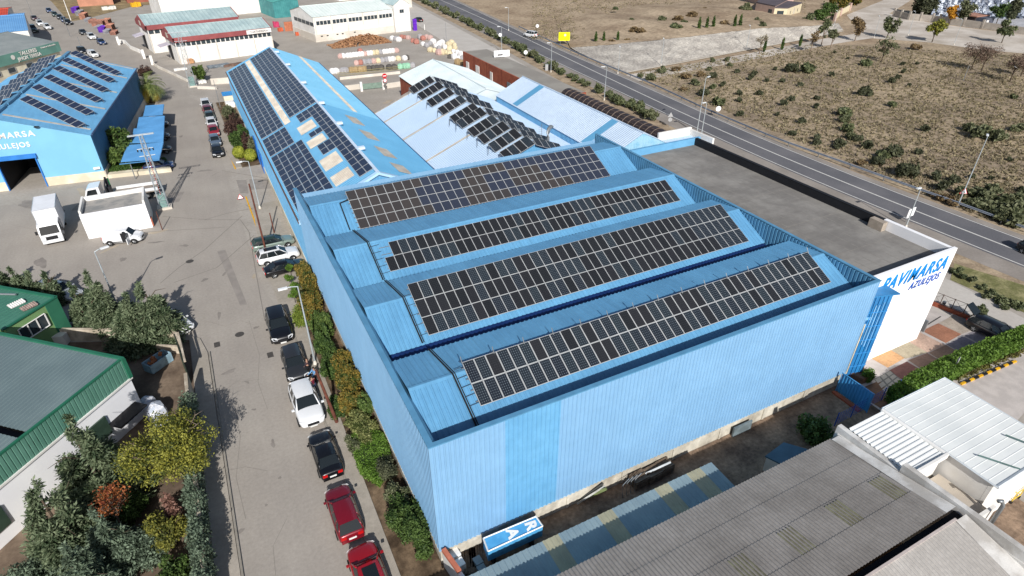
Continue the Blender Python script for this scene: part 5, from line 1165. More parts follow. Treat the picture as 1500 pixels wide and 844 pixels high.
for a,b,r in ((1200,440,1.0),(1340,415,.9),(1410,450,1.0),(1440,430,.9),(1250,490,.9),(1155,540,1.4),(1360,540,.9),(1360,580,.8),(1465,540,.9),(1350,660,.9)): fbush('holm',*fx(a,b),r)
for a,b,r in ((1240,590,1.7),(1200,500,1.1)): fbush('green',*fx(a,b),r)
for a,b,r,kd in ((905,115,2.0,'olive'),(1000,110,2.4,'ginger'),(1075,85,2.4,'ginger'),(935,145,1.3,'green'),(1035,135,1.7,'green'),(990,165,2.2,'green'),(740,170,1.8,'ginger'),(790,180,1.8,'ginger'),(735,120,1.2,'olive'),(640,50,1.2,'green'),(610,240,1.3,'ginger'),(700,238,1.4,'ginger'),(770,235,1.2,'ginger'),(1270,140,2.2,'ginger'),(1155,55,1.4,'ginger'),(1310,80,1.2,'green'),(1385,50,2.4,'olive'),(1460,120,1.6,'olive'),(1490,150,1.6,'olive')): fbush(kd,*fx(a,b),r,z=1.6 if b<200 else .8)
# verge grass tufts under the crash barrier, bushes of the hedge along the main road
hs=line([(600,-6),(611,0),(636,12),(660,24),(687,37),(713,50),(747,67),(780,86),(810,103),(840,119),(867,132),(900,149),(940,170),(968,186)]); hs=resample(hs,2.1); rg=random.Random(5)
hp=[]
for k in range(3):
    r0=np.random.default_rng(200+k); bl=clumpy([(0,0,.6,.8,.8,.6)],9,r0,f=.5); V,F=leaves(bl,520,.24,1.8,.5,.3,.3,r0); V[V[:,2]<0,2]=0; hp.append(fastmesh('road_bush',V,F,[L_sg if k<2 else L_oliv]))
off=0
for i,p in enumerate(hs):
    if i%9==7: continue
    o=bpy.data.objects.new('road_bush',rg.choice(hp)); COL.objects.link(o); q=rg.uniform(.75,1.25); o.location=(p.x+rg.uniform(-.3,.3)+.2,p.y+rg.uniform(-.3,.3),0); o.rotation_euler=(0,0,rg.uniform(0,6.2)); o.scale=(q,q,q*rg.uniform(.8,1.5)); tag(o,'grey-green oleander-like bush in the planted strip along the main road','bush','bushes in the strip along the main road')
for px,py in ((1412,402),(1427,408),(1440,418),(1453,426),(1466,438),(1480,440),(1492,446),(1402,395),(1448,432),(1474,447)):
    p=G(px,py,.4); o=bpy.data.objects.new('verge_bush',rg.choice(hp)); COL.objects.link(o); q=rg.uniform(.45,.7); o.location=(p.x,p.y,0); o.scale=(q,q,q*.9); o.rotation_euler=(0,0,px); tag(o,'small bush on the grassy strip behind the service road at the right edge','bush','small bushes on the strip at the right')
flat('grass_strip',line([(1398,386),(1500,418),(1520,428),(1520,470),(1500,458),(1392,410)]),.008,mat('strip_grass',S(140,134,96),.95,scale=.8,col2=S(104,104,64),fine=.35,bscale=5,bump=.6))
# cypresses
def cyp(px,py,h,label='slim young cypress beside the gravel slope',z=0):
    p=G(px,py,z); t=tree('cypress',label,'cypress',(p.x,p.y,z),h,(.33*h/3,.33*h/3,h/2),420,.22,L_grn,'column',seed=int(px),trunk_r=.05,group='slim young cypresses by the gravel slope'); return t
for a,b in ((1115,190),(1160,185),(1197,180),(1320,175),(1352,170)): cyp(*fx(a,b),3.6,z=1.5)
for a,b in ((568,250),(648,250),(522,252)): cyp(*fx(a,b),2.6,z=.6)
for px,py in ((1119,76),(1145,73),(1171,68)): cyp(px,py,2.6)
# trees along the gravel road and by the cemetery
def rt(label,px,py,h,cr,n,leaf,seed,size=.3,bark=None,clumps=12,shell=.25):
    p=G(px,py); return tree('broadleaf_tree',label,'tree',(p.x,p.y),h,cr,n,size,leaf,clumps=clumps,seed=seed,trunk_r=.13,bark=bark or M_bark,shell=shell,f=.38)
rt('small green tree on the gravel road edge, left of the yellow-green one',1299,56,4.8,(2.0,2.0,1.7),1300,L_sg,301)
rt('round yellow-green tree on the gravel road edge',1365,62,4.9,(2.1,2.1,1.7),1500,L_yel,302)
rt('green tree on the gravel road near the right edge',1467,63,5.0,(2.0,2.0,1.8),1400,L_sg,303)
rt('orange autumn tree in front of the cemetery wall',1390,36,4.9,(1.9,1.9,1.6),1300,L_org,304)
rt('greyish olive tree right of the orange one by the cemetery wall',1407,37,6.2,(2.8,2.8,2.2),1700,L_oliv,305)
rt('leafy green tree inside the cemetery',1458,38,5.6,(2.4,2.4,2.0),1300,L_grn,306)
rt('thin brownish tree at the left end of the gravel road',1252,60,5.8,(2.2,2.2,2.2),800,L_br,307,bark=M_barkl)
rt('thin russet tree at the path edge',1187,77,4.8,(1.5,1.5,1.5),320,L_br,308,.26,M_barkl)
rt('pale green slim tree behind the russet one',1203,66,4.8,(1.5,1.5,1.5),480,L_sg,309,.26,M_barkl)
rt('pale slim tree right of the russet one',1216,72,4.2,(1.3,1.3,1.3),480,L_oliv,310,.26,M_barkl)
rt('leafless grey tree beside the path under the gravel slope',1112,79,4.6,(1.5,1.5,1.5),500,L_scr,311,.13,M_barkl)
rt('sparse grey-green tree standing in the upper field',1291,91,4.6,(2.3,2.3,1.6),420,L_oliv,312,.26)
for q,(px,py,h,r) in enumerate(((1422,103,5.5,2.6),(1437,105,5.2,2.4),(1479,120,5.2,2.4),(1495,112,4.6,2.0))):
    rt(['bare brown many-stemmed tree in the right of the field','second bare tree touching the many-stemmed one','bare tree leaning by the white tilted panel','bare tree at the right edge of the field'][q],px,py,h,(r,r,h*.36),1500,leafmat('twig_leaf',(.12,.08,.06),(.24,.17,.13)),320+q,.13,M_bark)
for px,py,h,lab in ((1342,20,6.5,'dark cypress clump left of the cemetery'),(1352,22,6,'second dark cypress of the clump left of the cemetery'),(1361,22,5.6,'third dark cypress of the clump left of the cemetery'),(1480,28,6.5,'tall dark cypress inside the cemetery')):
    p=G(px,py); tree('cypress',lab,'cypress',(p.x,p.y),h,(1.7,1.7,h/2),1700,.35,L_dk,'column',seed=int(px))
for q,(px,py,r,lf,lab) in enumerate(((1182,30,1.8,L_sg,'grey-green shrub mass at the villa corner'),(1200,28,2.2,L_grn,'green shrub right of the villa shrub mass'),(1215,18,2.6,L_grn,'dark tree behind the villa garden wall'),(1235,8,2.6,L_gold,'golden autumn tree beyond the villa'),(1222,4,2.4,L_gold,'second golden tree beyond the villa, left of the first'),(1254,3,2.0,L_gold,'third golden tree at the top edge beyond the villa'),(1210,36,1.5,L_sg,'low shrub at the villa garden wall end'),(1092,20,1.8,L_yel,'yellow-green tree left of the villa'))):
    p=G(px,py,1.0); bush('garden_shrub',lab,'shrub',(p.x,p.y),(r,r,r*1.3),1300,.3,lf,None,400+q,12)
# front hedge right of the warehouse
hq=line([(1345,585),(1500,492),(1512,506),(1362,600)],0.0)
boxhedge('long clipped green hedge between the tiled forecourt and the side road',[tuple(G(*q,.6)[:2]) for q in ((1300,577),(1340,551),(1400,522),(1503,482),(1518,497),(1420,538),(1365,566),(1318,596))],1.15,17000,leafmat('forecourt_hedge',(.05,.10,.012),(.14,.24,.04)),.12,48)
p=G(1272,551,.5); bush('round_shrub','small round green shrub beside the brown planter','shrub',(p.x,p.y),(.55,.55,.85),1500,.08,leafmat('bright_hedge',(.06,.12,.015),(.15,.26,.04)),seed=49,clumps=8,f=.6)
p=G(1193,628,.9); bush('alley_shrub','green shrub in the alley corner by the grey roof end','shrub',(p.x,p.y),(1.3,1.2,1.7),3200,.12,L_grn,seed=90,clumps=16)
p=G(1437,462,.8); bush('shrub','leafy shrub at the railing end beside the service road','shrub',(p.x,p.y),(.9,.9,1.4),1500,.13,L_sg,seed=91,clumps=12,f=.4)
p=G(1432,473,.4); bush('shrub','small lime shrub at the foot of the railing','shrub',(p.x,p.y),(.4,.4,.6),600,.09,L_lim,seed=92)
# weedy slope with ground cover beside the side road
flat('weedy_bank',line([(1405,600),(1380,585),(1440,548),(1490,508),(1502,520),(1488,532),(1400,563)]),.01,mat('bank_grass',S(112,104,58),.95,scale=.8,col2=S(90,66,46),fine=.35,bscale=5,bump=.6))
rng=np.random.default_rng(8); bk=[tuple(G(x,y)[:2]) for x,y in zip(rng.uniform(1395,1500,420),rng.uniform(505,575,420)) if -36<y-(564-(x-1407)*.42)<-8]
bl=[(x,y,.12,.28,.28,.14) for x,y in bk]; V,F=leaves(bl,5200,.09,1.8,.4,.3,.2,rng); c_=V.mean(0); c_[2]=0
o=bpy.data.objects.new('ground_cover',fastmesh('ground_cover',V-c_,F,[leafmat('weed_leaf',(.08,.07,.025),(.20,.19,.05))])); COL.objects.link(o); o.location=tuple(c_); tag(o,'weedy ground cover on the bank beside the yellow-striped kerb','ground cover',kind='stuff')
# ================= vehicles =================
def paint(name,c,metal=.3): return mat('paint_'+name,c,.28,.02,1,metal=metal,spec=.5,coat=.8,obj=True)
PA_={'black':paint('black',(.008,.008,.010)),'white':paint('white',(.72,.73,.74),0),'red':paint('red',(.33,.006,.012),.1),'darkred':paint('dark_red',(.20,.006,.016),.2),'grey':paint('grey',(.035,.037,.04)),'greenish':paint('greenish',(.23,.29,.25)),
 'silver':paint('silver',(.45,.47,.49)),'bluegrey':paint('blue_grey',(.14,.19,.25)),'blue':paint('blue',(.02,.05,.16)),'darkgreen':paint('dark_green',(.03,.06,.05)),'brown':paint('brown',(.08,.03,.03))}
M_cglass=mat('car_glass',(.012,.016,.018),.06,.02,1,spec=.6,obj=True); M_tyre=mat('tyre',(.015,.015,.015),.85,.1,3,obj=True); M_rim=mat('alloy_rim',(.35,.36,.37),.35,.05,3,metal=.6,obj=True)
M_lamp=mat('headlamp_glass',(.6,.62,.64),.15,.05,3,obj=True); M_tail=mat('tail_lamp',(.5,.01,.01),.25,.05,3,obj=True); M_plate=mat('number_plate',(.75,.75,.72),.5,.05,3,obj=True); M_trim=mat('black_trim',(.015,.015,.017),.6,.05,3,obj=True)
KINDS={ # belt height, hood height, windscreen base, roof front, roof rear, rear glass base (fractions of length from the rear), roof height
 'hatch':dict(L=3.65,W=1.5,H=1.24,belt=.80,hood=.74,deck=.80,ws=.73,rf=.57,rr=.14,rg=.03),
 'suv':dict(L=3.95,W=1.6,H=1.4,belt=.88,hood=.86,deck=.90,ws=.72,rf=.56,rr=.10,rg=.02),
 'saloon':dict(L=3.95,W=1.53,H=1.2,belt=.78,hood=.72,deck=.80,ws=.73,rf=.55,rr=.27,rg=.12),
 'wagon':dict(L=4.1,W=1.55,H=1.25,belt=.80,hood=.74,deck=.84,ws=.73,rf=.56,rr=.10,rg=.02),
 'van':dict(L=3.55,W=1.45,H=1.5,belt=.92,hood=.84,deck=1.0,ws=.80,rf=.66,rr=.04,rg=.01)}
PROTO={}
def car_parts(root,kind,pm,roofm=None,sunroof=False,rails=False,panelvan=False):
    K=KINDS[kind]; L,W,H=K['L'],K['W'],K['H']; hw=W/2; x=lambda f:-L/2+L*f
    # lower body, lofted along the length
    st=[(0.0,.80,.34,K['deck']*.80),(.015,.90,.24,K['deck']*.95),(.06,.97,.2,K['deck']),(.2,1.0,.19,K['belt']+.01),(.45,1.0,.18,K['belt']),(.68,1.0,.18,K['belt']-.01),(K['ws']+.02,.99,.18,K['hood']+.05),(.86,.97,.19,K['hood']),(.94,.92,.2,K['hood']*.93),(.985,.80,.24,K['hood']*.80),(1.0,.66,.30,K['hood']*.62)]
    mb=MB(); rings=[]
    for f,wf,zb,zt in st:
        w_=hw*wf; zm=zb+(zt-zb)*.5
        half=[(w_*.86,zb),(w_*.96,zb+.07),(w_*1.0,zm),(w_*.975,zt-.10),(w_*.90,zt-.02),(w_*.72,zt+.012),(w_*.36,zt+.03)]
        ring=[(x(f),-a,b) for a,b in half]+[(x(f),0,zt+.034)]+[(x(f),a,b) for a,b in half[::-1]]; rings.append(ring)
    k=len(rings[0]); vs=[v for r in rings for v in r]; fs=[(i*k+j,(i+1)*k+j,(i+1)*k+j+1,i*k+j+1) for i in range(len(rings)-1) for j in range(k-1)]
    fs+=[(i*k,i*k+k-1,(i+1)*k+k-1,(i+1)*k) for i in range(len(rings)-1)]; fs+=[tuple(range(k)),tuple(range(len(vs)-1,len(vs)-1-k,-1))]
    mb.add(vs,fs); body=mb.build('body',pm,root,smooth=True)
    m=body.modifiers.new('sub','SUBSURF'); m.levels=1; m.render_levels=1
    # glasshouse
    zb=K['belt']; z1=H-.035
    def ring(f,w_,z): return [(x(f),-w_,z),(x(f),w_,z)]
    B0,B1=K['rg'],K['ws']; T0,T1=K['rr'],K['rf']; bw=hw*.90; tw=hw*.71
    n=6; side=[]
    bl=[(B0+(B1-B0)*i/n) for i in range(n+1)]; tl=[(T0+(T1-T0)*i/n) for i in range(n+1)]
    bz=lambda f:(K['deck']+.0 if f<.12 else zb) + (K['hood']-zb+.03 if f>K['ws']-.01 else 0)
    vs=[]
    for i in range(n+1):
        e=1-.10*(abs(i/n-.5)*2)**3
        vs+=[(x(bl[i]),-bw*e,bz(bl[i])-.01),(x(tl[i]),-tw*e,z1-.03*(abs(i/n-.5)*2)**2),(x(tl[i]),tw*e,z1-.03*(abs(i/n-.5)*2)**2),(x(bl[i]),bw*e,bz(bl[i])-.01)]
    fs=[]
    for i in range(n):
        a=i*4;b=(i+1)*4; fs+=[(a,b,b+1,a+1),(a+1,b+1,b+2,a+2),(a+2,b+2,b+3,a+3)]
    fs+=[(0,1,2,3),(n*4+3,n*4+2,n*4+1,n*4)]
    if panelvan:
        MB().add(vs,fs).build('cargo_body',pm,root,smooth=False)
        g=MB(); a,b=n*4,n*4
        g.add([(x(B1)+.012,-bw*.80,K['hood']+.06),(x(B1)+.012,bw*.80,K['hood']+.06),(x(T1)+.03,tw*.84,z1-.04),(x(T1)+.03,-tw*.84,z1-.04)],[(0,1,2,3)])
        for s in (-1,1):
            g.add([(x(.56),s*(bw+.006),zb+.05),(x(.72),s*(bw*.985+.006),zb+.03),(x(.63),s*(tw+.012),z1-.1),(x(.56),s*(tw+.012),z1-.1)],[(0,1,2,3)])
            g.add([(x(.015),s*.05,zb+.05),(x(.015),s*.5,zb+.05),(x(.035),s*.42,z1-.12),(x(.035),s*.05,z1-.12)],[(0,1,2,3)])
        g.build('windows',M_cglass,root)
    else:
        MB().add(vs,fs).build('windows',M_cglass,root,smooth=False)
        rf=MB(); n2=8; vs=[]
        for i in range(n2+1):
            f=T0-.005+(T1-T0+.0)*i/n2; e=1-.08*(abs(i/n2-.5)*2)**3; z=z1+.02-.035*(abs(i/n2-.5)*2)**2
            vs+=[(x(f),-tw*e*1.02,z-.035),(x(f),-tw*e*.9,z+.005),(x(f),0,z+.022),(x(f),tw*e*.9,z+.005),(x(f),tw*e*1.02,z-.035)]
        fs=[(i*5+j,(i+1)*5+j,(i+1)*5+j+1,i*5+j+1) for i in range(n2) for j in range(4)]; rf.add(vs,fs)
        # pillars
        for s in (-1,1):
            for (fb,ft) in ((B1,T1),(B0+.01,T0+.01)): rf.tube([(x(fb),s*bw*.93,bz(fb)),(x(ft),s*tw*.94,z1-.02)],.042,5)
            for fb,ft in ((.47,.42),(.24,.25)):
                if B0+.05<fb: rf.tube([(x(fb),s*(bw-.002),zb),(x(ft),s*(tw+.004),z1-.02)],.022,4)
        o=rf.build('roof',roofm or pm,root,smooth=True)
        if sunroof: MB().add([(x(T0+.10),-tw*.62,z1+.05),(x(T1-.06),-tw*.62,z1+.05),(x(T1-.06),tw*.62,z1+.05),(x(T0+.10),tw*.62,z1+.05)],[(0,1,2,3)]).build('sunroof',M_cglass,root)
        if rails:
            r_=MB()
            for s in (-1,1): r_.tube([(x(T0+.04),s*tw*.97,z1+.0),(x(T0+.07),s*tw*.97,z1+.055),(x(T1-.06),s*tw*.97,z1+.055),(x(T1-.02),s*tw*.97,z1)],.018,5)
            r_.build('roof_rails',M_rim,root)
    # wheels
    for f in (.19,.81):
        for s in (-1,1):
            c=(x(f),s*(hw-.07),.27); wh_=MB(); 
            pr=[(.0001,-.09),(.17,-.09),(.27,-.085),(.28,-.04),(.28,.04),(.27,.085),(.17,.09),(.0001,.09)]
            n=16; vs=[(c[0]+r*math.cos(2*math.pi*j/n),c[1]+y,c[2]+r*math.sin(2*math.pi*j/n)) for r,y in pr for j in range(n)]
            wh_.add(vs,[(i*n+j,i*n+(j+1)%n,(i+1)*n+(j+1)%n,(i+1)*n+j) for i in range(len(pr)-1) for j in range(n)]); w_=wh_.build('wheel',M_tyre,root)
            r_=MB(); yy=c[1]+s*.096; m_=20
            vs=[(c[0],yy+s*.01,c[2])]
            for j in range(m_): vs.append((c[0]+(.17 if j%2==0 else .175)*math.cos(2*math.pi*j/m_),yy-(.03*s if (j//2)%2 else 0),c[2]+.175*math.sin(2*math.pi*j/m_)))
            r_.add(vs,[(0,1+j,1+(j+1)%m_) for j in range(m_)]); r_.build('rim',M_rim,w_)
            ar=MB(); m_=14; vs=[]
            for j in range(m_+1):
                a=math.pi*j/m_; vs+=[(c[0]+.30*math.cos(a),s*(hw+.004),c[2]+.30*math.sin(a)),(c[0]+.335*math.cos(a),s*(hw-.004),c[2]+.335*math.sin(a))]
            ar.add(vs,[(2*j,2*j+1,2*j+3,2*j+2) for j in range(m_)]); 
            vs=[(c[0]+.31*math.cos(math.pi*j/m_),s*(hw-.0),c[2]+.31*math.sin(math.pi*j/m_)) for j in range(m_+1)]; ar.add(vs,[tuple(range(m_+1))])
            ar.build('wheel_arch',M_trim,root)
    h_=K['hood']
    for s in (-1,1):
        lm=MB().add([(x(.982),s*hw*.80,h_*.66),(x(.992),s*hw*.46,h_*.64),(x(.975),s*hw*.48,h_*.87),(x(.945),s*hw*.84,h_*.90),(x(.93),s*hw*.95,h_*.80)],[(0,1,2,3,4)]); lm.v=[(a+.025,b*1.0,c+.02) for a,b,c in lm.v]; lm.build('headlight',M_lamp,root)
        zt=K['deck']; MB().box(x(0)-.012,s*hw*.60-.14,zt*.66,x(0)+.07,s*hw*.60+.14,zt*.88).build('taillight',M_tail,root)
        MB().obox((x(K['ws']-.03),s*(hw+.07),zb+.05),.10,.15,.09).build('mirror',pm,root)
    MB().box(x(1)-.05,-hw*.42,h_*.48,x(1)+.006,hw*.42,h_*.70).build('grille',M_trim,root)
    MB().box(x(1)-.02,-.2,h_*.34,x(1)+.02,.2,h_*.46).build('number_plate',M_plate,root)
    MB().box(x(0)-.025,-.2,K['deck']*.52,x(0)+.02,.2,K['deck']*.64).build('number_plate',M_plate,root)
    MB().box(x(0)-.01,-hw*.8,.22,x(0)+.1,hw*.8,.36).build('bumper',M_trim if kind in('suv','van') else pm,root)
def car(kind,colour,label,center,heading,group=None,name='parked_car',scale=None,**k):
    key=(kind,colour,tuple(sorted(k.items())))
    hd=R(heading)
    if key not in PROTO:
        t=thing(name,label,'van' if kind=='van' else 'car',(0,0,0),0,group); kk=dict(k)
        if 'roofm' in kk: kk['roofm']=PA_[kk['roofm']]
        car_parts(t,kind,PA_[colour],**kk); t.location=(center[0],center[1],.012); t.rotation_euler=(0,0,hd); PROTO[key]=t
        if scale: t.scale=(scale,)*3
        return t
    t=dup(PROTO[key],(center[0],center[1],.012),hd,label,group); t.scale=((scale or 1),)*3
    t.name=name
    if group is None and 'group' in t: del t['group']
    return t
def carpx(kind,colour,label,rear,front,**k):
    a,b=G(*rear,.55),G(*front,.55); d=b-a; c=(a+b)/2; return car(kind,colour,label,c,math.degrees(math.atan2(d.y,d.x)),**k)
car('suv','black','black off-roader with chrome grille at the head of the row beside the warehouse',(1.35,44.3),-91,rails=True,scale=1.1)
car('hatch','grey','dark grey hatchback parked between the black off-roader and the white car',(1.6,38.95),-91,scale=1.08)
car('hatch','white','white car facing the camera beside the standing people',(1.5,34.1),-89,scale=1.2)
car('saloon','black','black saloon seen from behind with pale tail lamps and plate',(1.65,29.0),91)
car('hatch','darkred','dark red hatchback with cluttered rear window between black saloon and bright red car',(1.62,24.15),90.5,scale=1.03)
car('hatch','red','bright red car with black sunroof cut by the lower edge of the photo',(1.85,19.6),90.5,sunroof=True,scale=1.1)
car('wagon','greenish','grey-green estate car with dark roof, farthest of three parked nose to the wall',(3.25,59.5),1,roofm='darkgreen')
car('suv','white','white car with dark sunroof, middle of three parked nose to the wall',(3.25,56.5),2,sunroof=True)
car('saloon','black','black coupe nearest of three parked nose to the wall, under the topiary',(3.5,53.9),4)
carpx('hatch','black','small black car at the near end of the kerb row by the yellow line',(315,212),(321,230))
carpx('hatch','bluegrey','blue-grey car directly behind the small black one in the kerb row',(312,198),(318,214))
carpx('hatch','red','bright red hatchback in the middle of the kerb row',(310,184),(316,200))
carpx('hatch','white','white hatchback between red and dark green cars in the kerb row',(307,173),(313,188))
carpx('hatch','darkgreen','dark green car between white and red ones in the kerb row',(305,165),(310,177))
carpx('hatch','darkred','dark red car second from the far end of the kerb row',(302,156),(307,168))
carpx('suv','white','white car at the far end of the kerb row',(300,148),(304,160))
carpx('hatch','blue','blue car farthest in the upper street row',(67,10),(77,21)); carpx('hatch','darkgreen','dark green car second farthest in the upper street row',(76,16),(85,26))
carpx('hatch','grey','grey car in the middle of the upper street row',(83,20),(92,30)); carpx('hatch','blue','dark blue car second nearest in the upper street row',(89,24),(98,34)); carpx('suv','black','black car nearest in the upper street row',(93,29),(106,37))
carpx('saloon','grey','dark grey car at the far end of the three by the purple pallets',(116,43),(127,51)); carpx('suv','white','white car in the middle of the three by the purple pallets',(126,48),(143,60)); carpx('hatch','blue','navy car nearest of the three by the purple pallets',(141,57),(156,66))
carpx('saloon','brown','maroon car parked by the light blue garage',(44,22),(57,31)); carpx('suv','white','white car behind the maroon one by the light blue garage',(54,30),(64,39)); carpx('van','white','white van nearest the thin black pole at the blue garage',(61,35),(78,45),panelvan=True)
carpx('suv','darkgreen','large dark off-roader beside the garage gable',(42,38),(54,50),scale=1.3)
carpx('suv','black','black car behind the far gable of the blue hall',(113,70),(128,79)); carpx('van','white','white van beside the black car behind the blue hall',(127,76),(146,84),panelvan=True)
carpx('van','white','white van driving on the main road towards the top left',(788,53.5),(766,49.5),name='driving_van',scale=1.1)
carpx('suv','black','dark car driving out of the frame at the right edge of the main road',(1508,363),(1542,379),name='driving_car')
carpx('saloon','grey','dark grey car standing alone on the service road by the white office block',(620,31),(606,26))
carpx('saloon','white','white car half hidden under the rightmost street conifers',(238,462),(268,479),scale=1.05)
carpx('wagon','silver','silver car behind the small conifers beside the green shed',(62,421),(110,432),scale=1.05)
for k in range(4):
    car('hatch',('black','grey','black','blue')[k],'dark car under the carport roofs, %s from the far end'%['first','second','third','fourth'][k],(-6.7+.13*(3-k)*0-.0,(107.6,101.2,95.0,88.4)[k]),-4)
# red car with raised tailgate by the hedge
t=carpx('wagon','black','dark car with raised tailgate behind the hedge at the right',(1436,474),(1484,497))
tg=MB(); K=KINDS['wagon']; tg.add([(-K['L']/2+.35,-.5,1.2),(-K['L']/2+.35,.5,1.2),(-K['L']/2-.45,.45,1.75),(-K['L']/2-.45,-.45,1.75),(-K['L']/2+.35,-.5,1.25),(-K['L']/2+.35,.5,1.25),(-K['L']/2-.45,.45,1.8),(-K['L']/2-.45,-.45,1.8)],[(0,1,2,3),(7,6,5,4),(0,3,7,4),(1,5,6,2),(2,6,7,3)]); tg.build('tailgate',M_cglass,t)
# white panel van with open front door
t=carpx('van','white','small white panel van with an open driver door in front of the kiosk',(153,350),(209,345),panelvan=True,scale=1.03,name='panel_van'); KV=KINDS['van']; hwv=KV['W']/2
d=MB(); xa=KV['L']*(.72-.5)
d.box(xa-.05,-hwv-.72,.32,xa+.02,-hwv-.0,.92); d.build('open_door',PA_['white'],t); MB().box(xa-.06,-hwv-.60,.93,xa-.02,-hwv-.05,1.28).build('door_window',M_cglass,t)
MB().box(KV['L']*(.52-.5),-hwv-.012,.32,KV['L']*(.71-.5),-hwv-.004,1.3).build('door_opening',M_trim,t)
MB().box(-KV['L']*.42,-hwv-.01,.34,KV['L']*.0,-hwv-.003,.42).build('side_trim',M_trim,t)
# ---- box truck ----
def box_truck():
    c=G(78,345,0); t=thing('box_truck','white box truck with plain cargo box parked left of the kiosk','truck',(-16.9,73.2,0),R(-86))
    wd=1.0
    MB().box(-3.0,-wd,.85,1.1,wd,3.25).build('cargo_box',mat('box_white',S(226,228,232),.5,.04,1,obj=True),t)
    e=MB()
    for y in (-wd,wd):
        for z in (.87,3.24): e.tube([(-3.0,y,z),(1.1,y,z)],.035,4)
        for xx in (-3.0,1.1): e.tube([(xx,y,.87),(xx,y,3.24)],.035,4)
    for xx in (-3.0,1.1): e.tube([(xx,-wd,3.24),(xx,wd,3.24)],.035,4)
    e.build('box_edges',M_alu,t)
    cb=MB(); pr=[(1.18,.45),(3.0,.45),(3.08,.75),(3.02,1.25),(2.62,2.1),(2.35,2.2),(1.18,2.25)]
    n=len(pr); vs=[(x,-.92,z) for x,z in pr]+[(x,.92,z) for x,z in pr]; cb.add(vs,[tuple(range(n)),tuple(range(2*n-1,n-1,-1))]+[(i,n+i,n+(i+1)%n,(i+1)%n) for i in range(n)]); cb.build('cab',PA_['white'],t)
    MB().add([(3.035,-.82,1.27),(3.035,.82,1.27),(2.69,.76,2.04),(2.69,-.76,2.04)],[(0,1,2,3)]).build('windscreen',M_cglass,t)
    for s in (-1,1):
        MB().add([(1.7,s*.927,1.3),(2.85,s*.927,1.3),(2.5,s*.927,2.0),(1.7,s*.927,2.05)],[(0,1,2,3)]).build('side_window',M_cglass,t)
        MB().box(3.02,s*.7-.17,.62,3.1,s*.7+.17,.86).build('headlight',M_lamp,t)
        MB().obox((2.75,s*1.12,1.5),.1,.2,.35).build('mirror',M_trim,t)
    MB().box(3.05,-.5,.7,3.11,.5,1.05).build('grille',M_trim,t); MB().box(2.9,-.9,.35,3.12,.9,.6).build('bumper',PA_['white'],t); MB().box(3.1,-.22,.42,3.14,.22,.53).build('number_plate',M_plate,t)
    MB().box(-3.0,-.4,.5,1.5,.4,.84).build('chassis',M_trim,t)
    for x in (-1.9,2.3):
        for s in (-1,1):
            w=MB(); n=16; vs=[(x+r*math.cos(2*math.pi*j/n),s*(.82)+y,.38+r*math.sin(2*math.pi*j/n)) for r,y in ((.0001,-.12),(.38,-.12),(.38,.12),(.0001,.12)) for j in range(n)]; w.add(vs,[(i*n+j,i*n+(j+1)%n,(i+1)*n+(j+1)%n,(i+1)*n+j) for i in range(3) for j in range(n)]); o=w.build('wheel',M_tyre,t)
            MB().tube([(x,s*.93,.38),(x,s*.955,.38)],.2,12).build('rim',M_rim,o)
box_truck()
def flat_truck():
    t=thing('crane_truck','white flatbed truck with green loading crane parked behind the kiosk','truck',(-10.6,79.6,0),R(176))
    cb=MB(); pr=[(1.9,.45),(3.5,.45),(3.58,.75),(3.52,1.3),(3.2,2.1),(2.95,2.25),(1.9,2.3)]
    n=len(pr); vs=[(x,-.95,z) for x,z in pr]+[(x,.95,z) for x,z in pr]; cb.add(vs,[tuple(range(n)),tuple(range(2*n-1,n-1,-1))]+[(i,n+i,n+(i+1)%n,(i+1)%n) for i in range(n)]); cb.build('cab',PA_['white'],t)
    MB().add([(3.54,-.84,1.32),(3.54,.84,1.32),(3.24,.78,2.05),(3.24,-.78,2.05)],[(0,1,2,3)]).build('windscreen',M_cglass,t)
    for s in (-1,1): MB().add([(2.2,s*.957,1.35),(3.35,s*.957,1.35),(3.05,s*.957,2.02),(2.2,s*.957,2.08)],[(0,1,2,3)]).build('side_window',M_cglass,t)
    MB().box(-3.9,-1.0,.85,.6,1.0,1.0).build('flatbed',mat('truck_bed',S(150,140,130),.8,.15,2,obj=True),t)
    for s in (-1,1): MB().box(-3.9,s*1.0-.03,1.0,.6,s*1.0+.03,1.35).build('side_board',PA_['white'],t)
    MB().box(-3.96,-1.0,.8,-3.9,1.0,1.6).build('tail_board',mat('tail_green',S(40,84,62),.6,.1,2,obj=True),t)
    MB().box(-3.8,-.4,.45,2.0,.4,.84).build('chassis',M_trim,t)
    c=MB(); c.box(.9,-.45,.8,1.4,.3,1.9); c.tube([(1.15,-.05,1.9),(1.15,-.05,3.0)],.12,6); c.tube([(1.15,-.05,3.0),(1.3,.7,2.2),(1.35,1.0,1.4)],.09,6); c.tube([(.95,.2,1.0),(.95,.2,2.9)],.07,6); c.build('crane_arm',mat('crane_black',S(40,40,44),.6,.1,2,obj=True),t)
    MB().tube([(1.0,-.5,1.0),(1.0,-.4,2.7)],.09,6).build('crane_ram',mat('crane_green',S(30,140,80),.5,.1,2,obj=True),t)
    for x in (-2.6,-1.7,2.7):
        for s in (-1,1):
            w=MB(); n=16; vs=[(x+r*math.cos(2*math.pi*j/n),s*(.85)+y,.4+r*math.sin(2*math.pi*j/n)) for r,y in ((.0001,-.13),(.4,-.13),(.4,.13),(.0001,.13)) for j in range(n)]; w.add(vs,[(i*n+j,i*n+(j+1)%n,(i+1)*n+(j+1)%n,(i+1)*n+j) for i in range(3) for j in range(n)]); o=w.build('wheel',M_tyre,t)
            MB().tube([(x,s*.97,.4),(x,s*1.0,.4)],.2,12).build('rim',M_rim,o)
flat_truck()
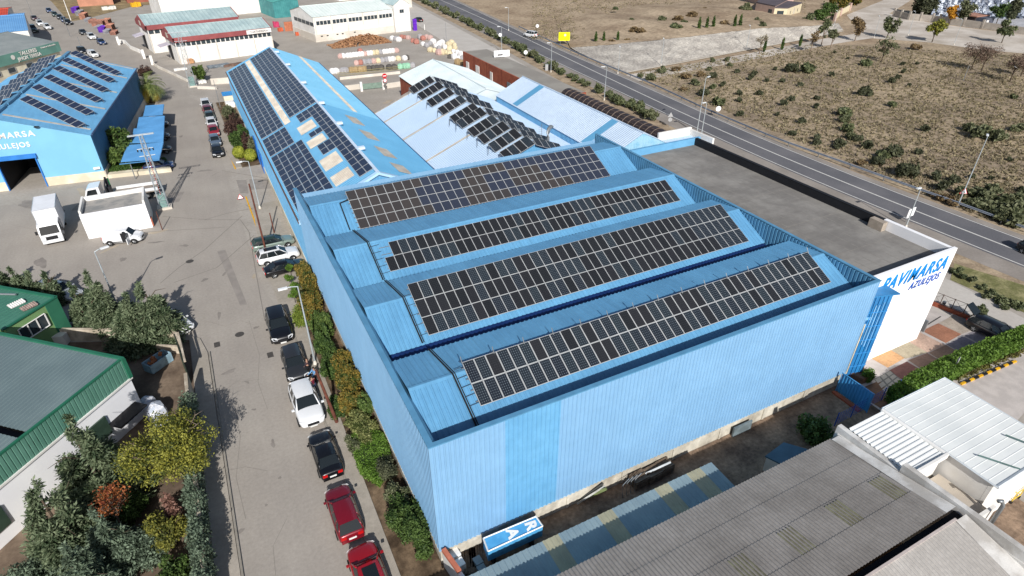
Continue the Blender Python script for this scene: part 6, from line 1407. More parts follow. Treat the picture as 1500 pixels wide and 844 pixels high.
# ================= grey corrugated halls at the lower right =================
M_fc=mat('fibre_cement_near',S(145,140,135),.9,scale=.35,col2=S(130,125,120),fine=.12,bscale=5,spec=.2,streak=(1.5,.2,.5),samt=.12)
M_fc2=mat('fibre_cement_sunlit',S(176,172,167),.9,scale=.35,col2=S(160,156,151),fine=.12,bscale=5,spec=.2)  # lighter copy of the sheet, sun on the second slope painted in
M_fcold=mat('aged_translucent',S(122,120,98),.8,scale=1.5,col2=S(104,100,82),fine=.25,bscale=8)
WAVE=((0,0),(.2,.35),(.35,.9),(.5,1),(.65,.9),(.8,.35))
gx0,gx1=2.5,28.8; EY,EZ=13.7,3.3; RY,RZ=7.25,4.35
gw=thing('grey_hall','large hall with grey corrugated fibre-cement roof filling the lower right corner','industrial hall',(15,4,0))
slp=(RZ-EZ)/(EY-RY)
nb=4
for i in range(nb):
    ya,yb=EY+(RY-EY)*i/nb,EY+(RY-EY)*(i+1)/nb; za,zb=EZ+(RZ-EZ)*i/nb+.035*(nb-i)/nb*0,EZ+(RZ-EZ)*(i+1)/nb
    lift=.02*i
    MB().ribs((gx1,ya+.12,za-.12*slp+lift),(gx0-gx1,0,0),(0,0,0),(0,yb-ya-.12,zb-za+.12*slp),.21,.05,prof=WAVE).build('roof',M_fc,gw,world=True)
for x,i in [(G(*q,3.95).x-.5,2) for q in ((1297,714),(1235,752),(1163,791),(1090,832))]+[(13.6,2),(10.2,2)]:
    if i==1 or i==2:
        ya,yb=EY+(RY-EY)*i/nb,EY+(RY-EY)*(i+1)/nb; z=lambda y:EZ+(EY-y)*slp+.02*i+.012
        MB().ribs((x+1.05,ya-.02,z(ya)),(-1.05,0,0),(0,0,0),(0,yb-ya+.15,z(yb+.13)-z(ya-.02)),.21,.05,prof=WAVE).build('skylight_sheet',M_fcold,gw,world=True)
MB().box(gx0,RY-.42,RZ-.35,gx1,RY-.02,RZ-.2).build('ridge_shade_strip',M_ink,gw,world=True)  # near-black box paints the shadow strip at the ridge step
MB().ribs((gx0,.2,RZ-1.25),(gx1-gx0-1.0,0,0),(0,0,0),(0,RY-.42-.2,1.35),.21,.05,prof=WAVE).build('roof',M_fc2,gw,world=True)
MB().box(gx0,RY-.5,RZ-.1,gx1-.9,RY-.38,RZ+.16).build('ridge_board',mat('pinkish_board',S(190,178,172),.8,.08,2),gw,world=True)
for nm,(a,b,z) in {'a':((gx0,EY-.3),(gx1-.3,EY-.3),EZ-.08),'c':((gx0,EY-.3),(gx0,.3),3.8)}.items(): MB().wall(a,b,0,z,.2).build('wall',M_conc,gw,world=True)
M_lime=mat('whitewashed_edge',S(206,204,200),.9,scale=.9,col2=S(172,168,162),fine=.1)
mb=MB().prism([(gx1-.2,EY+.1),(gx1+.1,EY+.1),(gx1+.1,.2),(gx1-.2,.2)],0,lambda p:(EZ+.2 if p[1]>8 else RZ+.05)); mb.build('wall',M_lime,gw,world=True)
mb=MB(); # sloped whitewash band on the roof side
z=lambda y:EZ+(EY-y)*slp+.10 if y>RY-.3 else RZ-.02+(y-6.6)*.2
mb.add([(gx1-.75,EY,z(EY)),(gx1-.2,EY,z(EY)+.05),(gx1-.2,RY,z(RY)+.05),(gx1-1.0,RY,z(RY))],[(0,1,2,3)]); mb.add([(gx1-1.0,RY-.5,RZ+.12),(gx1-.2,RY-.5,RZ+.14),(gx1-.2,.2,RZ-1.1),(gx1-1.35,.2,RZ-1.15)],[(0,1,2,3)]); mb.build('edge_flashing',M_lime,gw,world=True)
def coping(y0,y1,z0,z1):
    q=MB(); a=[(gx1-.12,y0),(gx1+.2,y0),(gx1+.2,y1),(gx1-.12,y1)]; q.prism(a,lambda p:3.0,lambda p:z0 if p[1]==y0 else z1); return q.build('parapet',M_lime,gw,world=True)
coping(EY+.3,10.2,3.95,4.0); coping(10.15,.2,4.55,4.8)
MB().prism([(gx1+.21,9.95),(gx1+.6,9.95),(gx1+.6,.2),(gx1+.21,.2)],0,lambda p:4.1 if p[1]>5 else 4.3).build('side_wall',M_fc,gw,world=True)
# low shed with translucent strips
ls=thing('low_shed','long low shed with blue-grey roof and cream translucent strips, half in shadow','shed',(14,15.1,0))
M_bgs=mat('blue_grey_sheet',S(128,146,152),.6,scale=.5,col2=S(116,134,142),fine=.05); M_ystr=mat('cream_translucent',S(160,155,130),.6,scale=1,col2=S(146,142,120))
xs=[]
cur=5.0
strips=[(G(816,805,1.9).x-.45,.95),(G(897,767,1.9).x-.45,.95),(G(978,724,1.9).x-.45,.95),(G(1026,701,1.9).x-.5,1.0)]
x=4.8; segs=[]
for a,w_ in strips: segs.append((x,a,M_bgs)); segs.append((a,a+w_,M_ystr)); x=a+w_
segs.append((x,21.75,M_bgs))
for a,b,m in segs: MB().ribs((b,13.85,1.84),(a-b,0,0),(0,2.65,.06),(0,0,0),.35,.03).build('roof' if m is M_bgs else 'translucent_strip',m,ls,world=True)
MB().box(4.8,13.9,0,21.7,14.0,1.78).build('wall',M_conc,ls,world=True); MB().box(21.55,14.01,0,21.7,16.4,1.8).build('wall',M_conc,ls,world=True); MB().box(4.8,16.3,1.65,21.54,16.42,1.82).build('beam',M_galv,ls,world=True)
for x in (7,10.5,14,17.5,20.8): MB().box(x,16.3,0,x+.1,16.4,1.64).build('post',M_galv,ls,world=True)
# white roofs
M_wroof=mat('white_green_roof',S(222,224,221),.6,scale=.4,col2=S(211,214,212),fine=.02,spec=.4)
wr=thing('white_roof_hall','white hall with smooth pale roof, its corner pointing to the forecourt hedge','industrial hall',(35.4,9,0))
MB().ribs((32.3,13.65,4.05),(0,-12.4,0),(0,0,0) if False else (0,0,0),(6.0,0,.1),.62,.02).build('roof',M_wroof,wr,world=True) if False else None
MB().ribs((38.35,13.65,4.0),(-6.1,0,0) ,(0,-6.45,0),(0,0,0),.62,.02).build('roof',M_wroof,wr,world=True) if False else None
MB().ribs((32.3,7.2,4.05),(0,6.45,0),(6.05,0,-.05),(0,0,0),.43,.012,prof=((0,0),(.85,0),(.9,1),(.96,1))).build('roof',M_wroof,wr,world=True)
MB().box(32.4,7.3,0,38.2,7.5,3.9).build('wall',M_whitew,wr,world=True); MB().box(38.0,7.51,0,38.2,13.5,3.9).build('wall',M_whitew,wr,world=True); MB().box(32.4,13.3,0,37.99,13.5,3.9).build('wall',M_whitew,wr,world=True); MB().box(32.4,7.51,0,32.6,13.29,3.9).build('wall',M_whitew,wr,world=True)
mb=MB(); mb.tube([(32.25,7.1,4.02),(32.25,13.7,4.02)],.07,4); mb.tube([(38.4,7.1,3.98),(38.4,13.7,3.98)],.07,4); mb.tube([(32.25,13.7,4.02),(38.4,13.7,3.98)],.06,4); mb.tube([(32.25,7.12,4.02),(38.4,7.12,3.98)],.1,5); mb.build('roof_trim',mat('pale_grey_trim',S(196,202,206),.5,.05,1),wr,world=True)
mb=MB().tube([(37.2,7.2,4.15),(36.4,9.0,4.15)],.045,5); mb.tube([(34.4,7.2,4.2),(33.4,8.8,4.2)],.045,5); mb.build('roof_pipe',mat('green_pipe',S(86,112,108),.5,.1,1),wr,world=True)
wr2=thing('ribbed_annex','small annex with strongly ribbed white roof between grey hall and white hall','annex',(30.5,11.6,0))
MB().ribs((32.0,13.55,4.02),(0,-3.8,0),(0,0,0),(-3.4,0,-.1),.27,.07,prof=((0,0),(.5,0),(.58,1),(.92,1))).build('roof',mat('white_sheet',S(232,236,236),.5,.03,1),wr2,world=True) if False else MB().ribs((29.05,9.75,3.95),(0,3.8,0),(3.1,0,.06),(0,0,0),.27,.045,prof=((0,0),(.5,0),(.58,1),(.92,1))).build('roof',mat('white_sheet',S(232,233,230),.6,.03,1),wr2,world=True)
MB().box(29.1,9.8,0,32.0,10.0,3.85).build('wall',M_whitew,wr2,world=True); MB().box(29.1,13.3,0,32.0,13.5,3.85).build('wall',M_whitew,wr2,world=True)
mb=MB().box(29.1,9.6,3.8,32.15,9.74,4.15); mb.box(31.95,9.75,3.9,32.15,13.6,4.12); mb.build('parapet',M_whitew,wr2,world=True)
lr=thing('low_roof','low beige flat roof with four small vent stubs in the gap between white hall and grey hall','flat roof block',(30.2,8.3,0))
MB().box(29.1,6.9,0,32.2,9.6,2.5).build('block',mat('beige_screed',S(182,172,158),.9,scale=.5,col2=S(168,158,146),fine=.05),lr,world=True)
for dx,dy in ((0,0),(.35,.05),(.05,.4),(.4,.42)): MB().tube([(30.2+dx,8.2+dy,2.5),(30.2+dx,8.2+dy,2.62)],.05,6).build('vent_stub',M_dark,lr,world=True)
mb=MB().box(29.1,6.7,0,32.3,6.88,2.9); mb.build('wall',M_whitew,lr,world=True)
fp=MB().tube([(31.7,6.4,2.0),(31.7,6.4,3.7),(31.6,6.5,4.0),(31.4,6.6,4.0)],.1,8); tag(fp.build('vent_pipe',M_galv,world=True,smooth=True),'grey hooked vent pipe at the corner of the white roof','vent pipe')
# ================= green-trimmed hall and green shed at the left =================
GA_=Fr((-8.5,38.6),math.atan2(-.738,-.675))
M_gtrim=mat('green_trim',S(40,106,82),.5,.06,1); M_gcl=mat('green_cladding',S(96,140,124),.55,scale=.5,col2=S(84,128,112)); M_gsl=mat('slate_roof_sheet',S(106,122,124),.5,scale=.3,col2=S(96,112,115),fine=.04,spec=.4)
ga=thing('green_trim_hall','hall with slate ribbed roof, green ribbed fascia and white wall at the left edge','industrial hall',tuple(GA_(6,-6)))
MB().ribs(GA_(0,-12,4.97),GA_.y*12,(0,0,0),tuple(GA_.x*6.3+Vector((0,0,-.5))),.3,.04).build('roof',M_gsl,ga,world=True)
MB().ribs(GA_(7.1,-12,4.97),GA_.y*12,(0,0,0),tuple(GA_.x*8+Vector((0,0,-.5))),.3,.04).build('roof',M_gsl,ga,world=True)
MB().prism([tuple(GA_(6.3,-12)[:2]),tuple(GA_(7.1,-12)[:2]),tuple(GA_(7.1,0)[:2]),tuple(GA_(6.3,0)[:2])],4.0,4.3).build('valley_shade_floor',M_ink,ga,world=True)  # near-black floor paints the shadow band along the roof step
MB().wall(GA_(7.12,0),GA_(7.12,-12),4.3,4.93,.04).build('step_wall',M_gsl,ga,world=True)
a,b=GA_(0,.03),GA_(15,.03)
MB().ribs((a.x,a.y,0),b-a,(0,0,3.4),(0,0,4.95),.27,.04,prof=((0,0),(.72,0),(.8,1),(.95,1))).build('fascia',M_gcl,ga,world=True)
mb=MB(); mb.wall(GA_(-.08,.0),GA_(15,.0),4.95,5.06,.14); mb.wall(GA_(-.0,.12),GA_(-.0,-12),4.95,5.08,.22); mb.wall(GA_(-.02,.12),GA_(-.02,.0),3.4,4.95,.25); mb.build('roof_trim',M_gtrim,ga,world=True)
MB().wall(GA_(0,-.15),GA_(15,-.15),0,3.4,.3).build('wall',M_white,ga,world=True); MB().wall(GA_(.1,-.31),GA_(.1,-12),0,4.9,.2).build('wall',M_gcl,ga,world=True)
mb=MB(); mb.wall(GA_(-.1,.03),GA_(15,.03),3.28,3.4,.16); mb.build('drip_edge',M_whitew,ga,world=True)
for x,w_ in ((2.6,1.3),(9.6,2.3)): 
    MB().wall(GA_(x,.06),GA_(x+w_,.06),1.0,2.4,.12).build('window',mat('dim_green_glass',(.04,.07,.05),.3,.1,2),ga,world=True)
MB().wall(GA_(.4,.5),GA_(2.6,.5),1.5,1.62,1.0).build('canopy',M_dark,ga,world=True)
GB_=Fr((-13.9,51.7),GA_.a)
gb_=thing('green_shed','green shed with light green gable and a white three-pane window at the left edge','shed',tuple(GB_(3,-4)))
M_gr1=mat('green_roof_sheet',S(72,122,104),.5,scale=.5,col2=S(64,113,96),fine=.05); M_gr2=mat('light_green_wall',S(132,166,112),.6,scale=.5,col2=S(120,154,102))
MB().ribs(GB_(-.1,-9,3.55),GB_.y*9.1,(0,0,0),tuple(GB_.x*4.4+Vector((0,0,.0))),.4,.03).build('roof',M_gr1,gb_,world=True)
MB().wall(GB_(-.1,0),GB_(4.2,0),0,3.5,.2).build('wall',M_gr2,gb_,world=True); MB().wall(GB_(0,-.11),GB_(0,-9),0,3.5,.2).build('wall',M_gr1,gb_,world=True); MB().wall(GB_(4.2,-.11),GB_(4.2,-9),0,3.5,.2).build('wall',M_gr2,gb_,world=True)
MB().wall(GB_(-.15,.1),GB_(.95,.1),0,3.56,.1).build('corner_panel',mat('mid_green_wall',S(56,118,92),.55,.06,1),gb_,world=True)
mb=MB(); mb.wall(GB_(-.15,.1),GB_(4.4,.1),3.56,3.66,.18); mb.wall(GB_(-.12,.1),GB_(-.12,-9),3.56,3.66,.25); mb.build('roof_trim',M_gtrim,gb_,world=True)
w_=MB().wall(GB_(1.3,.13),GB_(3.5,.13),1.9,3.0,.08).build('window',M_wwin,gb_,world=True)
mb=MB()
for z in (1.9,3.0): mb.tube([GB_(1.3,.2,z),GB_(3.5,.2,z)],.05,4)
for x in (1.3,2.03,2.77,3.5): mb.tube([GB_(x,.2,1.9),GB_(x,.2,3.0)],.05,4)
V_=np.array(mb.v); M_=INV[gb_.name]; V_=V_@M_[:3,:3].T+M_[:3,3]; mm=bpy.data.meshes.new('frame'); mm.from_pydata(V_.tolist(),[],mb.f); mm.materials.append(M_whitew); link('frame',mm,w_)
for k,(px,py) in enumerate(((25,446),(43,450))):
    p=G(px,py,3.62); mb=MB().ribs((-.55,-.25,.02),(1.1,0,0),(0,0,0),(0,.55,.12),.16,.04); mb.box(-.5,-.22,-.03,.5,.22,.02); tag(mb.build('sheet_stack',M_whitew if k==0 else mat('worn_pink_sheet',S(170,150,140),.8,.2,4),loc=(p.x,p.y,p.z),rot=R(35)),['white ribbed sheet offcut','pinkish ribbed sheet offcut'][k]+' lying on the green shed roof','roof sheet')
pr=G(8,432,3.62); tag(MB().tube([(-.9,0,.08),(.9,0,.08)],.08,8).build('roof_pipe',M_galv,loc=(pr.x,pr.y,3.6),rot=R(150)),'grey pipe lying on the green shed roof','pipe')
p=G(88,503,0); tag(MB().box(-.7,-.35,.02,.7,.35,.9).build('white_cabinet',M_whitew,loc=(p.x,p.y,0),rot=R(-20)),'white cabinet standing in the shade between shed and hall','cabinet')
# garden wall along the street
M_gwall=mat('old_render',S(196,184,166),.9,scale=1,col2=S(160,148,130),fine=.15,bscale=5)
gwl=thing('garden_wall','pale rendered garden wall with a gateway gap beside the left street','wall',(-5.5,30,0))
MB().box(-5.62,16,0,-5.4,39.4,2.0).build('wall',M_gwall,gwl,world=True)
gw2=thing('gate_panel','dark leaning gate leaf beside the wall pier','gate',(-5.6,42.4,0)); MB().wall((-5.6,40.7),(-6.0,44.6),.05,2.1,.08).build('leaf',mat('gate_green',S(52,62,50),.7,.15,1),gw2,world=True); MB().wall((-5.45,40.7),(-5.75,44.7),2.0,2.12,.14).build('top_rail',M_gwall,gw2,world=True)
pw=thing('corner_wall','low cream wall turning the corner behind the big conifers','wall',(-8,47.2,0)); MB().wall((-5.9,45.2),(-6.3,46.9),0,1.2,.25).build('wall',M_gwall,pw,world=True); MB().wall((-6.3,46.9),(-17.5,52.8),0,1.1,.25).build('wall',M_gwall,pw,world=True)
wd=thing('stepping_wall','cream inner wall step between skip and gate','wall',(-6.8,46,0)); MB().wall((-5.95,44.9),(-7.6,45.9),0,.7,.18).build('wall',M_gwall,wd,world=True)
# skip with rubbish, big bags
sk=thing('rubbish_skip','small white and blue skip with orange rubbish in the shaded yard','skip',(-7.6,44.0,0),R(38))
mb=MB().prism([(-.8,-.4),(.8,-.4),(.8,.4),(-.8,.4)],.05,.12)
for a,b in (((-.9,-.45),(.9,-.45)),((.9,-.45),(.9,.45)),((.9,.45),(-.9,.45)),((-.9,.45),(-.9,-.45))): mb.wall(a,b,.05,.8,.05)
mb.build('tub',mat('skip_blue',S(150,180,196),.6,.15,2),sk); bl=MB()
for i in range(7): bl.obox((rnd.uniform(-.6,.6),rnd.uniform(-.25,.25),.65+rnd.random()*.15),.3,.25,.2,rnd.random()*3,tilt=rnd.random())
bl.build('rubbish',mat('rubbish_orange',S(176,110,70),.8,.2,4),sk)
def bigbag(px,py,s,m,label,rot,group=None):
    p=G(px,py,0); mb=MB(); n=10; rr=random.Random(int(px*3+py)); rings=[]
    for z,r in ((0,.44),(.25,.52),(.6,.5),(.85,.44),(1.0,.25),(1.05,.1)):
        rings.append([(math.copysign(abs(math.cos(2*math.pi*j/n+.3))**.45,math.cos(2*math.pi*j/n+.3))*r*s*(1+rr.uniform(-.06,.06)),math.copysign(abs(math.sin(2*math.pi*j/n+.3))**.45,math.sin(2*math.pi*j/n+.3))*r*s*(1+rr.uniform(-.06,.06)),z*s*.95*(1+rr.uniform(-.04,.04))) for j in range(n)])
    vs=[v for q in rings for v in q]; mb.add(vs,[(i*n+j,i*n+(j+1)%n,(i+1)*n+(j+1)%n,(i+1)*n+j) for i in range(5) for j in range(n)]+[tuple(range(50,60)),tuple(range(9,-1,-1))])
    return tag(mb.build('bulk_bag',m,loc=(p.x,p.y,0),rot=rot),label,'bulk bag',group)
M_bag=mat('woven_white_bag',S(214,214,218),.8,scale=4,col2=S(176,184,196),fine=.1,obj=True)
bigbag(232,612,1.25,M_bag,'large white bulk bag with blue print near the white wall corner',.4); bigbag(219,597,.9,M_bag,'smaller crumpled white bag behind the large bulk bag',1.1); bigbag(240,628,.8,M_bag,'white bag in front of the large bulk bag under the yellow tree',.9)
# ================= alley clutter along the front wall =================
bs=thing('blue_sign_box','blue box sign with white letters lying on its back at the plinth','box sign',(9.0,17.9,0))
z_=1.55; P_=[G(708,789,z_),G(785,757,z_),G(795,771,z_),G(715,808,z_)]
mb=MB().prism([tuple(q[:2]) for q in P_],.7,z_,0); mb.build('casing',mat('sign_box_blue',S(84,160,206),.5,scale=2,col2=S(72,146,194)),bs,world=True)
u=(P_[1]-P_[0]).normalized(); v=(P_[0]-P_[3]).normalized()
fr=MB()
for i in range(4): fr.tube([P_[i]+Vector((0,0,.02)),P_[(i+1)%4]+Vector((0,0,.02))],.045,4)
fr.build('white_border',M_whitew,bs,world=True)
c=(P_[0]+P_[1]+P_[2]+P_[3])/4
for ch,f in (('A',-.05),('R',1.05)): text(bs,ch,.85,M_whitew,bs,Matrix(INV[bs.name].tolist())@frameM(c+u*f+Vector((0,0,.012)),v if False else -v,u),.015,bold=.03)
for x in (7.9,10.2): MB().box(x,17.5,0,x+.15,18.1,.69).build('support',M_dark,bs,world=True)
mp=mat('weathered_plank',S(176,176,170),.8,scale=2,col2=S(140,138,130),fine=.1); mgr=mat('green_plank',S(120,132,84),.8,.15,2)
for k,(a,b,m,l) in enumerate((((845,738),(886,712),mp,'white plank leaning against the plinth, outermost of the bundle'),((848,733),(884,708),mat('black_plank',S(50,52,50),.7,.1,2),'dark plank leaning against the plinth, innermost of the bundle'),((862,728),(888,716),mgr,'green plank at the bottom of the leaning bundle'))):
    A=G(*a,.15);Bq=G(*b,.95); tag(MB().tube([A,Bq],.07 if k!=2 else .12,4).build('plank',m,world=True),l,'plank')
A=G(945,694,.6);Bq=G(982,677,.9); tag(MB().tube([A,Bq],.08,4).build('gutter_length',M_galv,world=True),'white gutter length leaning by the rusty stack at the plinth','gutter')
rk=thing('metal_rack','bent metal frame rack standing in the alley shade','rack',tuple(G(920,722)))
p=G(920,722); mb=MB()
for i in range(4): mb.tube([(p.x-.5+i*.3,p.y-.1,0),(p.x-.4+i*.3,p.y+.1,.8),(p.x+.1+i*.3,p.y+.2,1.0)],.025,5)
mb.build('frame',M_galv,rk,world=True)
for k,(px,py,l) in enumerate(((935,708,'first'),(955,700,'second'),(972,690,'third'))):
    p=G(px,py); t=thing('pallet_stack','stack of dark wooden pallets in the alley shade, %s from the bent metal rack'%l,'pallets',(p.x,p.y,0),R(3))
    mb=MB()
    for j in range(5):
        mb.box(-.5,-.4,j*.14,.5,.4,j*.14+.02)
        for y in (-.35,-.02,.31): mb.box(-.5,y,j*.14+.02,.5,y+.08,j*.14+.12)
    mb.build('boards',mat('dark_wood',S(112,98,84),.85,.2,3),t)
p=G(683,812); 
for k,(px,py,m,l,sz) in enumerate(((667,822,M_whitew,'upper white carton stack at the alley mouth beside the corner post',(.5,.5,.8)),(673,835,M_whitew,'lower white carton stack at the alley mouth beside the corner post',(.55,.5,.7)),(700,826,M_bgs,'grey-blue box between dark pallets and low shed',(.45,.5,.35)),(706,838,M_bgs,'second grey-blue box nearest the low shed',(.45,.5,.35)))):
    p=G(px,py,0); mb=MB()
    for j in range(3): mb.box(-sz[0]/2+.01*j,-sz[1]/2,sz[2]*j/3+.002*j,sz[0]/2,sz[1]/2-.01*j,sz[2]*(j+1)/3-.01)
    tag(mb.build('carton_stack',m,loc=(p.x,p.y,0),rot=.1),l,'cartons')
for k,(px,py,l) in enumerate(((688,824,'dark plank pile lying across the alley mouth'),(697,815,'second dark plank pile just behind the first'))):
    p=G(px,py,0); mb=MB()
    for j in range(6): mb.obox((0,j*.12-.3,.12+.05*(j%3)),1.5,.1,.06,rnd.uniform(-.05,.05))
    for q in (-.5,.5): mb.box(q-.05,-.35,0,q+.05,.35,.08)
    tag(mb.build('plank_pile',mat('dark_wood',S(112,98,84),.85,.2,3),loc=(p.x,p.y,0),rot=R(70)),l,'planks')
q_=[G(*a,1.3) for a in ((1121,668),(1148,648),(1190,660),(1165,690))]; tsd=thing('small_shed','low dark blue-grey shed roof in the alley next to the green shrub','shed',tuple((q_[0]+q_[2])/2*Vector((1,1,0)) if False else ((q_[0].x+q_[2].x)/2,(q_[0].y+q_[2].y)/2,0)))
MB().prism([tuple(a[:2]) for a in q_],1.2,1.3).build('roof',mat('dark_blue_grey',S(70,98,116),.6,.1,1),tsd,world=True); c_=(q_[0]+q_[2])/2; MB().prism([tuple(((a-c_)*.92+c_)[:2]) for a in q_],0,1.19).build('walls',M_conc,tsd,world=True)
A,Bq=G(1072,640),G(1098,628); tag(MB().wall(A,Bq,.02,.8,.12).build('panel_stack',mat('grey_panels',S(110,122,126),.7,.15,2),world=True),'stack of grey ribbed panels standing against the plinth in the alley','panels')
A,Bq=G(1220,575),G(1258,603); tag(MB().wall(A,Bq,0,.14,.25).build('brick_kerb',M_brk,world=True),'low red brick kerb on the alley side of the blue gate','kerb')
cw=thing('end_wall','narrow white wall with orange brick top at the warehouse corner','wall',(5.9,17.3,0)); MB().wall((5.62,18.7),(6.15,15.6),0,1.35,.2).build('wall',M_whitew,cw,world=True); MB().wall((5.6,18.7),(5.85,17.2),1.36,1.55,.24).build('brick_top',mat('orange_brick',S(190,112,86),.8,.1,3),cw,world=True)
# ladder of wires on roof left of arrays: conduits
# ================= gate panel, planter, fence at the right end =================
gp=thing('blue_gate','slatted blue gate panel between warehouse corner and forecourt','gate',(36.4,17,0))
A,Bq=G(1228,576),G(1261,602)
MB().ribs((35.9,18.5,0),(0,-2.4,0),(0,0,.05),(0,0,1.65),.22,.04).build('panel',mat('gate_blue',S(62,138,190),.5,.08,1),gp,world=True)
mb=MB(); mb.tube([(35.88,18.55,0),(35.88,18.55,1.7),(35.88,16.05,1.7),(35.88,16.05,0)],.04,5); mb.build('top_rail',mat('gate_blue',S(62,138,190),.5,.08,1),gp,world=True)
plt=thing('brown_planter','triangular brown tiled planter at the warehouse corner','planter',(37.6,17.2,0)); MB().prism([tuple(G(1234,551)[:2]),tuple(G(1261,545)[:2]),tuple(G(1276,558)[:2]),tuple(G(1262,563)[:2])],.0,.5).build('tiled_body',mat('tile_wood',S(120,88,66),.75,.15,1),plt,world=True)
bf=thing('mesh_fence','blue mesh fence running from the gate towards the hedge','fence',tuple(G(1260,610)))
A,Bq=G(1222,624),G(1312,575); mb=MB(); n=24
for i in range(n+1): q=A.lerp(Bq,i/n); mb.tube([(q.x,q.y,.1),(q.x,q.y,1.1)],.012,4)
for z in (.1,.35,.6,.85,1.1): mb.tube([(A.x,A.y,z),(Bq.x,Bq.y,z)],.012,4)
mb.build('mesh',mat('fence_blue',S(30,70,150),.5,.05,1),bf,world=True)
for i in range(5): q=A.lerp(Bq,i/4); MB().tube([(q.x,q.y,0),(q.x,q.y,1.2)],.04,6).build('post',MATS['fence_blue'],bf,world=True)
# railing with brick base by the service road
ra=thing('brick_base_railing','brown railing on a low brick base behind the white showroom','railing',tuple(G(1400,455)))
A,Bq=G(1358,444),G(1426,471); MB().wall(A,Bq,0,.35,.2).build('brick_base',M_brk,ra,world=True); mb=MB()
n=4
for i in range(n+1):
    q=A.lerp(Bq,i/n); mb.tube([(q.x,q.y,.35),(q.x,q.y,1.35)],.035,5)
for z in (.45,1.3): mb.tube([(A.x,A.y,z),(Bq.x,Bq.y,z)],.025,4)
for i in range(n):
    p,q=A.lerp(Bq,i/n),A.lerp(Bq,(i+1)/n); mb.tube([(p.x,p.y,.45),(q.x,q.y,1.3)],.012,4); mb.tube([(p.x,p.y,1.3),(q.x,q.y,.45)],.012,4)
mb.build('rails',mat('railing_brown',S(92,76,70),.6,.1,2),ra,world=True)
kb=MB(); A,Bq=G(1407,564),G(1488,530)
ks_=thing('striped_kerb','yellow and black striped kerb along the weedy bank','kerb',tuple((A+Bq)/2)); n=13
for i in range(n):
    a,b=A.lerp(Bq,i/n),A.lerp(Bq,(i+1)/n-.005); MB().wall(a,b,0,.14,.16).build('kerb_stone',M_yel if i%2==0 else M_dark,ks_,world=True)
p=G(1399,538,0); 
dp=thing('bollard','grey leaning post at the corner of the white showroom','bollard',tuple(G(1348,484)));MB().box(-.08,-.3,0,.08,.3,1.1).build('post',M_galv,dp)
bk_=MB().tube([(0,0,.5),(.15,.1,.55),(.3,.1,.5)],.14,8); p=G(1381,449); tag(bk_.build('grey_barrel',M_galv,loc=(p.x,p.y,-.2)),'small grey drum lying by the brick railing base','drum')
# ================= lamps, pylons, signs =================
M_gal2=mat('lamp_post_grey',S(176,184,188),.45,.06,2,metal=.2)
def lamp(label,base,h,arm,adir,heads=1,r=.06,group=None,name='street_lamp',headw=.22):
    b=G(*base) if len(base)==2 else Vector(base); t=thing(name,label,'street lamp',(b.x,b.y,0),0,group)
    MB().tube([(0,0,0),(0,0,h)],r*1.3,8,r2=r*.7).build('pole',M_gal2,t); MB().lathe([(r*2.6,0),(r*2.6,.12),(r*1.5,.4)],n=10).build('base',M_conc,t)
    a=R(adir); d=Vector((math.cos(a),math.sin(a),0))
    MB().tube([(0,0,h),tuple(d*arm*.6+Vector((0,0,h+.1))),tuple(d*arm+Vector((0,0,h+.1)))],r*.6,6).build('arm',M_gal2,t)
    hd=MB().obox(tuple(d*(arm+.25)+Vector((0,0,h+.1))),.62,headw,.11,a); hd.build('lamp_head',mat('lamp_head',S(222,226,228),.4,.05,1),t)
    return t
lamp('street lamp whose foot stands among the upper-left conifers',(178,462),6.2,.5,20)
lamp('near street lamp beside the two people in front of the warehouse bed',(3.0,38.7,0),7.1,.75,180)
lamp('street lamp standing by the yellow kerb line near the long hall',(381,306),5.7,.7,180)
lamp('tall lamp beyond the canopy, left of two close together by the main road',(65.7,66.9,0),8.2,.6,20)
lamp('shorter lamp of the two close together by the main road',(65.6,65.8,0),5.0,.3,180)
lamp('tall lamp with a warning triangle behind the crash barrier',(75.0,33.4,0),8.2,.4,30)
lamp('lamp at the white parapet end beside the main road',(64.6,32.7,0),4.6,.1,180)
for px,py,tx,ty,l in ((735,78,736,38,'lamp on the hedge strip level with the yellow billboard'),(807,106,808,60,'lamp on the hedge strip in front of the grey road cabinet'),(885,147,890,104,'lamp over the hedge strip half way along the canopy'),(745,45,745,8,'lamp on the verge near the top centre')):
    b=G(px,py); lo,hi=0,12
    lamp(l,(px,py),5.6,.4,150,r=.05)
for px,py,h,l in ((968,96,5.2,'lamp at the foot of the gravel slope'),(905,108,5,'lamp on the slope near the main road'),(1093,72,5,'lamp leaning over the path under the gravel slope'),(1280,56,5,'lamp on the gravel road edge left of the small green tree'),(1330,52,5.6,'lamp on the gravel road in front of the cemetery wall'),(1397,66,5.6,'lamp on the gravel road between two roadside trees'),(1221,40,4,'lamp at the villa garden wall')): lamp(l,(px,py),h,.5,60,r=.045)
def pole(label,px,py,h,m,r=.09,lean=(0,0),name='utility_pole'):
    p=G(px,py); t=thing(name,label,'pole',(p.x,p.y,0)); MB().tube([(0,0,0),(lean[0],lean[1],h)],r,8,r2=r*.7).build('pole',m,t); return t
M_wood=mat('brown_pole',S(112,66,52),.8,scale=2,col2=S(86,50,40),obj=True)
pole('rust-brown utility pole rising over the three cars parked nose to the wall',390,370,7.4,M_wood,.1); t=pole('dark stayed pole behind the grey-green estate car',402,342,2.4,M_wood,.07)
pole('leaning rust-brown pole in the warehouse bed beside the white car',494,620,4.6,M_wood,.12,(-.55,.4))
pole('thin dark pole beside the kiosk brick patch',238,337,2.2,M_wood,.05); pole('thin dark pole at the kerb near the far car row',323,158,4.6,M_galv,.05)
